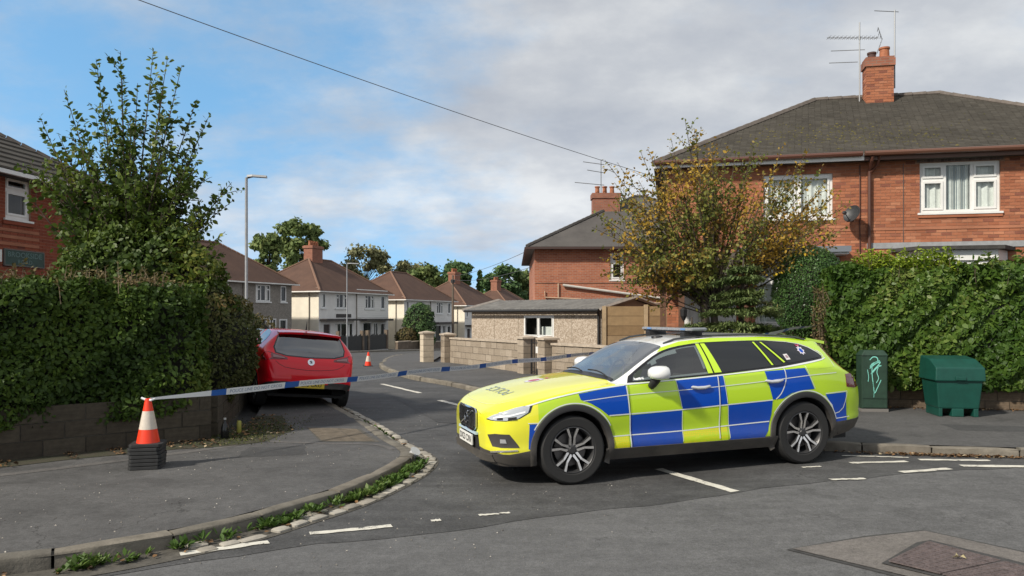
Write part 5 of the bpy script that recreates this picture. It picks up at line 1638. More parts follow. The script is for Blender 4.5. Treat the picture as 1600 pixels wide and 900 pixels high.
conifer('conifer_tree', 'small dwarf conifer tuft at the foot of the white porch door', (3.02, 12.9, 0.1), 1.68, 0.42, 10, LEAF_CON, 5, spray=0.06)

# ---- trees ------------------------------------------------------------------------------------------------
def bez(a, b, c_, n):
    return [a * (1 - t) ** 2 + b * 2 * t * (1 - t) + c_ * t * t for t in [k / (n - 1) for k in range(n)]]
def tree_from_tips(name, label, base, fork_z, tips, leaf, size, spacing, twigs=5, twig_len=0.45, seed=3, trunk_r=0.09, start=0.3, leaf2=None, frac2=0.0, droop=0.0, clump=1, jitter=0.02, curve=0.55, stems=1, crown='crown'):
    rr = random.Random(seed)
    root = empty(name, base); tag(root, label, 'tree')
    B = Vector((0, 0, 0)); F = Vector((0, 0, fork_z))
    wood = MB(); tr = MB()
    for s in range(stems):
        o_ = Vector((rr.uniform(-.12, .12), rr.uniform(-.12, .12), 0)) * (s > 0)
        tr.tube([B + o_, B + o_ * 1.5 + Vector((0.02, 0, fork_z * 0.5)), F + o_ * 2.2], [trunk_r * 1.25, trunk_r, trunk_r * 0.75], 9)
    tr.build('trunk', M_bark, root, smooth=60)
    P, T, N, K = [], [], [], []
    def leaves_along(pts, f0, sp, sz):
        for i in range(len(pts) - 1):
            a, b = pts[i], pts[i + 1]
            n = max(1, int((b - a).length / sp))
            for k in range(n):
                if (i + k / n) / (len(pts) - 1) < f0: continue
                q = a + (b - a) * (k / n)
                d = (b - a).normalized()
                for c2 in range(clump):
                    sd = d.cross(Vector((rr.gauss(0, 1), rr.gauss(0, 1), rr.gauss(0, 1)))).normalized()
                    t = (sd + d * 0.5 + Vector((0, 0, -droop))).normalized()
                    P.append(tuple(q + t * sz * 0.55 + Vector((rr.gauss(0, jitter), rr.gauss(0, jitter), rr.gauss(0, jitter))))); T.append(tuple(t)); N.append((rr.gauss(0, .7), rr.gauss(0, .7), rr.gauss(0.6, .6)))
    for (tip, major) in tips:
        E_ = Vector(tip) - Vector(base)
        st = F + Vector((E_.x * 0.06, E_.y * 0.06, rr.uniform(-0.25, 0.5) * min(1, fork_z)))
        mid = Vector((st.x + (E_.x - st.x) * curve, st.y + (E_.y - st.y) * curve, st.z + (E_.z - st.z) * (1 - curve) * 0.8))
        pts = bez(st, mid, E_, 12)
        r0 = trunk_r * (0.26 if major else 0.13)
        wood.tube(pts, [r0 * (1 - 0.92 * k / 11) + 0.002 for k in range(12)], 5, cap=False)
        leaves_along(pts, start + 0.12, spacing, size)
        nt_ = twigs if major else max(2, twigs - 2)
        for k in range(nt_):
            f = rr.uniform(start, 0.93); i = min(10, int(f * 11))
            a = pts[i]; d = (pts[i + 1] - pts[i]).normalized()
            sd = d.cross(Vector((rr.gauss(0, 1), rr.gauss(0, 1), rr.gauss(0, 1)))).normalized()
            e = a + (d * 0.75 + sd * 0.75 + Vector((0, 0, 0.15))).normalized() * twig_len * rr.uniform(0.5, 1.25) * (1.15 - 0.5 * f)
            tp = bez(a, a + (e - a) * 0.5 + d * 0.06, e, 5)
            wood.tube(tp, [0.006, 0.005, 0.004, 0.003, 0.0015], 4, cap=False)
            leaves_along(tp, 0.12, spacing, size)
    wood.build('branches', M_bark, root, smooth=60)
    P, T, N = np.array(P), np.array(T), np.array(N)
    n = len(P); L_ = size * (0.65 + 0.7 * rng.random(n))
    if leaf2 is None:
        leaf_mesh(crown, P, T, N, L_, L_ * 0.62, leaf, root)
    else:
        cl = wob(P, 2.6, 4.0) + 0.5 * wob(P, 6.0, 1.0) + rng.normal(0, 0.25, n)
        thr = np.quantile(cl, 1 - frac2)
        a = cl < thr
        leaf_mesh(crown, P[a], T[a], N[a], L_[a], L_[a] * 0.62, leaf, root)
        leaf_mesh('golden_leaves', P[~a], T[~a], N[~a], L_[~a], L_[~a] * 0.62, leaf2, root)
    return root

rr = random.Random(11)
YT = 11.9
def tp(u, v, y): return ((u - 800) / 1200 * y, y, 1.75 + (494 - v) * y / 1200)
tips = [(tp(u, v, YT + rr.uniform(-0.5, 0.5)), True) for (u, v) in [(62, 182), (100, 140), (150, 92), (188, 80), (190, 118), (240, 76), (262, 88), (284, 102), (308, 155), (328, 178), (362, 285), (366, 312), (352, 362), (350, 395), (45, 250), (40, 300), (75, 215), (128, 200), (325, 270), (300, 215), (215, 130), (255, 140), (335, 330)]]
for k in range(100):
    a = rr.uniform(0, 2 * math.pi); r_ = math.sqrt(rr.random())
    u = 195 + 140 * r_ * math.cos(a); v = 300 - 140 * r_ * math.sin(a)
    tips.append((tp(u, v, YT + rr.uniform(-0.9, 0.9)), k % 2 == 0))
for k in range(60):
    tips.append((tp(rr.uniform(85, 335), rr.uniform(330, 440), YT + rr.uniform(-1.2, 0.5)), False))
tree_from_tips('elm_tree', 'young elm tree with upright leafy shoots rising above the left hedge', (-5.95, YT, 0.1), 1.75, tips, LEAF_ELM, 0.088, 0.030, twigs=11, twig_len=0.45, seed=5, trunk_r=0.08, start=0.22, curve=0.42, stems=3)
shrub('shrub', 'yellowish green bush under the elm tree behind the left hedge', 'shrub', (-5.55, 11.5, 2.15), (1.2, 0.8, 1.0), 13000, LEAF_ELM, 0.075, lump=0.25, cs=0.55)

# autumn tree over the brick house's corner garden
rr = random.Random(21)
YA = 15.2
tips = [(tp(u, v, YA + rr.uniform(-0.8, 0.8)), True) for (u, v) in [(1070, 185), (1085, 200), (1048, 215), (1000, 235), (1012, 232), (945, 250), (960, 285), (925, 355), (940, 385), (925, 330), (985, 440), (1150, 235), (1180, 215), (1225, 225), (1262, 235), (1285, 262), (1318, 320), (1320, 355), (1300, 385), (1240, 392), (1310, 300), (1120, 215), (1055, 250), (970, 425)]]
for k in range(92):
    a = rr.uniform(0, 2 * math.pi); r_ = rr.random() ** 0.36
    u = 1118 + 205 * r_ * math.cos(a); v = 318 - 98 * r_ * math.sin(a)
    tips.append((tp(u, v, YA + rr.uniform(-1.3, 1.2)), k % 2 == 0))
for k in range(30):
    tips.append((tp(rr.uniform(945, 1110), rr.uniform(385, 455), YA + rr.uniform(-1.0, 0.8)), False))
tree_from_tips('autumn_tree', 'spreading tree with thin olive, brown and golden autumn leaves before the brick house', (4.0, YA, 0.1), 1.9, tips, LEAF_AUT, 0.070, 0.032, twigs=10, twig_len=0.62, seed=8, trunk_r=0.085, start=0.36, leaf2=LEAF_GOLD, frac2=0.28, clump=1, curve=0.45, stems=3, jitter=0.03)

# far trees: clumpy crowns on trunks
def far_tree(label, u, v_top, v_bot, y, half_w, leaf, n, seed, conical=False, sparse=1.0):
    n = int(n * 1.7)
    rr = random.Random(seed)
    zt_ = 1.75 + (494 - v_top) * y / 1200; zb_ = 1.75 + (494 - v_bot) * y / 1200
    x = (u - 800) / 1200 * y; hw = half_w * y / 1200
    root = empty('conifer_tree' if conical else 'tree', (x, y, zg(x, y))); tag(root, label, 'tree', 'trees behind the far houses')
    g = zg(x, y); H = zt_ - zb_
    P, N = [], []
    wood = MB(); wood.tube([(0, 0, -0.3), (0.1, 0, (zb_ - g) * 0.6 + 0.5), (0, 0, zt_ - g - 0.25 * H)], [0.28, 0.2, 0.05], 7)
    nc_ = 26 if not conical else 34
    for k in range(nc_):
        if conical:
            t = (k + 0.5) / nc_; c0 = np.array([rr.gauss(0, 0.12) * hw, rr.gauss(0, .12) * hw, zb_ - g + H * t]); r_ = hw * (1 - t) * 0.85 + 0.06 * hw
            rad = np.array([r_, r_, H * 0.05])
        else:
            a = rr.uniform(0, 2 * math.pi); e = rr.uniform(-0.9, 1.0); q = rr.uniform(0.35, 0.85)
            c0 = np.array([math.cos(a) * hw * q * math.sqrt(max(0, 1 - e * e * .7)), math.sin(a) * hw * q * 0.8, (zb_ + zt_) / 2 - g + e * H * 0.42])
            rad = np.array([1, 1, 0.75]) * hw * rr.uniform(0.18, 0.36)
            wood.tube([(0, 0, (zb_ - g) + 0.1 * H), tuple(c0 * np.array([.5, .5, .85])), tuple(c0)], [0.07, 0.05, 0.02], 4, cap=False)
        m_ = int(n / nc_ * (0.5 + rr.random()))
        v = rvec(m_); rd = rng.random(m_) ** 0.5
        P.append(c0 + v * rad * rd[:, None] * (1 + 0.25 * rng.normal(size=(m_, 1)))); N.append(v + np.array([0, 0, 0.4]))
    wood.build('trunk', M_bark, root)
    P = np.concatenate(P); N = np.concatenate(N); m_ = len(P)
    s = 0.0050 * y * (0.6 + 0.8 * rng.random(m_)) * sparse
    leaf_mesh('crown', P, rvec(m_), N + rvec(m_) * 0.5, s, s * 0.7, leaf, root)
far_tree('tall dark leafy tree behind the brick chimney of the cream house', 470, 342, 432, 112, 40, LEAF_FAR, 5200, 1)
far_tree('shorter leafy tree between the lamp post and the tall tree', 418, 362, 440, 105, 30, LEAF_FAR, 3000, 2)
far_tree('thin pale leaved tree behind the ridge of the cream house', 570, 388, 450, 118, 44, LEAF_FARPALE, 2600, 3, sparse=0.8)
far_tree('low pale tree just past the white house roof', 640, 408, 455, 122, 30, LEAF_FARPALE, 1500, 4, sparse=0.8)
far_tree('mid green tree right of the pale trees', 664, 416, 462, 112, 30, LEAF_FAR, 2600, 5)
far_tree('dark tree behind the chimney with the row of pots', 715, 412, 470, 125, 34, LEAF_FARDK, 3400, 6)
far_tree('narrow dark conifer spire above the farthest roof', 750, 424, 470, 128, 7, LEAF_FARDK, 900, 7, conical=True)
far_tree('broad dark tree left of the brick house gutter', 790, 418, 480, 118, 40, LEAF_FARDK, 4200, 8)
far_tree('dark rounded tree seen just above the garage roof', 768, 424, 485, 112, 20, LEAF_FARDK, 2400, 9)
far_tree('olive tree against the corner of the brick house behind the garage', 822, 420, 480, 122, 26, LEAF_FAR, 2600, 10)
# evergreens in the front garden of the white house
def far_bush(name, label, u, y, hw, v_top, v_bot, leaf, n, seed, s=0.2):
    x = (u - 800) / 1200 * y; zt_ = 1.75 + (494 - v_top) * y / 1200; zb_ = 1.75 + (494 - v_bot) * y / 1200
    return shrub(name, label, 'bush', (x, y, (zt_ + zb_) / 2), (hw * y / 1200, hw * y / 1200, (zt_ - zb_) / 2), n, leaf, s, lump=0.10)
far_bush('evergreen_bush', 'round dark evergreen bush in front of the white house', 655, 70.5, 25, 473, 540, LEAF_FARDK, 3000, 1)
far_bush('evergreen_bush', 'low brownish bush at the left foot of the round evergreen', 634, 69.0, 17, 512, 545, LEAF_DRY, 1400, 2, 0.18)
far_bush('evergreen_bush', 'low dark bush at the right foot of the round evergreen', 668, 68.0, 12, 515, 545, LEAF_FARDK, 900, 3, 0.18)

# ---- weeds in the gutter, moss and leaf litter (uncountable) -----------------------------------------------
P, T, N = [], [], []
for k in range(760):
    i = random.randrange(len(bed_line) - 1); fr = random.random()
    p = bed_line[i] * (1 - fr) + bed_line[i + 1] * fr
    y = p[1]
    if not (5.3 < y < 9.2 or 10.5 < y < 12.6): continue
    dens = 0.25 + 0.75 * max(0.0, math.sin(y * 5.1) * 0.6 + math.sin(y * 11.7 + 1) * 0.5 + 0.25) if y < 7.2 else (0.9 if y < 8.9 else 0.15)
    if random.random() > dens: continue
    q = p + (offset_line(bed_line, -random.uniform(0.02, 0.15))[i] - bed_line[i])
    h = random.uniform(0.03, 0.14) if y < 9.5 else 0.03
    for b in range(random.randint(7, 16)):
        a = random.uniform(0, 2 * math.pi)
        d = Vector((math.cos(a), math.sin(a), random.uniform(0.3, 1.6))).normalized()
        P.append((q[0] + d.x * h * 0.5, q[1] + d.y * h * 0.5, 0.01 + d.z * h * 0.6)); T.append(tuple(d)); N.append((-d.x * .5 + random.gauss(0, .3), -d.y * .5 + random.gauss(0, .3), 1))
P, T, N = map(np.array, (P, T, N))
L_ = 0.06 * (0.5 + rng.random(len(P)))
o = leaf_mesh('weeds', P, T, N, L_, L_ * 0.42, LEAF_WEED); tag(o, 'green weeds growing in the gutter along the kerb', 'weeds', kind='stuff')
# litter along the wall foot and gutter
P = []
for k in range(1500):
    i = random.randrange(len(wl)); f = random.random() ** 1.5
    a = wl[i] + (eo[i] - wl[i]) * f
    P.append((a[0] + random.gauss(0, .05), a[1] + random.gauss(0, .05), KH + 0.012 + random.uniform(0, 0.008)))
for k in range(260):
    i = random.randrange(len(bed_line)); a = offset_line(bed_line, -random.uniform(0.0, 0.2))[i]
    P.append((a[0], a[1], 0.02 + random.uniform(0, 0.01)))
for k in range(420):
    x = random.gauss(5.3, 0.55); P.append((x, 9.31 - (x - 5.38) * 0.19 - abs(random.gauss(0, 0.05)), zg(x, 9.3) + 0.012 + random.uniform(0, 0.02)))
for k in range(420):
    x = random.uniform(5.5, 10.5); P.append((x, 13.55 - (x - 5.8) * 0.205 - abs(random.gauss(0, 0.13)), zg(x, 14) + KH + 0.006 + random.uniform(0, 0.01)))
P = np.array(P); n = len(P)
N = np.tile([0, 0, 1.0], (n, 1)) + rng.normal(0, 0.35, (n, 3)); T = rvec(n); T[:, 2] *= 0.2
L_ = 0.028 + 0.03 * rng.random(n)
LIT = tint_mat('leaf_litter', [(0, (0.06, 0.035, 0.02)), (0.6, (0.12, 0.07, 0.035)), (0.9, (0.22, 0.12, 0.05)), (1, (0.4, 0.33, 0.22))], 0.8)
o = leaf_mesh('leaf_litter', P, T, N, L_, L_ * 0.7, LIT); tag(o, 'fallen brown leaves and litter along wall feet and gutters', 'leaf litter', kind='stuff')
# grit and specks on the pavements and the road
G_ = MB()
kl = np.array([p for p in KL if 4.5 < p[1] < 14.5])
for k in range(900):
    i = random.randrange(len(kl)); off = random.choice((1, -1)) * random.uniform(0.18, 2.6)
    q = offset_line(kl, off)[i] + np.array([random.gauss(0, .15), random.gauss(0, .15)])
    z0_ = KH - 0.003 if off > 0 else 0.004
    r_ = random.uniform(0.004, 0.011)
    a0_ = random.uniform(0, 6.28)
    G_.add([(q[0] + r_ * math.cos(a0_ + j * 2.09), q[1] + r_ * math.sin(a0_ + j * 2.09), z0_ + zg(q[0], q[1])) for j in range(3)] + [(q[0], q[1], z0_ + zg(q[0], q[1]) + r_ * 0.8)], [(0, 1, 3), (1, 2, 3), (2, 0, 3)], 0, random.uniform(.01, 1))
tag(G_.build('grit', tint_mat('grit_stone', [(0, (0.10, 0.09, 0.08)), (0.6, (0.24, 0.22, 0.19)), (1, (0.5, 0.47, 0.42))], 0.9)), 'loose grit and pale specks scattered on the pavement and road', 'grit', kind='stuff')
# moss on the verge by the corner
P = []
for k in range(2600):
    a = np.array([random.gauss(-3.68, 0.28), random.gauss(10.75, 0.65)])
    P.append((a[0], a[1], KH + 0.012))
P = np.array(P); n = len(P)
keep = (P[:, 0] < -3.0) & (P[:, 1] > 9.7)
P = P[keep]; n = len(P); N = np.tile([0, 0, 1.0], (n, 1)) + rng.normal(0, .5, (n, 3)); T = rvec(n)
LM = tint_mat('verge_moss', [(0, (0.04, 0.05, 0.014)), (0.7, (0.07, 0.08, 0.02)), (1, (0.11, 0.105, 0.035))], 0.9)
o = leaf_mesh('verge_moss', P, T, N, 0.022, 0.014, LM); tag(o, 'moss and short grass at the corner of the left verge', 'moss', kind='stuff')
# ------------------------------------------------------------------ vehicles
def hermite(xs, ys, x):
    xs = np.array(xs, float); ys = np.array(ys, float); x = np.asarray(x, float)
    h = np.diff(xs); d = np.diff(ys) / h
    m = np.zeros(len(xs))
    m[1:-1] = np.where(d[:-1] * d[1:] > 0, 2 * d[:-1] * d[1:] / (d[:-1] + d[1:] + 1e-12), 0)
    m[0], m[-1] = d[0], d[-1]
    i = np.clip(np.searchsorted(xs, x) - 1, 0, len(h) - 1)
    t = (x - xs[i]) / h[i]
    return (2 * t**3 - 3 * t**2 + 1) * ys[i] + (t**3 - 2 * t**2 + t) * h[i] * m[i] + (-2 * t**3 + 3 * t**2) * ys[i + 1] + (t**3 - t**2) * h[i] * m[i + 1]

def crom(pts, sub):
    P = np.array(pts, float)
    P = np.vstack([2 * P[0] - P[1], P, P[-1] * [-1, 1] if abs(P[-1][0]) < 1e-6 and False else 2 * P[-1] - P[-2]])
    out = []
    for i in range(1, len(P) - 2):
        for k in range(sub):
            t = k / sub
            out.append(0.5 * (2 * P[i] + (P[i + 1] - P[i - 1]) * t + (2 * P[i - 1] - 5 * P[i] + 4 * P[i + 1] - P[i + 2]) * t * t + (3 * P[i] - P[i - 1] - 3 * P[i + 1] + P[i + 2]) * t**3))
    out.append(P[-2])
    return np.array(out)

def bisect_grid(bm, axes, step):
    for ax in axes:
        lo = min(v.co[ax] for v in bm.verts); hi = max(v.co[ax] for v in bm.verts)
        k = math.ceil((lo + 1e-4) / step)
        while k * step < hi - 1e-4:
            co = Vector((0, 0, 0)); co[ax] = k * step
            no = Vector((0, 0, 0)); no[ax] = 1
            bmesh.ops.bisect_plane(bm, geom=bm.verts[:] + bm.edges[:] + bm.faces[:], plane_co=co, plane_no=no, dist=1e-5)
            k += 1

class Car:
    """lofted car body: x runs from the nose (0) to the tail, y is negative on the car's left, z up"""
    SUB = 5
    def __init__(self, S):
        self.S = S
        xs = np.array(sorted(set(np.round(np.concatenate([np.arange(0, S['len'], 0.035), np.array(S['stations'])]), 4))))
        self.xs = xs
        g = {k: hermite([p[0] for p in S[k]], [p[1] for p in S[k]], xs) for k in ('zt', 'zs', 'w', 'wr', 'zb', 'crown')}
        self.grid = []
        for i, x in enumerate(xs):
            zt_, zs_, w, wr, zb_, cr = (g[k][i] for k in ('zt', 'zs', 'w', 'wr', 'zb', 'crown'))
            cl = zb_ + S['clad']
            zs_ = min(zs_, zt_ - cr - 0.012)
            zm = cl + 0.55 * (zs_ - cl)
            ze = zt_ - cr
            sh = w - 0.035
            cav = 0.016 * sstep(0.9, 1.5, x) * (1 - sstep(3.1, 3.6, x)) * S.get('cav', 1.0)
            prof = [(w - 0.09, zb_), (w - 0.014, cl), (w - 0.010 - cav, cl + 0.42 * (zm - cl)), (w, zm), (w - 0.010, zs_ - 0.28 * (zs_ - zm)), (sh, zs_), (sh + (wr - sh) * 0.5 + 0.016, zs_ + (ze - zs_) * 0.52), (wr, ze), (wr * 0.86, zt_ - cr * 0.50), (wr * 0.48, zt_ - cr * 0.14), (0, zt_)]
            sec = crom(prof, self.SUB); sec[-1] = (0, zt_)
            self.grid.append(sec)
        self.grid = np.array(self.grid)                   # [station, point, (y, z)]
        n, m, _ = self.grid.shape
        self.n, self.m = n, m
        V = []
        for i in range(n):
            for j in range(m): V.append((xs[i], -self.grid[i, j, 0], self.grid[i, j, 1]))
        for i in range(n):
            for j in range(m - 1): V.append((xs[i], self.grid[i, j, 0], self.grid[i, j, 1]))
        F, info = [], []
        Lx = lambda i, j: i * m + j
        Rx = lambda i, j: Lx(i, j) if j == m - 1 else n * m + i * (m - 1) + j
        for i in range(n - 1):
            for j in range(m - 1):
                F.append((Lx(i, j), Lx(i + 1, j), Lx(i + 1, j + 1), Lx(i, j + 1))); info.append((i, j))
                F.append((Rx(i, j), Rx(i, j + 1), Rx(i + 1, j + 1), Rx(i + 1, j))); info.append((i, j))
        for j in range(m - 1):
            a = (Lx(0, j), Lx(0, j + 1), Rx(0, j + 1), Rx(0, j)) if j < m - 2 else (Lx(0, j), Lx(0, j + 1), Rx(0, j))
            b = (Lx(n - 1, j), Rx(n - 1, j), Rx(n - 1, j + 1), Lx(n - 1, j + 1)) if j < m - 2 else (Lx(n - 1, j), Rx(n - 1, j), Lx(n - 1, j + 1))
            F.append(a); info.append((-1, j)); F.append(b); info.append((-2, j))
        self.V, self.F, self.info = V, F, info
        self.bvh = BVHTree.FromPolygons([Vector(v) for v in V], F)
    def side(self, x, z, sgn=-1):
        h = self.bvh.ray_cast(Vector((x, sgn * 3, z)), Vector((0, -sgn, 0)))
        if h[0] is None: h = self.bvh.find_nearest(Vector((x, sgn * 0.9, z)))
        return h[0], h[1]
    def patch(self, name, poly, mode, off, material, parent, step=0.035, holes=(), mirror=True, thick=0.0, smooth=40):
        """thin skin laid on the body. mode: side (x, z), front/rear (y, z), top (x, y), near (3-D points, snapped to the nearest surface)"""
        out = []
        for sgn in ((-1, 1) if (mirror and mode in ('side', 'near')) else (-1,)):
            bm = bmesh.new()
            loops = [poly] + list(holes)
            if mode == 'side': L3 = [[Vector((p[0], 0, p[1])) for p in lp] for lp in loops]; axes = (0, 2)
            elif mode in ('front', 'rear'): L3 = [[Vector((0, p[0], p[1])) for p in lp] for lp in loops]; axes = (1, 2)
            elif mode == 'top': L3 = [[Vector((p[0], p[1], 0)) for p in lp] for lp in loops]; axes = (0, 1)
            else: L3 = [[Vector(p) for p in lp] for lp in loops]; axes = (0, 1, 2)
            vs = [bm.verts.new(p) for lp in L3 for p in lp]
            for t in tessellate_polygon(L3):
                try: bm.faces.new([vs[k] for k in t])
                except ValueError: pass
            bisect_grid(bm, axes, step)
            self.project(bm, mode, off, sgn)
            out.append(self.finish(bm, name, material, parent, thick, smooth))
        return out
    def project(self, bm, mode, off, sgn):
        bm.verts.ensure_lookup_table()
        nrm = {}
        for v in bm.verts:
            c = v.co.copy()
            if mode == 'side': o, d, alt = Vector((c.x, sgn * 3, c.z)), Vector((0, -sgn, 0)), Vector((c.x, sgn * .9, c.z))
            elif mode == 'front': o, d, alt = Vector((-3, c.y, c.z)), Vector((1, 0, 0)), Vector((0, c.y, c.z))
            elif mode == 'rear': o, d, alt = Vector((9, c.y, c.z)), Vector((-1, 0, 0)), Vector((self.S['len'], c.y, c.z))
            elif mode == 'top': o, d, alt = Vector((c.x, c.y, 5)), Vector((0, 0, -1)), Vector((c.x, c.y, 1.2))
            else: o, d, alt = None, None, Vector((c.x, c.y * (-sgn), c.z)) if sgn > 0 else c
            h = self.bvh.ray_cast(o, d) if o is not None else (None,)
            if h[0] is None: h = self.bvh.find_nearest(alt)
            n = h[1]
            if n.dot(h[0] - Vector((self.S['len'] / 2, 0, 0.6))) < 0: n = -n
            v.co = h[0] + n * off
            nrm[v.index] = n
        bm.normal_update()
        for f in bm.faces:
            if f.normal.dot(f.calc_center_median() - Vector((self.S['len'] / 2, 0, 0.55))) < 0: f.normal_flip()
    def finish(self, bm, name, material, parent, thick, smooth):
        if thick:
            bm.normal_update()
            r_ = bmesh.ops.extrude_face_region(bm, geom=bm.faces[:])
            ev = [g for g in r_['geom'] if isinstance(g, bmesh.types.BMVert)]
            bm.normal_update()
            for v in ev: v.co += v.normal * 0
            old = [v for v in bm.verts if v not in set(ev)]
            cen = Vector((self.S['len'] / 2, 0, 0.55))
            for v in old:
                n = self.bvh.find_nearest(v.co)[1]
                if n.dot(v.co - cen) < 0: n = -n
                v.co -= n * thick
        me = bpy.data.meshes.new(name); bm.to_mesh(me); bm.free()
        me.materials.append(material)
        me.polygons.foreach_set('use_smooth', [True] * len(me.polygons)); me.set_sharp_from_angle(angle=R(smooth))
        o = bpy.data.objects.new(name, me); C.objects.link(o); o.parent = parent
        return o
    def decal2d(self, name, vs, fs, mode, off, material, parent):
        bm = bmesh.new()
        vv = [bm.verts.new(Vector((v[0], v[1], 0)) if mode == 'top' else Vector((v[0], 0, v[1])) if mode == 'side' else Vector((0, v[0], v[1]))) for v in vs]
        for f in fs:
            try: bm.faces.new([vv[k] for k in f])
            except ValueError: pass
        bisect_grid(bm, (0, 1) if mode == 'top' else (0, 2) if mode == 'side' else (1, 2), 0.05)
        self.project(bm, mode, off, -1)
        return self.finish(bm, name, material, parent, 0, 40)
    def body(self, parent, mats, classify, arches, drop):
        """classify(i, j, x, y, z) -> material index or None to leave the face out"""
        S = self.S
        V = [Vector(v) for v in self.V]
        keep, mi = [], []
        Ra = S['arch']
        hit = set()
        for f, (i, j) in zip(self.F, self.info):
            c = sum((V[k] for k in f), Vector()) / len(f)
            if i >= 0 and abs(c.y) > 0.55 and any((c.x - ax) ** 2 + (c.z - az) ** 2 < Ra * Ra for ax, az in arches):
                hit.update(f); continue
            if drop(i, j, c): continue
            keep.append(f); mi.append(classify(i, j, c.x, c.y, c.z))
        used = {k for f in keep for k in f}
        for k in hit & used:                                  # pull the cut edge onto the arch circle
            v = V[k]
            ax, az = min(arches, key=lambda a: (a[0] - v.x) ** 2 + (a[1] - v.z) ** 2)
            d = math.hypot(v.x - ax, v.z - az)
            if 1e-4 < d < Ra * 1.12 and v.z > self.S['zb_min'] + 0.02:
                v.x = ax + (v.x - ax) * Ra / d; v.z = az + (v.z - az) * Ra / d
        me = bpy.data.meshes.new('body')
        me.from_pydata([tuple(v) for v in V], [], keep)
        for m_ in mats: me.materials.append(m_)
        me.polygons.foreach_set('material_index', mi)
        bm = bmesh.new(); bm.from_mesh(me)
        bmesh.ops.delete(bm, geom=[v for v in bm.verts if not v.link_faces], context='VERTS')
        bmesh.ops.recalc_face_normals(bm, faces=bm.faces[:])
        bm.to_mesh(me); bm.free()
        me.polygons.foreach_set('use_smooth', [True] * len(me.polygons)); me.set_sharp_from_angle(angle=R(38))
        o = bpy.data.objects.new('body', me); C.objects.link(o); o.parent = parent
        return o
    def glass_from(self, name, pick, material, parent):
        fs = [f for f, (i, j) in zip(self.F, self.info) if pick(i, j, sum((Vector(self.V[k]) for k in f), Vector()) / len(f))]
        m_ = MB(); idx = {}
        for f in fs:
            for k in f: idx.setdefault(k, len(idx))
        vs = [None] * len(idx)
        for k, q in idx.items(): vs[q] = self.V[k]
        m_.add(vs, [tuple(idx[k] for k in f) for f in fs])
        return m_.build(name, material, parent, smooth=50)

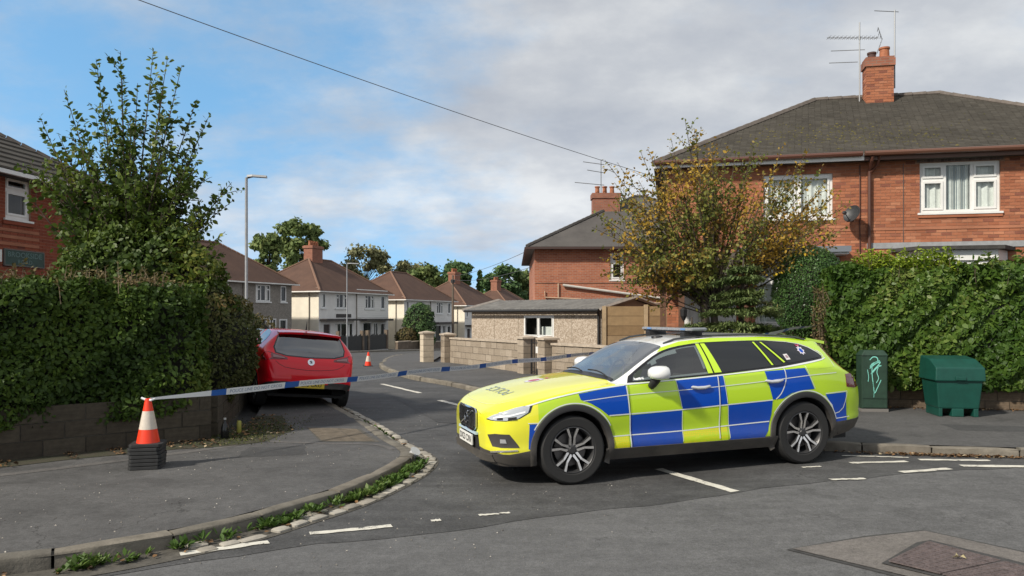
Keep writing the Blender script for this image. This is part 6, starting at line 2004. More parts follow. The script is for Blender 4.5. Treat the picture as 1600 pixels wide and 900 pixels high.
def wheel(parent, x, y, z, r, width, sgn, spokes, rim_r, steer=0.0, rim_mat=None, dark=None):
    """tyre with rim, spokes and hub on the outer side (sgn = -1 car's left)"""
    Mx = Matrix.Translation((x, y, z)) @ Matrix.Rotation(steer, 4, 'Z') @ Matrix.Rotation(R(90) * (-sgn), 4, 'X')      # local z -> outwards
    h = width / 2
    t = MB()
    t.lathe([(rim_r, -h * 0.9), (r * 0.90, -h), (r * 0.975, -h * 0.86), (r, -h * 0.55), (r, h * 0.55), (r * 0.975, h * 0.86), (r * 0.92, h), (rim_r + 0.012, h * 0.97), (rim_r - 0.004, h * 0.86), (rim_r - 0.01, -h * 0.85)], 44, Mx, cap=False)
    w = t.build('wheel', M_rubber, parent, smooth=35)
    b = MB()
    b.lathe([(rim_r + 0.002, h * 0.90), (rim_r - 0.008, h * 0.93), (rim_r - 0.02, h * 0.80), (rim_r - 0.03, h * 0.1), (rim_r - 0.03, -h * 0.8), (0.02, -h * 0.8)], 40, Mx, cap=False)
    b.build('rim', dark or mat('rim_dark', (0.06, 0.06, 0.062), 0.4, metal=0.5), w, smooth=35)
    d = MB(); d.lathe([(0.0, h * 0.12), (rim_r * 0.72, h * 0.12), (rim_r * 0.72, -h * 0.1)], 28, Mx, cap=False); d.build('brake_disc', mat('brake_steel', (0.16, 0.15, 0.145), 0.45, metal=0.7), w)
    rm = rim_mat or M_alloy
    hb = MB(); hb.lathe([(0.0, h * 0.80), (0.032, h * 0.80), (0.036, h * 0.74), (0.068, h * 0.66), (0.075, h * 0.3)], 20, Mx, cap=False); hb.build('hub', mat('rim_dark', (0.06, 0.06, 0.062), 0.4, metal=0.5), w, smooth=40)
    for k in range(5):
        a0 = 2 * math.pi * k / 5 + 0.31
        bt = MB(); bt.lathe([(0.0, h * 0.72), (0.010, h * 0.72), (0.012, h * 0.58)], 7, Mx @ Matrix.Translation((0.056 * math.cos(a0 + .63), 0.056 * math.sin(a0 + .63), 0)), cap=False); bt.build('wheel_bolt', M_black, w)
        if spokes == 'twin':
            for s in (-1, 1):
                a1 = a0 + s * 0.17; a2 = a0 + s * 0.245
                p0 = Vector((0.045 * math.cos(a0 + s * .5), 0.045 * math.sin(a0 + s * .5), 0)); p1 = Vector((rim_r * 0.55 * math.cos(a1), rim_r * 0.55 * math.sin(a1), 0)); p2 = Vector(((rim_r - .012) * math.cos(a2), (rim_r - .012) * math.sin(a2), 0))
                sb = MB()
                vs = []
                for (p, wd, zt_, zb_) in ((p0, 0.014, 0.70, 0.25), (p1, 0.0105, 0.84, 0.40), (p2, 0.013, 0.93, 0.50)):
                    dr = (p2 - p0).normalized(); sd = Vector((-dr.y, dr.x, 0))
                    vs += [p + sd * wd * 1.25 + Vector((0, 0, h * zb_)), p + sd * wd + Vector((0, 0, h * zt_)), p - sd * wd + Vector((0, 0, h * zt_)), p - sd * wd * 1.25 + Vector((0, 0, h * zb_))]
                for e in (0, 1, 2): sb.add([Mx @ v for v in vs], [(q * 4 + e, q * 4 + e + 1, q * 4 + e + 5, q * 4 + e + 4) for q in (0, 1)], 0 if e == 1 else 1)
                sb.build('spoke', [rm, mat('rim_dark', (0.06, 0.06, 0.062), 0.4, metal=0.5)], w)
        else:
            dr = Vector((math.cos(a0), math.sin(a0), 0)); sd = Vector((-dr.y, dr.x, 0))
            sb = MB(); vs = []
            for (q, wd, zt_) in ((0.05, 0.03, 0.66), (rim_r * .6, 0.028, 0.8), (rim_r - .01, 0.04, 0.9)):
                p = dr * q
                vs += [p + sd * wd + Vector((0, 0, h * .3)), p + sd * wd * .8 + Vector((0, 0, h * zt_)), p - sd * wd * .8 + Vector((0, 0, h * zt_)), p - sd * wd + Vector((0, 0, h * .3))]
            sb.add([Mx @ v for v in vs], [(q * 4 + e, q * 4 + e + 1, q * 4 + e + 5, q * 4 + e + 4) for q in (0, 1) for e in (0, 1, 2)])
            sb.build('spoke', rm, w)
    return w

def arch_trim(car, parent, cx_, cz_, r_in, r_out, material, a0, a1, off=0.014, name='wheel_arch_trim'):
    for sgn in (-1, 1):
        m_ = MB(); vs = []; n = 36
        for k in range(n + 1):
            a = R(a0 + (a1 - a0) * k / n)
            row = []
            for (r_, o_, inw) in ((r_out, 0.001, 0), (r_out - 0.006, off, 0), (r_in + 0.012, off + 0.004, 0), (r_in - 0.004, off - 0.004, 0), (r_in - 0.006, -0.05, 1)):
                x, z = cx_ + r_ * math.cos(a), cz_ + r_ * math.sin(a)
                p, nn = car.side(x, max(z, car.S['zb_min'] + 0.015), sgn)
                y = abs(p.y)
                row.append((x, sgn * (y + o_), z))
            # keep the lip from diving where the body turns under
            vs += row
        fs = [(k * 5 + j, (k + 1) * 5 + j, (k + 1) * 5 + j + 1, k * 5 + j + 1) for k in range(n) for j in range(4)]
        m_.add(vs, fs); m_.build(name, material, parent, smooth=50)
    # dark liner
    for sgn in (-1, 1):
        m_ = MB(); vs = []; n = 20
        for k in range(n + 1):
            a = R(-12 + 204 * k / n)
            for y in (0.88, 0.50): vs.append((cx_ + (r_in + 0.004) * math.cos(a), sgn * y if y < .8 else sgn * min(0.86, abs(car.side(cx_, cz_ + r_in + .03, sgn)[0].y) - 0.03), cz_ + (r_in + 0.004) * math.sin(a)))
        o0 = len(vs)
        fs = [(2 * k, 2 * k + 2, 2 * k + 3, 2 * k + 1) for k in range(n)]
        fs.append(tuple(2 * k + 1 for k in range(n + 1)))
        m_.add(vs, fs); m_.build('wheel_arch_liner', M_dark, parent)

def paint(name, col, rough=0.32, coat=1.0, flake=0.0):
    return mat(name, col, rough, coat=coat, spec=0.5)

def seat(parent, x, y, col):
    m_ = MB()
    vs = []
    for (dx, z, w, t) in ((0.05, 0.45, 0.25, 0.14), (0.12, 0.80, 0.24, 0.12), (0.20, 1.05, 0.19, 0.09)):
        vs += [(x + dx, y - w, z), (x + dx, y + w, z), (x + dx + t, y + w * .9, z), (x + dx + t, y - w * .9, z)]
    m_.add(vs, [(0, 1, 5, 4), (4, 5, 9, 8), (2, 3, 7, 6), (6, 7, 11, 10), (1, 2, 6, 5), (5, 6, 10, 9), (3, 0, 4, 7), (7, 4, 8, 11), (8, 9, 10, 11)])
    m_.box(x - 0.4, x + 0.2, y - 0.25, y + 0.25, 0.32, 0.48)
    m_.build('seat', col, parent, smooth=50)
    m_ = MB(); m_.box(x + 0.19, x + 0.29, y - 0.13, y + 0.13, 1.09, 1.27); m_.build('headrest', col, parent, bevel=0.03)

# ============ police estate car ============
PC = empty('police_car', (-0.462, 8.528, 0.0), R(18))
tag(PC, 'police estate car in yellow and blue checks parked across the junction', 'car')
PC.rotation_euler = (0, R(-0.95), R(18))
PC.location.z = -0.012
SPEC = dict(len=4.70, clad=0.13, arch=0.405, zb_min=0.20,
    stations=[0.015, 0.05, 0.085, 1.36, 1.38, 2.06, 2.08, 4.16, 4.20, 4.44, 4.47, 4.6, 4.64, 4.67, 4.69, 4.70],
    zt=[(0, .765), (.04, .80), (.15, .862), (.4, .935), (.8, 1.008), (1.2, 1.052), (1.38, 1.072), (1.50, 1.128), (1.75, 1.278), (2.0, 1.408), (2.1, 1.440), (2.35, 1.483), (2.7, 1.503), (3.2, 1.502), (3.7, 1.484), (4.05, 1.452), (4.18, 1.428), (4.24, 1.36), (4.45, 1.07), (4.6, 1.0), (4.66, .93), (4.70, .84)],
    zs=[(0, .69), (.1, .75), (.3, .83), (.6, .91), (.9, .965), (1.2, .998), (1.5, 1.022), (2.5, 1.075), (3.2, 1.105), (3.95, 1.14), (4.2, 1.10), (4.5, .99), (4.70, .80)],
    w=[(0, .60), (.03, .685), (.08, .755), (.16, .815), (.3, .868), (.5, .905), (.85, .925), (1.5, .918), (2.5, .925), (3.6, .928), (4.0, .915), (4.3, .882), (4.5, .835), (4.62, .775), (4.68, .70), (4.70, .64)],
    wr=[(0, .50), (.1, .61), (.3, .70), (.8, .735), (1.2, .745), (1.38, .74), (1.6, .715), (2.06, .62), (2.4, .598), (3.2, .588), (3.8, .568), (4.16, .55), (4.3, .60), (4.5, .66), (4.70, .55)],
    zb=[(0, .255), (.2, .215), (.6, .21), (1.3, .225), (3.2, .225), (3.9, .25), (4.4, .30), (4.70, .37)],
    crown=[(0, .03), (.3, .032), (1.2, .034), (1.5, .046), (2.06, .055), (3.0, .052), (4.1, .05), (4.5, .04), (4.70, .03)])
car = Car(SPEC)
LIME = paint('fluorescent_lime', (0.47, 0.70, 0.012))
YEL = paint('fluorescent_yellow', (0.80, 0.78, 0.03))
BLUE = mat('police_blue', (0.0, 0.062, 0.42), 0.4, coat=0.4, spec=0.15)
WPAINT = paint('white_paint', (0.72, 0.73, 0.72))
LINE = mat('white_edge_tape', (0.66, 0.69, 0.68), 0.4)
CLAD = mat('grey_cladding', (0.030, 0.030, 0.031), 0.55)
GLOSSBLK = mat('gloss_black', (0.008, 0.008, 0.009), 0.08)
def road_film(m, amount=0.45, z0=0.25, z1=0.75):
    """dried road spray: blotchy dust, thickest along the sills"""
    nt = m.node_tree; b = nt.nodes['Principled BSDF']
    t = nd(nt, 'ShaderNodeTexCoord'); s_ = nd(nt, 'ShaderNodeSeparateXYZ'); nt.links.new(t.outputs['Object'], s_.inputs[0])
    mr = nd(nt, 'ShaderNodeMapRange'); mr.inputs['From Min'].default_value = z1; mr.inputs['From Max'].default_value = z0
    nt.links.new(s_.outputs[2], mr.inputs['Value'])
    f = mathn(nt, 'MULTIPLY', mathn(nt, 'MULTIPLY', mr.outputs[0], noisen(nt, t.outputs['Object'], 7, 5, 0.7)), amount * 1.6, clamp=True)
    cur = tuple(b.inputs['Base Color'].default_value)[:3]
    nt.links.new(mixc(nt, f, cur, (0.16, 0.14, 0.115)), b.inputs['Base Color'])
    nt.links.new(mathn(nt, 'SUBTRACT', b.inputs['Coat Weight'].default_value, f, clamp=True), b.inputs['Coat Weight'])
for m__ in (LIME, YEL, BLUE): road_film(m__, 0.30)
road_film(CLAD, 0.5, 0.2, 0.7)
SUB = Car.SUB
J_CL, J_SH, J_ED = 1 * SUB, 5 * SUB, 7 * SUB
def classify(i, j, x, y, z):
    if i == -1:
        return 1 if j >= J_CL else 3
    if i == -2:
        return 0 if j >= J_CL else 3
    if j < J_CL: return 3
    if x < 1.37 and j >= J_SH: return 1
    if j < J_SH: return 0 if x > 0.50 else 1
    if x > 4.19: return 0
    return 2
ZE = lambda x: float(np.interp(x, car.xs, car.grid[:, 7 * Car.SUB, 1]))
DLO_F = [(1.57, 1.043)] + [(x, ZE(x) - 0.046) for x in (1.62, 1.68, 1.76, 1.84, 1.92, 2.0, 2.08, 2.16, 2.26, 2.36, 2.475)] + [(2.50, 1.085)]
def inpoly(x, z, P):
    c = False; n = len(P)
    for a in range(n):
        (x0, z0), (x1, z1) = P[a], P[(a + 1) % n]
        if (z0 > z) != (z1 > z) and x < (x1 - x0) * (z - z0) / (z1 - z0) + x0: c = not c
    return c
def drop(i, j, c):
    if i < 0: return False
    if J_ED <= j and (1.38 <= c.x <= 2.06 or 4.20 <= c.x <= 4.44): return True
    if J_SH <= j < J_ED and (inpoly(c.x, c.z, [(x + (0.03 if x < 2.2 else -0.03), z + (0.03 if z < 1.2 else -0.025)) for x, z in DLO_F])): return True
    return False
AR_F, AR_R = (0.865, 0.37), (3.725, 0.37)
pb = car.body(PC, [LIME, YEL, WPAINT, CLAD], classify, [AR_F, AR_R], drop)
m_ = MB(); m_.box(0.35, 4.45, -0.74, 0.74, 0.24, 0.30); m_.build('underbody', M_dark, PC)
M_carglass = glass_mat('car_glass', (0.42, 0.47, 0.47), 0.01, 0.10)
M_privacy = mat('privacy_glass', (0.010, 0.012, 0.014), 0.04, spec=0.6)
ws = car.glass_from('windscreen', lambda i, j, c: i >= 0 and j >= J_ED and 1.38 <= c.x <= 2.06, glass_mat('windscreen_glass', (0.60, 0.68, 0.68), 0.02, 0.30), PC)
car.glass_from('rear_window', lambda i, j, c: i >= 0 and j >= J_ED and 4.20 <= c.x <= 4.44, M_privacy, PC)
# black surround, panes and pillars of the side windows
DLO = [(1.50, 1.028)] + [(x, ZE(x) - 0.026) for x in (1.56, 1.62, 1.68, 1.76, 1.84, 1.92, 2.0, 2.08, 2.16, 2.26, 2.4, 2.6, 2.8, 3.0, 3.2, 3.4)] + [(3.7, 1.395), (3.86, 1.368), (3.97, 1.325), (4.06, 1.262), (4.085, 1.225), (4.06, 1.20), (3.4, 1.125), (2.5, 1.068), (1.8, 1.036)]
car.patch('window_surround', DLO, 'side', 0.003, GLOSSBLK, PC, holes=[DLO_F])
car.patch('front_door_window', DLO_F, 'side', 0.001, M_carglass, PC)
car.patch('rear_door_window', [(2.62, 1.09), (2.57, ZE(2.57) - .04), (3.0, ZE(3.0) - .04), (3.21, ZE(3.21) - .042), (3.30, 1.135)], 'side', 0.006, M_privacy, PC)
car.patch('quarter_light', [(3.36, 1.142), (3.27, 1.40), (3.30, 1.40), (3.47, 1.150)], 'side', 0.006, M_privacy, PC)
car.patch('quarter_window', [(3.55, 1.162), (3.38, 1.402), (3.68, 1.380), (3.84, 1.352), (3.94, 1.312), (4.03, 1.25), (4.03, 1.215)], 'side', 0.006, M_privacy, PC)
for P_ in ([(2.485, 1.088), (2.475, 1.405), (2.518, 1.405), (2.545, 1.09)], [(2.565, 1.092), (2.535, 1.405), (2.59, 1.405), (2.655, 1.095)], [(3.222, 1.405), (3.248, 1.405), (3.345, 1.15), (3.32, 1.148)], [(3.322, 1.402), (3.348, 1.400), (3.515, 1.175), (3.49, 1.170)]):
    car.patch('pillar_strip', P_, 'side', 0.0085, LIME, PC)
# lime strip along the cant rail above the windows
car.patch('cant_rail_strip', [(1.98, ZE(1.98) - .018), (2.16, ZE(2.16) - .022), (2.5, ZE(2.5) - .022), (3.0, ZE(3) - .022), (3.4, ZE(3.4) - .022), (3.7, 1.402), (3.88, 1.374), (3.99, 1.33), (4.075, 1.27), (4.10, 1.22), (4.19, 1.20), (4.19, 1.33), (4.16, ZE(4.16) + .012), (3.9, ZE(3.9) + .016), (3.4, ZE(3.4) + .016), (2.7, ZE(2.7) + .016), (2.3, ZE(2.3) + .014), (2.05, ZE(2.05) + .006)], 'side', 0.002, LIME, PC)
car.patch('quarter_panel_film', [(3.45, 1.120), (4.05, 1.193), (4.095, 1.22), (4.10, 1.24), (4.19, 1.24), (4.19, 1.10), (3.9, 1.09)], 'side', 0.002, LIME, PC)
# blue blocks
for P_ in ([(0.93, 0.940), (1.20, 0.976), (1.475, 1.004), (1.50, 0.705), (1.265, 0.70), (1.17, 0.775), (1.06, 0.84), (0.95, 0.882)],      # front wing
           [(2.075, 1.034), (2.655, 1.060), (2.685, 0.90), (2.70, 0.745), (2.14, 0.720)],
           [(3.20, 1.086), (3.74, 1.106), (3.80, 1.0), (3.86, 0.862), (3.72, 0.855), (3.55, 0.83), (3.43, 0.775), (3.29, 0.768)],
           [(1.515, 0.690), (2.13, 0.710), (2.145, 0.345), (1.53, 0.345)],
           [(2.705, 0.738), (3.285, 0.758), (3.275, 0.60), (3.23, 0.42), (3.18, 0.345), (2.735, 0.345)],
           [(4.02, 0.79), (4.34, 0.80), (4.36, 0.45), (4.17, 0.44), (4.16, 0.55), (4.12, 0.65)],
           [(0.395, 0.655), (0.475, 0.655), (0.455, 0.56), (0.43, 0.40), (0.385, 0.40)]):
    car.patch('blue_block', P_, 'side', 0.0035, BLUE, PC)
def honeycomb(name, c1, c2):
    m = mat(name, c1, 0.35, coat=0.5); nt = m.node_tree; b = nt.nodes['Principled BSDF']
    t = nd(nt, 'ShaderNodeTexCoord'); vo = nd(nt, 'ShaderNodeTexVoronoi', feature='DISTANCE_TO_EDGE'); vo.inputs['Scale'].default_value = 42
    vo.inputs['Randomness'].default_value = 0.15
    nt.links.new(t.outputs['Object'], vo.inputs['Vector'])
    nt.links.new(rampn(nt, vo.outputs['Distance'], [(0.05, c2), (0.2, c1)]), b.inputs['Base Color'])
    return m
# lighter yellow reflective sill squares
for P_ in ([(2.15, 0.478), (2.70, 0.497), (2.715, 0.345), (2.155, 0.345)], [(1.33, 0.47), (1.50, 0.47), (1.51, 0.345), (1.29, 0.345)]):
    car.patch('yellow_film', P_, 'side', 0.0036, honeycomb('yellow_film', (0.70, 0.60, 0.010), (0.50, 0.66, 0.012)), PC)
def line_on(pts, w, mode='side', off=0.0055, material=LINE, name='edge_tape'):
    P = np.array(pts, float)
    P = smooth_line(P, 0.08) if len(P) > 2 else P
    L_, R_ = offset_line(P, w / 2), offset_line(P, -w / 2)
    car.patch(name, [tuple(p) for p in L_] + [tuple(p) for p in R_[::-1]], mode, off, material, PC, step=0.04)
line_on([(1.27, 0.700), (2.1, 0.716), (2.7, 0.741), (3.29, 0.764)], 0.012)
line_on([(1.31, 0.475), (2.13, 0.484), (2.7, 0.505), (3.25, 0.522)], 0.012)
line_on([(0.98, 0.865), (1.5, 0.905), (2.1, 0.925), (2.7, 0.950), (3.3, 0.985), (3.8, 1.02), (4.2, 1.035)], 0.008)
line_on([(1.46, 1.012), (1.8, 1.026), (2.5, 1.058), (3.4, 1.114), (4.05, 1.188), (4.10, 1.215), (4.105, 1.25), (4.06, 1.29)], 0.012)
line_on([(1.48, 1.0), (1.50, 0.8), (1.515, 0.6), (1.53, 0.34)], 0.012)
line_on([(2.59, 1.055), (2.60, 0.8), (2.605, 0.37)], 0.012)
line_on([(3.46, 1.11), (3.475, 1.02), (3.455, 0.93), (3.40, 0.83), (3.33, 0.77)], 0.012)
line_on([(2.07, 1.035), (2.13, 0.74)], 0.006); line_on([(2.135, 0.70), (2.15, 0.37)], 0.006)
line_on([(2.66, 1.065), (2.70, 0.76)], 0.006); line_on([(2.705, 0.73), (2.735, 0.37)], 0.006)
line_on([(3.75, 1.128), (3.87, 0.865)], 0.007); line_on([(4.0, 0.775), (4.12, 0.66), (4.17, 0.56), (4.30, 0.62), (4.36, 0.80)], 0.010)
line_on([(4.02, 0.80), (4.36, 0.81)], 0.009); line_on([(4.18, 0.50), (4.40, 0.51)], 0.009)
line_on([(0.12, 0.765), (0.3, 0.815), (0.6, 0.895), (0.9, 0.950), (1.2, 0.985), (1.46, 1.008)], 0.012)
line_on([(0.38, 0.665), (0.48, 0.665)], 0.008)
th = np.radians(np.linspace(28, 152, 26))
line_on([(AR_F[0] + 0.478 * math.cos(a), AR_F[1] + 0.478 * math.sin(a)) for a in th], 0.011, off=0.006)
th = np.radians(np.linspace(15, 150, 26))
line_on([(AR_R[0] + 0.478 * math.cos(a), AR_R[1] + 0.478 * math.sin(a)) for a in th], 0.011, off=0.006)
# shut lines
for P_ in ([(1.505, 1.0), (1.522, 0.72), (1.545, 0.36)], [(2.603, 1.05), (2.615, 0.7), (2.615, 0.36)]):
    line_on(P_, 0.004, off=0.0068, material=M_black, name='shut_line')
# sill and arch cladding
car.patch('sill_trim', [(1.24, 0.228), (1.24, 0.350), (3.36, 0.350), (3.36, 0.228)], 'side', 0.012, CLAD, PC, thick=0.02)
arch_trim(car, PC, AR_F[0], AR_F[1], 0.405, 0.468, CLAD, -24, 200)
arch_trim(car, PC, AR_R[0], AR_R[1], 0.405, 0.468, CLAD, -14, 204)
car.patch('rear_bumper_trim', [(4.14, 0.27), (4.14, 0.46), (4.40, 0.47), (4.62, 0.48), (4.66, 0.36), (4.4, 0.29)], 'side', 0.008, CLAD, PC, thick=0.01)
car.patch('front_bumper_trim', [(0.02, 0.285), (0.04, 0.355), (0.2, 0.35), (0.40, 0.385), (0.46, 0.38), (0.44, 0.235), (0.25, 0.235)], 'side', 0.008, CLAD, PC, thick=0.01)
car.patch('front_splitter', [(-0.70, 0.27), (-0.70, 0.345), (-0.35, 0.345), (0.35, 0.345), (0.70, 0.345), (0.70, 0.27)], 'front', 0.02, CLAD, PC, thick=0.04)
# front: grille with slats, badge bar, plate, intakes, lamps
GR = [(-0.345, 0.735), (-0.30, 0.765), (0.30, 0.765), (0.345, 0.735), (0.335, 0.585), (0.24, 0.520), (-0.24, 0.520), (-0.335, 0.585)]
car.patch('grille', GR, 'front', 0.004, GLOSSBLK, PC)
m_ = MB(); m_.tube([(-0.018, y, z) for (y, z) in GR + GR[:1]], 0.014, 6); m_.build('grille_frame', M_chrome, PC, smooth=50)
for k in range(11):
    y = -0.29 + k * 0.058
    zb_ = 0.532 + max(0, abs(y) - 0.22) * 0.6
    m_ = MB(); m_.box(-0.030, -0.006, y - 0.007, y + 0.007, zb_ + 0.012, 0.748); m_.build('grille_slat', mat('dark_chrome', (0.30, 0.31, 0.32), 0.2, metal=0.9), PC)
m_ = MB(); m_.lathe([(0.062, -0.006), (0.062, 0.008), (0.046, 0.008), (0.046, -0.006)], 24, Matrix.Translation((-0.036, 0, 0.645)) @ Matrix.Rotation(R(-90), 4, 'Y'), cap=False)
m_.tube([(-0.036, -0.04, 0.69), (-0.036, -0.075, 0.725)], 0.009, 5); m_.build('badge_ring', M_chrome, PC, smooth=40)
m_ = MB(); m_.tube([(-0.034, 0.27, 0.555), (-0.034, -0.26, 0.745)], 0.011, 5); m_.build('badge_bar', M_chrome, PC)
pl = MB(); pl.box(-0.050, -0.034, -0.26, 0.26, 0.375, 0.485); plate = pl.build('number_plate', mat('white_plate', (0.78, 0.78, 0.74), 0.35), PC)
vs, fs = text_mesh('DX23 CXN', 0.098, 0.002)
m_ = MB(); m_.add([(-0.0515, -v[0] * 0.98, 0.43 + v[1]) for v in vs], fs); m_.build('plate_lettering', M_black, plate)
car.patch('lower_intake', [(-0.42, 0.345), (-0.36, 0.505), (0.36, 0.505), (0.42, 0.345)], 'front', 0.003, M_dark, PC)
m_ = MB(); m_.box(-0.032, -0.004, -0.36, 0.36, 0.50, 0.525); m_.build('grille_lower_trim', mat('pale_blue_trim', (0.45, 0.58, 0.68), 0.3), PC)
def near(name, pts, off, material, thick=0.0, step=0.05):
    return car.patch(name, pts, 'near', off, material, PC, step=step, thick=thick)
FOG = [(0.015, -0.655, 0.545), (0.05, -0.76, 0.56), (0.19, -0.85, 0.555), (0.27, -0.88, 0.45), (0.29, -0.885, 0.42), (0.12, -0.80, 0.42), (0.04, -0.72, 0.43)]
near('fog_lamp_surround', FOG, 0.004, CLAD, 0.004)
near('fog_lamp', [(0.10, -0.80, 0.505), (0.155, -0.825, 0.505), (0.165, -0.83, 0.465), (0.10, -0.80, 0.465)], 0.010, mat('lamp_lens', (0.35, 0.36, 0.37), 0.08, coat=1.0), 0.004, 0.03)
near('bumper_silver_edge', [(0.02, -0.70, 0.375), (0.10, -0.80, 0.392), (0.27, -0.88, 0.40), (0.27, -0.88, 0.385), (0.10, -0.80, 0.372), (0.02, -0.70, 0.357)], 0.010, M_alloy, 0.004)
HL_ = [(0.005, -0.615, 0.700), (0.03, -0.70, 0.725), (0.075, -0.75, 0.775), (0.20, -0.80, 0.805), (0.36, -0.84, 0.835), (0.44, -0.86, 0.835), (0.41, -0.87, 0.775), (0.30, -0.86, 0.715), (0.17, -0.82, 0.690), (0.07, -0.75, 0.690), (0.03, -0.70, 0.693)]
near('headlight_housing', HL_, 0.003, M_black, 0.003, 0.04)
cen = np.mean(np.array(HL_), axis=0)
HI = [tuple(cen + (np.array(p) - cen) * 0.90) for p in HL_]
M_lens = mat('headlamp_lens', (0.50, 0.53, 0.55), 0.10, metal=0.25, coat=1.0)
near('headlight', HI, 0.008, M_lens, 0.004, 0.04)
near('headlight_bar', [(0.05, -0.73, 0.728), (0.20, -0.83, 0.752), (0.36, -0.87, 0.790), (0.36, -0.87, 0.772), (0.20, -0.83, 0.735), (0.05, -0.73, 0.714)], 0.012, mat('daylight_strip', (0.85, 0.87, 0.88), 0.2), 0.003, 0.04)
near('headlight_projector', [(0.19, -0.82, 0.725), (0.27, -0.855, 0.735), (0.27, -0.855, 0.705), (0.19, -0.82, 0.700)], 0.011, M_dark, 0.002, 0.03)
near('headlight_projector', [(0.09, -0.76, 0.722), (0.14, -0.80, 0.725), (0.14, -0.80, 0.702), (0.09, -0.76, 0.700)], 0.011, M_dark, 0.002, 0.03)
# bonnet: shut line, mirrored lettering and crest
line_b = smooth_line([(0.33, -0.70), (0.17, -0.60), (0.095, -0.40), (0.075, 0.0), (0.095, 0.40), (0.17, 0.60), (0.33, 0.70)], 0.06)
for (wd, off_, mt) in ((0.010, 0.002, mat('film_edge', (0.55, 0.55, 0.25), 0.5)),):
    a_, b_ = offset_line(line_b, wd / 2), offset_line(line_b, -wd / 2)
    car.patch('bonnet_edge', [tuple(p) for p in a_] + [tuple(p) for p in b_[::-1]], 'top', off_, mt, PC, step=0.05, mirror=False)
vs, fs = text_mesh('POLICE', 0.19, 0.0)
GREYB = mat('lettering_grey', (0.17, 0.22, 0.26), 0.4)
car.decal2d('bonnet_lettering', [(0.36 - v[1], v[0] * 1.15) for v in vs], [f[::-1] for f in fs], 'top', 0.0025, GREYB, PC)
def star(cx_, cy_, r0, r1, n, ph=0):
    return [(cx_ + (r0 if k % 2 == 0 else r1) * math.cos(ph + math.pi * k / n), cy_ + (r0 if k % 2 == 0 else r1) * math.sin(ph + math.pi * k / n)) for k in range(2 * n)]
car.patch('bonnet_crest', star(0.80, 0.10, 0.13, 0.095, 8), 'top', 0.0025, mat('crest_silver', (0.60, 0.58, 0.66), 0.4), PC, mirror=False)
car.patch('bonnet_crest_centre', star(0.80, 0.10, 0.07, 0.066, 10), 'top', 0.0045, mat('crest_red', (0.42, 0.05, 0.12), 0.4), PC, mirror=False)
car.patch('bonnet_crest_crown', [(0.94, 0.06), (0.99, 0.04), (0.975, 0.10), (0.99, 0.16), (0.94, 0.14)], 'top', 0.0035, mat('crest_red', (0.42, 0.05, 0.12), 0.4), PC, mirror=False)
# wipers, cowl
car.patch('cowl', [(1.375, -0.70), (1.335, -0.45), (1.32, 0), (1.335, 0.45), (1.375, 0.70), (1.43, 0.70), (1.43, -0.70)], 'top', 0.004, M_black, PC, mirror=False)
for (y0_, y1_) in ((-0.62, -0.02), (0.08, 0.62)):
    m_ = MB(); pts = []
    for k in range(6):
        y = y0_ + (y1_ - y0_) * k / 5; x = 1.40 + 0.05 * math.sin(k / 5 * 2.2)
        h = car.bvh.ray_cast(Vector((x, y, 4)), Vector((0, 0, -1))); pts.append(h[0] + Vector((-0.01, 0, 0.022)))
    m_.tube(pts, 0.009, 5); m_.build('wiper', M_black, PC)
# crest and notice stickers on the rear quarter window
car.patch('window_crest', star(3.82, 1.292, 0.052, 0.034, 8), 'side', 0.010, mat('crest_silver', (0.60, 0.58, 0.66), 0.4), PC, mirror=False, step=0.03)
car.patch('window_crest_centre', star(3.82, 1.290, 0.024, 0.023, 8), 'side', 0.012, BLUE, PC, mirror=False, step=0.03)
car.patch('window_crest_crown', [(3.80, 1.338), (3.792, 1.362), (3.82, 1.352), (3.848, 1.362), (3.84, 1.338)], 'side', 0.010, mat('crest_red', (0.42, 0.05, 0.12), 0.4), PC, mirror=False, step=0.03)
car.patch('window_notice', [(3.545, 1.195), (3.535, 1.258), (3.592, 1.262), (3.602, 1.20)], 'side', 0.010, mat('notice_white', (0.6, 0.58, 0.58), 0.5), PC, mirror=False, step=0.03)
car.patch('window_notice_mark', [(3.556, 1.215), (3.552, 1.243), (3.582, 1.246), (3.588, 1.219)], 'side', 0.012, mat('notice_print', (0.30, 0.20, 0.22), 0.5), PC, mirror=False, step=0.03)
# rear lamps, spoiler, roof rails, aerial fin
M_redlens = mat('rear_lamp_red', (0.12, 0.005, 0.010), 0.12, coat=1.0)
for sgn in (-1, 1):
    near_pts = [(4.17, -0.60, 1.345), (4.215, -0.58, 1.35), (4.38, -0.69, 1.14), (4.56, -0.76, 1.0), (4.60, -0.74, 0.85), (4.50, -0.83, 0.84), (4.36, -0.865, 0.86), (4.35, -0.85, 0.98), (4.32, -0.80, 1.08), (4.24, -0.68, 1.22)]
car.patch('rear_lamp', near_pts, 'near', 0.004, M_redlens, PC, thick=0.006, step=0.05)
m_ = MB(); m_.add([(4.04, -0.555, 1.437), (4.04, 0.555, 1.437), (4.36, 0.50, 1.385), (4.36, -0.50, 1.385), (4.06, -0.565, 1.40), (4.06, 0.565, 1.40), (4.35, 0.51, 1.352), (4.35, -0.51, 1.352)], [(0, 3, 2, 1), (4, 5, 6, 7), (0, 4, 7, 3), (1, 2, 6, 5), (2, 3, 7, 6)]); m_.build('spoiler', LIME, PC, smooth=30)
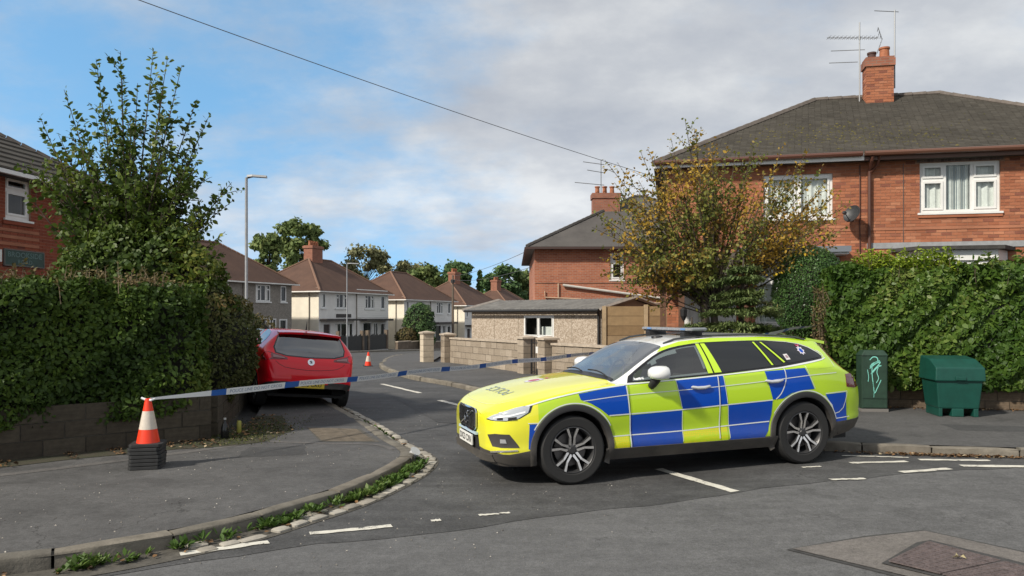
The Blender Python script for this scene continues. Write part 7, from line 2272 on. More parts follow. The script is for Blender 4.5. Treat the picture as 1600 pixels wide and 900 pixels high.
for sgn in (-1, 1):
    m_ = MB(); pts = []
    for k in range(15):
        x = 2.12 + 1.9 * k / 14
        h = car.bvh.ray_cast(Vector((x, sgn * 0.555, 4)), Vector((0, 0, -1))); pts.append(h[0] + Vector((0, 0, 0.022 if 0 < k < 14 else 0.004)))
    m_.tube(pts, 0.013, 6); m_.build('roof_rail', mat('rail_dark', (0.06, 0.065, 0.07), 0.3, metal=0.4), PC, smooth=60)
# light bar
m_ = MB(); m_.box(2.46, 2.66, -0.60, 0.60, 1.551, 1.588); m_.build('light_bar', mat('light_bar_lens', (0.22, 0.24, 0.26), 0.15, coat=1.0), PC, bevel=0.018)
m_ = MB(); m_.box(2.48, 2.64, -0.58, 0.58, 1.536, 1.553); m_.build('light_bar_base', M_black, PC)
for k in range(9):
    m_ = MB(); y = -0.54 + k * 0.135; m_.box(2.456, 2.664, y - 0.05, y + 0.05, 1.560, 1.580); m_.build('light_bar_cell', mat('light_bar_cell', (0.40, 0.42, 0.45), 0.2, metal=0.4) if k not in (1, 7) else mat('light_bar_blue', (0.12, 0.25, 0.5), 0.15), PC)
for sgn in (-1, 1):
    m_ = MB(); m_.prism([(2.44, sgn * 0.42 - 0.05), (2.68, sgn * 0.42 - 0.05), (2.68, sgn * 0.42 + 0.05), (2.44, sgn * 0.42 + 0.05)], 1.47, 1.54); m_.build('light_bar_foot', M_black, PC, bevel=0.01)
m_ = MB(); m_.lathe([(0.07, 0), (0.065, 0.02), (0.02, 0.03), (0.0, 0.03)], 14, Matrix.Translation((2.28, -0.12, 1.468))); m_.build('roof_aerial', M_black, PC)
# mirrors
for sgn in (-1, 1):
    m_ = MB()
    prof = [(0.0, 0.02), (0.055, 0.055), (0.085, 0.075), (0.10, 0.082), (0.11, 0.08)]
    vs = []; K = 14
    for (dx, s) in ((-0.10, 0.25), (-0.085, 0.62), (-0.05, 0.88), (0.0, 1.0), (0.07, 1.0), (0.085, 0.9)):
        for k in range(K):
            a = 2 * math.pi * k / K
            ca, sa = math.cos(a), math.sin(a)
            vs.append((1.80 + dx, sgn * (1.01 + 0.125 * s * np.sign(ca) * abs(ca) ** 0.7), 1.125 + (0.082 if sa > 0 else 0.068) * s * np.sign(sa) * abs(sa) ** 0.75))
    m_.add(vs, [(q * K + k, q * K + (k + 1) % K, (q + 1) * K + (k + 1) % K, (q + 1) * K + k) for q in range(5) for k in range(K)] + [tuple(range(K - 1, -1, -1)), tuple(5 * K + k for k in range(K))])
    mo = m_.build('door_mirror', WPAINT, PC, smooth=50)
    m_ = MB(); m_.tube([(1.80, sgn * 0.98, 1.07), (1.775, sgn * 0.95, 1.015), (1.77, sgn * 0.91, 0.985)], [0.05, 0.045, 0.04], 8); m_.build('mirror_foot', M_black, mo, smooth=50)
# door handles
for x in (2.36, 3.30):
    for sgn in (-1, 1):
        p, _ = car.side(x, 0.955 + (x - 2.36) * 0.03, sgn)
        z0_ = p.z; m_ = MB(); vs = []; K = 10
        for (dx, s) in ((-0.12, 0.3), (-0.10, 0.8), (-0.04, 1.0), (0.05, 1.0), (0.105, 0.8), (0.125, 0.3)):
            for k in range(K):
                a = 2 * math.pi * k / K
                vs.append((x + dx, p.y + sgn * (0.022 + 0.017 * s * math.cos(a)), z0_ + 0.020 * s * math.sin(a) - (0.012 if abs(dx) < .06 else 0)))
        m_.add(vs, [(q * K + k, q * K + (k + 1) % K, (q + 1) * K + (k + 1) % K, (q + 1) * K + k) for q in range(5) for k in range(K)] + [tuple(range(K)), tuple(5 * K + k for k in range(K))])
        m_.build('door_handle', mat('handle_silver', (0.62, 0.63, 0.64), 0.25, metal=0.3, coat=0.8), PC, smooth=50)
# wheels
STEER = R(-2)
for (ax, az) in (AR_F, AR_R):
    for sgn in (-1, 1):
        wheel(PC, ax, sgn * 0.795, 0.362, 0.358, 0.235, sgn, 'twin', 0.243, steer=STEER if ax < 1 else 0)
# interior
M_seatc = mat('seat_fabric', (0.10, 0.095, 0.085), 0.8)
for (x, y) in ((2.25, -0.38), (2.25, 0.38), (3.2, -0.38), (3.2, 0.38)): seat(PC, x, y, M_seatc)
m_ = MB(); m_.add([(1.42, -0.70, 0.98), (1.42, 0.70, 0.98), (1.85, 0.70, 0.96), (1.85, -0.70, 0.96), (1.90, -0.7, 0.7), (1.90, 0.7, 0.7)], [(0, 1, 2, 3), (3, 2, 5, 4)]); m_.build('dashboard', mat('dash_grey', (0.03, 0.032, 0.034), 0.7), PC)
m_ = MB(); n = 20; m_.tube([(1.98 + 0.06 * math.sin(2 * math.pi * k / n), 0.38 + 0.185 * math.cos(2 * math.pi * k / n), 1.02 + 0.17 * math.sin(2 * math.pi * k / n)) for k in range(n + 1)], 0.014, 6); m_.build('steering_wheel', M_black, PC)
m_ = MB(); m_.box(1.52, 1.62, -0.22, 0.05, 0.985, 1.03); m_.build('rolled_paper', mat('paper', (0.7, 0.7, 0.68), 0.8), PC, bevel=0.015)
m_ = MB(); m_.box(0.9, 4.3, -0.8, 0.8, 0.35, 0.38); m_.build('cabin_floor', M_dark, PC)
m_ = MB(); m_.box(1.97, 2.02, -0.12, 0.12, 1.31, 1.37); m_.build('rear_view_mirror', M_black, PC)
m_ = MB(); m_.add([(2.1, -0.56, 1.40), (2.1, 0.56, 1.40), (4.1, 0.53, 1.385), (4.1, -0.53, 1.385)], [(0, 1, 2, 3)]); m_.build('headlining', mat('headlining', (0.25, 0.25, 0.24), 0.9), PC)
m_ = MB(); m_.box(2.70, 2.72, -0.66, 0.66, 0.5, 1.36); m_.build('rear_screen', M_dark, PC)

# ============ hatchbacks parked down the side road ============
HSPEC = dict(len=4.0, clad=0.10, arch=0.345, zb_min=0.19,
    stations=[0.015, 0.05, 0.98, 1.0, 1.72, 1.74, 3.60, 3.62, 3.80, 3.86, 3.90, 3.94, 3.97, 3.985, 4.0],
    zt=[(0, .70), (.05, .76), (.3, .87), (.7, .95), (1.0, 1.0), (1.25, 1.14), (1.72, 1.395), (2.1, 1.43), (2.5, 1.44), (3.1, 1.432), (3.5, 1.405), (3.60, 1.392), (3.66, 1.33), (3.78, 1.09), (3.84, 1.01), (3.89, .955), (3.95, .86), (3.985, .74), (4.0, .62)],
    zs=[(0, .62), (.3, .76), (.8, .87), (1.5, .94), (2.5, 1.0), (3.3, 1.06), (3.6, 1.06), (3.8, 1.0), (3.9, .9), (4.0, .58)],
    w=[(0, .55), (.05, .65), (.2, .78), (.45, .84), (.8, .85), (2.0, .852), (3.2, .855), (3.55, .842), (3.75, .815), (3.87, .785), (3.94, .75), (3.98, .70), (4.0, .64)],
    wr=[(0, .45), (.3, .62), (.9, .68), (1.2, .66), (1.72, .585), (2.2, .565), (3.2, .555), (3.6, .545), (3.7, .56), (3.8, .60), (3.9, .66), (4.0, .56)],
    zb=[(0, .23), (.4, .20), (3.2, .20), (3.65, .30), (4.0, .40)],
    crown=[(0, .03), (1.0, .05), (2.0, .06), (3.6, .05), (3.8, .035), (4.0, .02)])
def hatchback(label, loc, rot, body_m, plate_txt=None, detail=True):
    o = empty('hatchback_car', loc); tag(o, label, 'car')
    o.rotation_euler = rot
    c = Car(HSPEC)
    A1, A2 = (0.77, 0.32), (3.28, 0.32)
    D1 = [(1.17, .985), (1.45, 1.16), (1.72, 1.32), (2.0, 1.395), (2.2, 1.41), (2.22, 1.03)]
    def cls(i, j, x, y, z):
        return 1 if j < J_CL and i >= 0 else (1 if i == -2 and j < J_CL + 1 else 0)
    def drp(i, j, q): return i >= 0 and j >= J_ED and (1.0 <= q.x <= 1.72)
    c.body(o, [body_m, CLAD], cls, [A1, A2], drp)
    c.glass_from('windscreen', lambda i, j, q: i >= 0 and j >= J_ED and 1.0 <= q.x <= 1.72, M_privacy, o)
    def P(name, poly, mode, off, m__, **k): return c.patch(name, poly, mode, off, m__, o, **k)
    P('front_door_window', D1, 'side', 0.003, M_privacy)
    P('rear_door_window', [(2.29, 1.035), (2.27, 1.41), (2.7, 1.395), (3.0, 1.36), (3.22, 1.29), (3.28, 1.21), (3.18, 1.13)], 'side', 0.003, M_privacy)
    m_ = MB(); m_.box(0.4, 3.75, -0.68, 0.68, 0.22, 0.27); m_.build('underbody', M_dark, o)
    # tailgate glass, spoiler, lamps, bumper, plate
    P('rear_window', [(-0.60, 1.01), (-0.625, 1.10), (-0.565, 1.265), (-0.51, 1.335), (0.51, 1.335), (0.565, 1.265), (0.625, 1.10), (0.60, 1.01), (0.42, 0.965), (0, 0.95), (-0.42, 0.965)], 'rear', 0.004, glass_mat('rear_glass', (0.10, 0.12, 0.12), 0.02, 0.20), step=0.05)
    P('rear_window_mask', [(-0.62, 0.995), (-0.648, 1.10), (-0.58, 1.285), (-0.52, 1.352), (0.52, 1.352), (0.58, 1.285), (0.648, 1.10), (0.62, 0.995), (0.44, 0.95), (0, 0.933), (-0.44, 0.95)], 'rear', 0.002, M_privacy, step=0.05)
    m_ = MB(); vs = []
    for k in range(9):
        y = -0.56 + 1.12 * k / 8; b = 0.03 * (1 - (y / 0.56) ** 2)
        vs += [(3.48, y, 1.385 + b), (3.76 - 0.05 * (y / .56) ** 2, y, 1.365 + b * .9), (3.75 - 0.05 * (y / .56) ** 2, y, 1.33 + b * .8), (3.58, y, 1.32 + b * .5)]
    m_.add(vs, [(k * 4 + j, (k + 1) * 4 + j, (k + 1) * 4 + (j + 1) % 4, k * 4 + (j + 1) % 4) for k in range(8) for j in range(4)] + [(0, 1, 2, 3), (35, 34, 33, 32)]); m_.build('spoiler', body_m, o, smooth=40)
    m_ = MB(); m_.box(3.752, 3.762, -0.14, 0.14, 1.362, 1.378); m_.build('brake_light', M_redlens, o)
    lampP = [(3.74, -0.80, 0.985), (3.80, -0.74, 1.0), (3.865, -0.60, 0.985), (3.905, -0.42, 0.925), (3.915, -0.41, 0.885), (3.91, -0.58, 0.875), (3.88, -0.74, 0.865), (3.72, -0.835, 0.86), (3.64, -0.845, 0.93)]
    c.patch('rear_lamp', lampP, 'near', 0.005, mat('dark_red_lamp', (0.17, 0.004, 0.010), 0.1, coat=1.0), o, thick=0.008, step=0.04)
    c.patch('rear_lamp_lens', [(3.86, -0.66, 0.955), (3.90, -0.47, 0.92), (3.905, -0.46, 0.892), (3.89, -0.66, 0.895)], 'near', 0.015, mat('smoked_lens', (0.30, 0.13, 0.13), 0.1, coat=1.0), o, thick=0.002, step=0.04)
    m_ = MB(); m_.tube([(3.80, -0.36, 1.02), (3.835, 0.0, 0.995), (3.80, 0.14, 1.025)], [0.006, 0.010, 0.014], 6); m_.build('rear_wiper', M_black, o)
    h = c.bvh.ray_cast(Vector((6, 0, 0.865)), Vector((-1, 0, 0)))
    Mb = Matrix.Translation(h[0]) @ h[1].to_track_quat('Z', 'Y').to_matrix().to_4x4() if h[1].x > 0 else Matrix.Translation(h[0]) @ (-h[1]).to_track_quat('Z', 'Y').to_matrix().to_4x4()
    m_ = MB(); m_.lathe([(0.062, 0.0), (0.062, 0.008), (0.050, 0.012), (0.050, 0.006), (0.0, 0.006)], 22, Mb, cap=False); bd = m_.build('badge', M_chrome, o, smooth=40)
    zz = [(-.03, -.035), (-.005, -.01), (-.028, .01), (.0, .036), (.012, .012), (.034, .008), (.01, -.006), (.024, -.035), (.002, -.02)]
    m_ = MB(); m_.add([Mb @ Vector((a, b, 0.009)) for a, b in zz], [tuple(range(len(zz)))]); m_.build('badge_emblem', mat('emblem_dark', (0.10, 0.10, 0.11), 0.3, metal=0.6), bd)
    # creases of the tailgate and bumper, lower valance
    for (zc_, hw_, dz_, wd) in ((0.72, 0.62, 0.14, 0.007),):
        pts = smooth_line([(-hw_, zc_ + dz_), (-hw_ * 0.75, zc_ + dz_ * 0.3), (0, zc_), (hw_ * 0.75, zc_ + dz_ * 0.3), (hw_, zc_ + dz_)], 0.08)
        a_, b_ = offset_line(pts, wd / 2), offset_line(pts, -wd / 2)
        P('panel_gap', [tuple(p) for p in a_] + [tuple(p) for p in b_[::-1]], 'rear', 0.002, mat('panel_gap', (0.03, 0.004, 0.005), 0.6), step=0.06)
    P('plate_recess', [(-0.32, 0.475), (-0.34, 0.62), (0.34, 0.62), (0.32, 0.475)], 'rear', 0.002, body_m)
    P('lower_valance', [(-0.62, 0.405), (-0.60, 0.445), (-0.35, 0.455), (0.35, 0.455), (0.60, 0.445), (0.62, 0.405)], 'rear', 0.006, CLAD, thick=0.006)
    if plate_txt:
        q = c.bvh.ray_cast(Vector((6, 0, 0.47)), Vector((-1, 0, 0)))[0]
        m_ = MB(); m_.box(q.x + 0.004, q.x + 0.016, -0.26, 0.26, 0.405, 0.515); pl_ = m_.build('number_plate', mat('yellow_plate', (0.68, 0.50, 0.04), 0.4), o)
        vs, fs = text_mesh(plate_txt, 0.098, 0.002)
        m_ = MB(); m_.add([(q.x + 0.0175, v[0] * 0.98, 0.46 + v[1]) for v in vs], fs); m_.build('plate_lettering', M_black, pl_)
    for (ax, az) in (A1, A2):
        for sgn in (-1, 1): wheel(o, ax, sgn * 0.745, 0.312, 0.310, 0.195, sgn, 'five', 0.205)
        arch_trim(c, o, ax, az, 0.345, 0.372, body_m, 6, 174, off=0.006)
    for sgn in (-1, 1):
        m_ = MB(); m_.box(1.28, 1.42, sgn * 0.86, sgn * 1.02, 1.0, 1.12); mm = m_.build('door_mirror', body_m, o, bevel=0.03)
        m_ = MB(); p, _ = c.side(2.1, 0.93, sgn); m_.box(2.02, 2.18, min(p.y, p.y + sgn * .035), max(p.y, p.y + sgn * .035), 0.915, 0.95); m_.build('door_handle', body_m, o, bevel=0.008)
    for (x, y) in ((2.0, -0.36), (2.0, 0.36), (2.9, -0.36), (2.9, 0.36)): seat(o, x, y, M_seatc)
    m_ = MB(); m_.lathe([(0.02, 0), (0.012, 0.03), (0.003, 0.16)], 6, Matrix.Translation((3.3, 0, 1.44))); m_.build('roof_aerial', M_black, o)
    return o
REDP = mat('red_paint', (0.80, 0.004, 0.018), 0.3, coat=0.6, spec=0.3)
# the red car stands half on the pavement: its left wheels are up on the kerb
th = R(-63)
cR, sR = math.cos(th), math.sin(th)
lx, ly = -3.66, 13.75
hatchback('red hatchback parked half on the pavement seen from behind', (lx - 4.0 * cR, ly - 4.0 * sR, 0.055), (R(-5.0), 0, th), REDP, 'PL16 CKU')
SILV = paint('silver_blue_paint', (0.36, 0.42, 0.48), 0.25, 1.0)
hatchback('silver hatchback mostly hidden in front of the red car', (-3.66 - 9.8 * cR - 0.30, 13.75 - 9.8 * sR, 0.055), (R(-3.9), 0, th), SILV, None)
# ------------------------------------------------------------------ street furniture and small things
# ---- traffic cones: a nested stack by the wall and one standing in the side road
ORANGE = mat('cone_orange', (0.82, 0.045, 0.012), 0.4)
CONEW = mat('cone_reflective', (0.62, 0.55, 0.47), 0.35, noise=(30, 0.12))
M_base = mat('cone_base_rubber', (0.022, 0.023, 0.024), 0.7, noise=(9, 0.4))
def cone_proto(x, y, z, rz, label, group=None, lean=0.0):
    o = empty('traffic_cone', (x, y, z), rz); o.rotation_euler = (lean, lean * 0.6, rz)
    tag(o, label, 'traffic cone', group)
    b = MB(); w = 0.165
    b.prism([(-w + .03, -w), (w - .03, -w), (w, -w + .03), (w, w - .03), (w - .03, w), (-w + .03, w), (-w, w - .03), (-w, -w + .03)], 0, 0.034)
    b.build('base', M_base, o, bevel=0.005)
    c_ = MB(); H_ = 0.47
    prof = lambda z0, z1: [(0.118 - 0.088 * z0 / H_, 0.034 + z0), (0.118 - 0.088 * z1 / H_, 0.034 + z1)]
    c_.lathe(prof(0, 0.145) , 28, cap=False); c_.build('cone_body', ORANGE, o, smooth=40)
    c_ = MB(); c_.lathe(prof(0.34, 0.47) + [(0.024, 0.507), (0.02, 0.48)], 28, cap=False); c_.build('cone_tip', ORANGE, o, smooth=40)
    s = MB(); s.lathe([(0.1195 - 0.088 * 0.145 / H_, 0.034 + 0.145), (0.1195 - 0.088 * 0.34 / H_, 0.034 + 0.34)], 28, cap=False); s.build('reflective_sleeve', CONEW, o, smooth=40)
    return o
cx0, cy0_ = -3.95, 8.33
order = ['bottom', 'second from bottom', 'third from bottom', 'middle', 'third from top', 'second from top', 'top']
for k in range(7):
    nm = 'red and white traffic cone on top of the black stack, police tape tied to it' if k == 6 else 'black square base of a nested traffic cone, %s of the stack of seven' % order[k]
    o = cone_proto(cx0 + random.uniform(-.006, .006), cy0_ + random.uniform(-.006, .006), KH - 0.002 + k * 0.0395, R(12) + random.uniform(-.04, .04), nm, 'stacked traffic cones by the left wall')
    if k < 6:                                          # the nested cones: only their bases show, the bodies sit inside the one above
        for ch in list(o.children):
            if ch.name.startswith('cone_') or ch.name.startswith('reflective'):
                ch.scale = (0.90, 0.90, 0.93)
cone_proto(-5.10, 27.2, zg(-5.1, 27.2), 0.3, 'small red and white traffic cone standing far down the side road', lean=R(3))

# ---- police tape
TB, TW = mat('tape_blue', (0.02, 0.11, 0.42), 0.3), mat('tape_white', (0.76, 0.78, 0.80), 0.3)
TXT = mat('tape_print', (0.22, 0.28, 0.42), 0.4)
def tape(label, pts3, width, twist, phase=0.3, text=True, sag=0.0):
    root = empty('police_tape', (0, 0, 0)); tag(root, label, 'police tape')
    P = np.array(pts3, float)
    seg_ = np.linalg.norm(np.diff(P, axis=0), axis=1); Ls = np.concatenate([[0], np.cumsum(seg_)]); tot = Ls[-1]
    def at(s):
        q = np.array([np.interp(s, Ls, P[:, k]) for k in range(3)])
        q[2] -= sag * 4 * (s / tot) * (1 - s / tot) + 0.012 * math.sin(s * 2.3) * (s / tot) * (1 - s / tot) * 4
        return q
    d = P[-1] - P[0]; d /= np.linalg.norm(d)
    nrm = np.cross(d, [0, 0, 1]); nrm /= np.linalg.norm(nrm)
    def frame(s):
        a = twist(s / tot)
        up = np.array([0, 0, 1.0]) * math.cos(a) + nrm * math.sin(a)
        wd = width * (0.28 + 0.72 * min(1, s / 1.1)) if s < 1.1 else width
        return at(s), up, wd
    N_ = int(tot / 0.03)
    period, bluel = 1.12, 0.22
    bands = {}
    for k in range(N_):
        s0, s1 = tot * k / N_, tot * (k + 1) / N_
        (p, u, w), (q, v, x) = frame(s0), frame(s1)
        f = ((s0 + phase) % period)
        sh = 0.04
        bands.setdefault((int((s0 + phase) // period), f < bluel), MB()).add([p - u * w / 2, q - v * x / 2, q + v * x / 2, p + u * w / 2], [(0, 1, 2, 3)])
    for (_, bl_), mb_ in bands.items(): mb_.build('blue_band' if bl_ else 'white_band', TB if bl_ else TW, root, smooth=60)
    if text:
        vs, fs = text_mesh('POLICE LINE DO NOT CROSS', 0.058)
        s = bluel - phase + (period - bluel) / 2
        while s < tot - 0.5:
            if s > 1.2:
                m_ = MB(); cam_side = -1
                vv = []
                for v in vs:
                    p, u, w = frame(min(max(s + v[0] * 1.05, 0), tot))
                    vv.append(tuple(p + u * v[1] + np.cross(d, u) * 0.002))
                m_.add(vv, fs); m_.build('tape_lettering', TXT, root)['kind'] = 'stuff'
            s += period
    return root
top = np.array([cx0 + 0.02, cy0_, KH + 6 * 0.0395 + 0.50])
tape('blue and white police tape stretched from the cone stack across the side road', [top, (2.3, 18.45, 0.90)], 0.08, lambda t: 0.35 * math.sin(t * 5.0) + (1.25 * max(0, (t - 0.72) / 0.28)), 0.35, sag=0.015)
kn = MB(); kn.tube([top + np.array([-0.09, 0, 0.012]), top + np.array([-0.03, 0.0, -0.012]), top + np.array([0.03, -0.02, -0.01]), top + np.array([0.05, 0.01, 0.0])], [0.012, 0.014, 0.012, 0.01], 6)
ko = kn.build('tape_knot', TW); tag(ko, 'knotted end of police tape on the tip of the top cone', 'tape knot')
tape('police tape running from the police car roof to the end of the right hedge', [(3.22, 10.05, 1.50), (5.55, 13.75, 1.61)], 0.07, lambda t: 0.5 + 0.8 * t, 0.8, text=False)

# ---- green grit bin
BG = empty('grit_bin', (6.70, 12.12, zg(7, 12) + KH - 0.003), R(-9)); tag(BG, 'dark green plastic grit bin with sloping lid on the pavement', 'grit bin')
GREEN = mat('bin_green', (0.006, 0.062, 0.046), 0.42, noise=(5, 0.2), bump=(25, 0.1))
def frustum(mb_, x0, x1, y0, y1, z0, X0, X1, Y0, Y1, z1):
    mb_.add([(x0, y0, z0), (x1, y0, z0), (x1, y1, z0), (x0, y1, z0), (X0, Y0, z1), (X1, Y0, z1), (X1, Y1, z1), (X0, Y1, z1)], [(0, 3, 2, 1), (4, 5, 6, 7), (0, 1, 5, 4), (1, 2, 6, 5), (2, 3, 7, 6), (3, 0, 4, 7)])
m_ = MB(); frustum(m_, 0.05, 0.80, 0.04, 0.66, 0.13, 0.0, 0.85, 0.0, 0.72, 0.60); m_.build('bin_body', GREEN, BG, bevel=0.025)
m_ = MB()
for (a, b) in ((0.06, 0.13), (0.30, 0.52), (0.70, 0.79)): m_.box(a, b, 0.045, 0.64, 0.0, 0.135)
m_.build('bin_feet', GREEN, BG, bevel=0.012)
m_ = MB(); m_.add([(-0.035, -0.04, 0.585), (0.885, -0.04, 0.585), (0.885, 0.76, 0.585), (-0.035, 0.76, 0.585), (-0.025, -0.03, 0.80), (0.875, -0.03, 0.80), (0.86, 0.30, 0.93), (-0.01, 0.30, 0.93), (0.86, 0.74, 0.97), (-0.01, 0.74, 0.97)],
               [(0, 3, 2, 1), (0, 1, 5, 4), (4, 5, 6, 7), (7, 6, 8, 9), (2, 3, 9, 8), (1, 2, 8, 6, 5), (3, 0, 4, 7, 9)]); m_.build('bin_lid', GREEN, BG, bevel=0.02)
m_ = MB(); m_.box(0.33, 0.52, -0.065, -0.03, 0.60, 0.66); m_.build('lid_handle', GREEN, BG, bevel=0.01)

# ---- green street cabinet with graffiti
CB = empty('street_cabinet', (5.82, 12.78, zg(5.8, 12.8) + KH - 0.003), R(-6)); tag(CB, 'narrow dark green street cabinet with turquoise graffiti in front of the hedge', 'street cabinet')
CG = mat('cabinet_green', (0.020, 0.048, 0.030), 0.5, noise=(7, 0.3))
m_ = MB(); m_.box(0, 0.47, 0, 0.28, 0.05, 0.93); m_.build('cabinet_body', CG, CB, bevel=0.012)
m_ = MB(); m_.add([(-0.012, -0.015, 0.932), (0.482, -0.015, 0.932), (0.482, 0.295, 0.932), (-0.012, 0.295, 0.932), (0.06, 0.03, 1.02), (0.41, 0.03, 1.02), (0.41, 0.25, 1.02), (0.06, 0.25, 1.02)], [(0, 3, 2, 1), (4, 5, 6, 7), (0, 1, 5, 4), (1, 2, 6, 5), (2, 3, 7, 6), (3, 0, 4, 7)]); m_.build('cabinet_roof', CG, CB, bevel=0.01)
m_ = MB(); m_.box(-0.01, 0.48, -0.01, 0.29, 0, 0.048); m_.build('plinth', mat('plinth_grey', (0.16, 0.15, 0.14), 0.8), CB)
m_ = MB(); m_.box(0.02, 0.45, -0.010, -0.0015, 0.22, 0.91); m_.build('door', CG, CB)
m_ = MB(); m_.box(0.02, 0.45, -0.010, -0.0015, 0.07, 0.205); m_.build('lower_panel', CG, CB)
GRAF = mat('graffiti_turquoise', (0.22, 0.62, 0.52), 0.5)
def stroke(pts, w, z=-0.012):
    P = smooth_line(pts, 0.012); a, b = offset_line(P, w / 2), offset_line(P, -w / 2)
    m_ = MB(); vs = [(p[0], z, p[1]) for p in a] + [(p[0], z, p[1]) for p in b]; n = len(a)
    m_.add(vs, [(k, k + 1, n + k + 1, n + k) for k in range(n - 1)]); m_.build('graffiti', GRAF, CB)
stroke([(0.14, 0.86), (0.20, 0.91), (0.27, 0.90), (0.28, 0.84), (0.19, 0.80), (0.15, 0.75), (0.24, 0.82), (0.32, 0.85)], 0.016)
stroke([(0.14, 0.72), (0.25, 0.80), (0.33, 0.82), (0.20, 0.68), (0.17, 0.63), (0.28, 0.74), (0.35, 0.77)], 0.015)
stroke([(0.18, 0.78), (0.185, 0.60), (0.21, 0.42), (0.225, 0.31)], 0.013)
stroke([(0.20, 0.50), (0.225, 0.315), (0.28, 0.40), (0.345, 0.53)], 0.013)
stroke([(0.31, 0.78), (0.27, 0.66), (0.30, 0.56), (0.26, 0.48)], 0.012); stroke([(0.10, 0.70), (0.12, 0.58), (0.11, 0.50)], 0.010)
stroke([(0.22, 0.40), (0.215, 0.24)], 0.007)

# ---- lamp posts and pole
def lamp(label, x, y, h, arm, az):
    o = empty('street_lamp', (x, y, zg(x, y) + 0.1)); tag(o, label, 'street lamp')
    m_ = MB(); m_.tube([(0, 0, 0), (0, 0, 1.2)], 0.075, 10); m_.tube([(0, 0, 1.2), (0, 0, 1.3), (0, 0, h)], [0.075, 0.048, 0.042], 10); m_.build('post', M_steel, o, smooth=40)
    ca, sa = math.cos(az), math.sin(az)
    m_ = MB(); m_.tube([(0, 0, h - 0.02), (ca * arm * .3, sa * arm * .3, h + 0.03)], 0.026, 6); m_.build('bracket_arm', M_steel, o)
    m_ = MB(); vs = []
    for (d, w, z) in ((0.02, 0.05, 0.06), (arm * 0.3, 0.10, 0.07), (arm, 0.09, 0.045)):
        vs += [(ca * d - sa * w, sa * d + ca * w, h + z - 0.045), (ca * d + sa * w, sa * d - ca * w, h + z - 0.045), (ca * d + sa * w * .7, sa * d - ca * w * .7, h + z + 0.02), (ca * d - sa * w * .7, sa * d + ca * w * .7, h + z + 0.02)]
    m_.add(vs, [(q * 4 + e, q * 4 + (e + 1) % 4, q * 4 + 4 + (e + 1) % 4, q * 4 + 4 + e) for q in (0, 1) for e in range(4)] + [(3, 2, 1, 0), (8, 9, 10, 11)]); m_.build('lantern', mat('lantern_grey', (0.30, 0.31, 0.32), 0.5), o)
    return o
lamp('tall grey street lamp standing beyond the left hedge', -8.3, 24.0, 5.98, 0.62, R(5))
lamp('distant grey street lamp in front of the clad cream house', -12.25, 57.0, 6.45, 0.85, R(10))
WP = empty('telegraph_pole', (-6.2, 80.5, zg(-6.2, 80.5))); tag(WP, 'weathered wooden telegraph pole in front of the last cream house', 'telegraph pole')
m_ = MB(); m_.tube([(0, 0, -0.3), (0, 0, 7.7)], [0.15, 0.10], 8); m_.build('pole', mat('pole_wood', (0.13, 0.10, 0.075), 0.9), WP)
m_ = MB(); m_.lathe([(0.22, 0), (0.22, 0.35)], 8, Matrix.Translation((0, 0, 6.9))); m_.build('cable_box', M_black, WP)

# ---- overhead wires
def wire(label, a, b, sag, r_=0.009):
    a, b = Vector(a), Vector(b)
    o = empty('overhead_wire', a); tag(o, label, 'wire')
    m_ = MB(); m_.tube([(b - a) * (k / 24) - Vector((0, 0, sag * 4 * (k / 24) * (1 - k / 24))) for k in range(25)], r_, 5); m_.build('cable', mat('wire_dark', (0.09, 0.09, 0.095), 0.6), o)
wire('dark overhead telephone wire crossing the sky to the brick house', (-6.4, 9.0, 6.2), (4.0, 19.4, 5.15), 0.10, 0.0065)
wire('faint upper wire from the wooden pole towards the brick house roof', (-6.2, 80.5, 6.0), (1.2, 35.5, 5.0), 0.3, 0.014)
wire('faint lower wire from the wooden pole towards the brick house wall', (-6.2, 80.5, 5.6), (1.1, 37.5, 4.2), 0.35, 0.014)

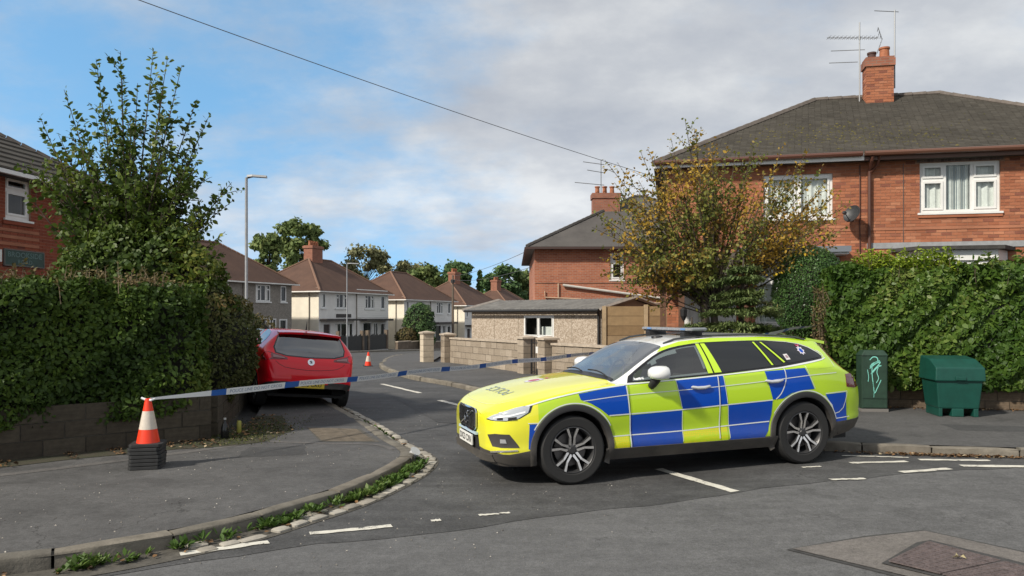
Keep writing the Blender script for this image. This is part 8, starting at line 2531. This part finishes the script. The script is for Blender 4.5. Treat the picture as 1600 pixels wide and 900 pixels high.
# ---- litter: bottles by the wall, crushed plastic bottle and cup by the setts
def lathe_thing(name, label, cat, loc, prof, material, rx=0.0, ry=0.0, capm=None):
    o = empty(name, loc); o.rotation_euler = (rx, ry, 0.4); tag(o, label, cat)
    m_ = MB(); m_.lathe(prof, 16); m_.build('bottle_body', material, o, smooth=50)
    if capm:
        z = prof[-1][1]; m_ = MB(); m_.lathe([(prof[-1][0] * 1.1, z - 0.02), (prof[-1][0] * 1.1, z + 0.004), (0, z + 0.004)], 12); m_.build('bottle_cap', capm, o)
    return o
lathe_thing('bottle', 'dark glass bottle standing at the foot of the left wall', 'bottle', (-3.83, 10.25, KH + 0.004), [(0.045, 0), (0.05, 0.01), (0.05, 0.15), (0.035, 0.19), (0.016, 0.22), (0.016, 0.27)], mat('dark_bottle', (0.01, 0.011, 0.012), 0.1), capm=mat('bottle_foil', (0.45, 0.45, 0.43), 0.4))
lathe_thing('drink_can', 'yellow-green drink can on the mossy verge beside the dark bottle', 'can', (-3.82, 10.75, KH + 0.004), [(0.026, 0), (0.031, 0.01), (0.031, 0.155), (0.025, 0.168), (0.0, 0.166)], mat('can_yellow', (0.38, 0.36, 0.08), 0.35), rx=R(4))
lathe_thing('plastic_cup', 'crumpled clear plastic cup lying on the kerbside setts', 'cup', (-1.22, 9.22, 0.045), [(0.0, 0.0), (0.045, 0.0), (0.06, 0.05), (0.05, 0.09), (0.065, 0.13), (0.055, 0.13)], mat('clear_plastic', (0.72, 0.74, 0.76), 0.15, trans=0.35), rx=R(35), ry=R(25))
tw = MB(); tw.tube([(8.35, 12.35, KH + 0.065), (8.6, 12.33, KH + 0.075), (8.85, 12.30, KH + 0.07)], 0.012, 6)
tag(tw.build('wooden_stick', mat('pale_stick', (0.5, 0.44, 0.33), 0.8)), 'pale broken stick lying by the wall right of the grit bin', 'stick')
lf = MB()
BGs = BG.scale; BG.scale = (0.80, 0.92, 0.97); CB.scale = (0.88, 1, 1)
pts = [(2.98, 5.33), (3.06, 5.36), (3.10, 5.42), (3.13, 5.36), (3.22, 5.35), (3.17, 5.31), (3.20, 5.26), (3.11, 5.29), (3.03, 5.27)]
lf.add([(3.1 + (x - 3.1) * 0.4, 5.33 + (y - 5.33) * 0.35, 0.030 + zg(3.1, 5.3) + 0.012 * ((i * 7) % 3)) for i, (x, y) in enumerate(pts)], [tuple(range(len(pts) - 1, -1, -1))])
tag(lf.build('fallen_leaf', mat('yellow_leaf', (0.36, 0.31, 0.17), 0.8)), 'single pale yellow leaf on the utility cover in the road', 'leaf')
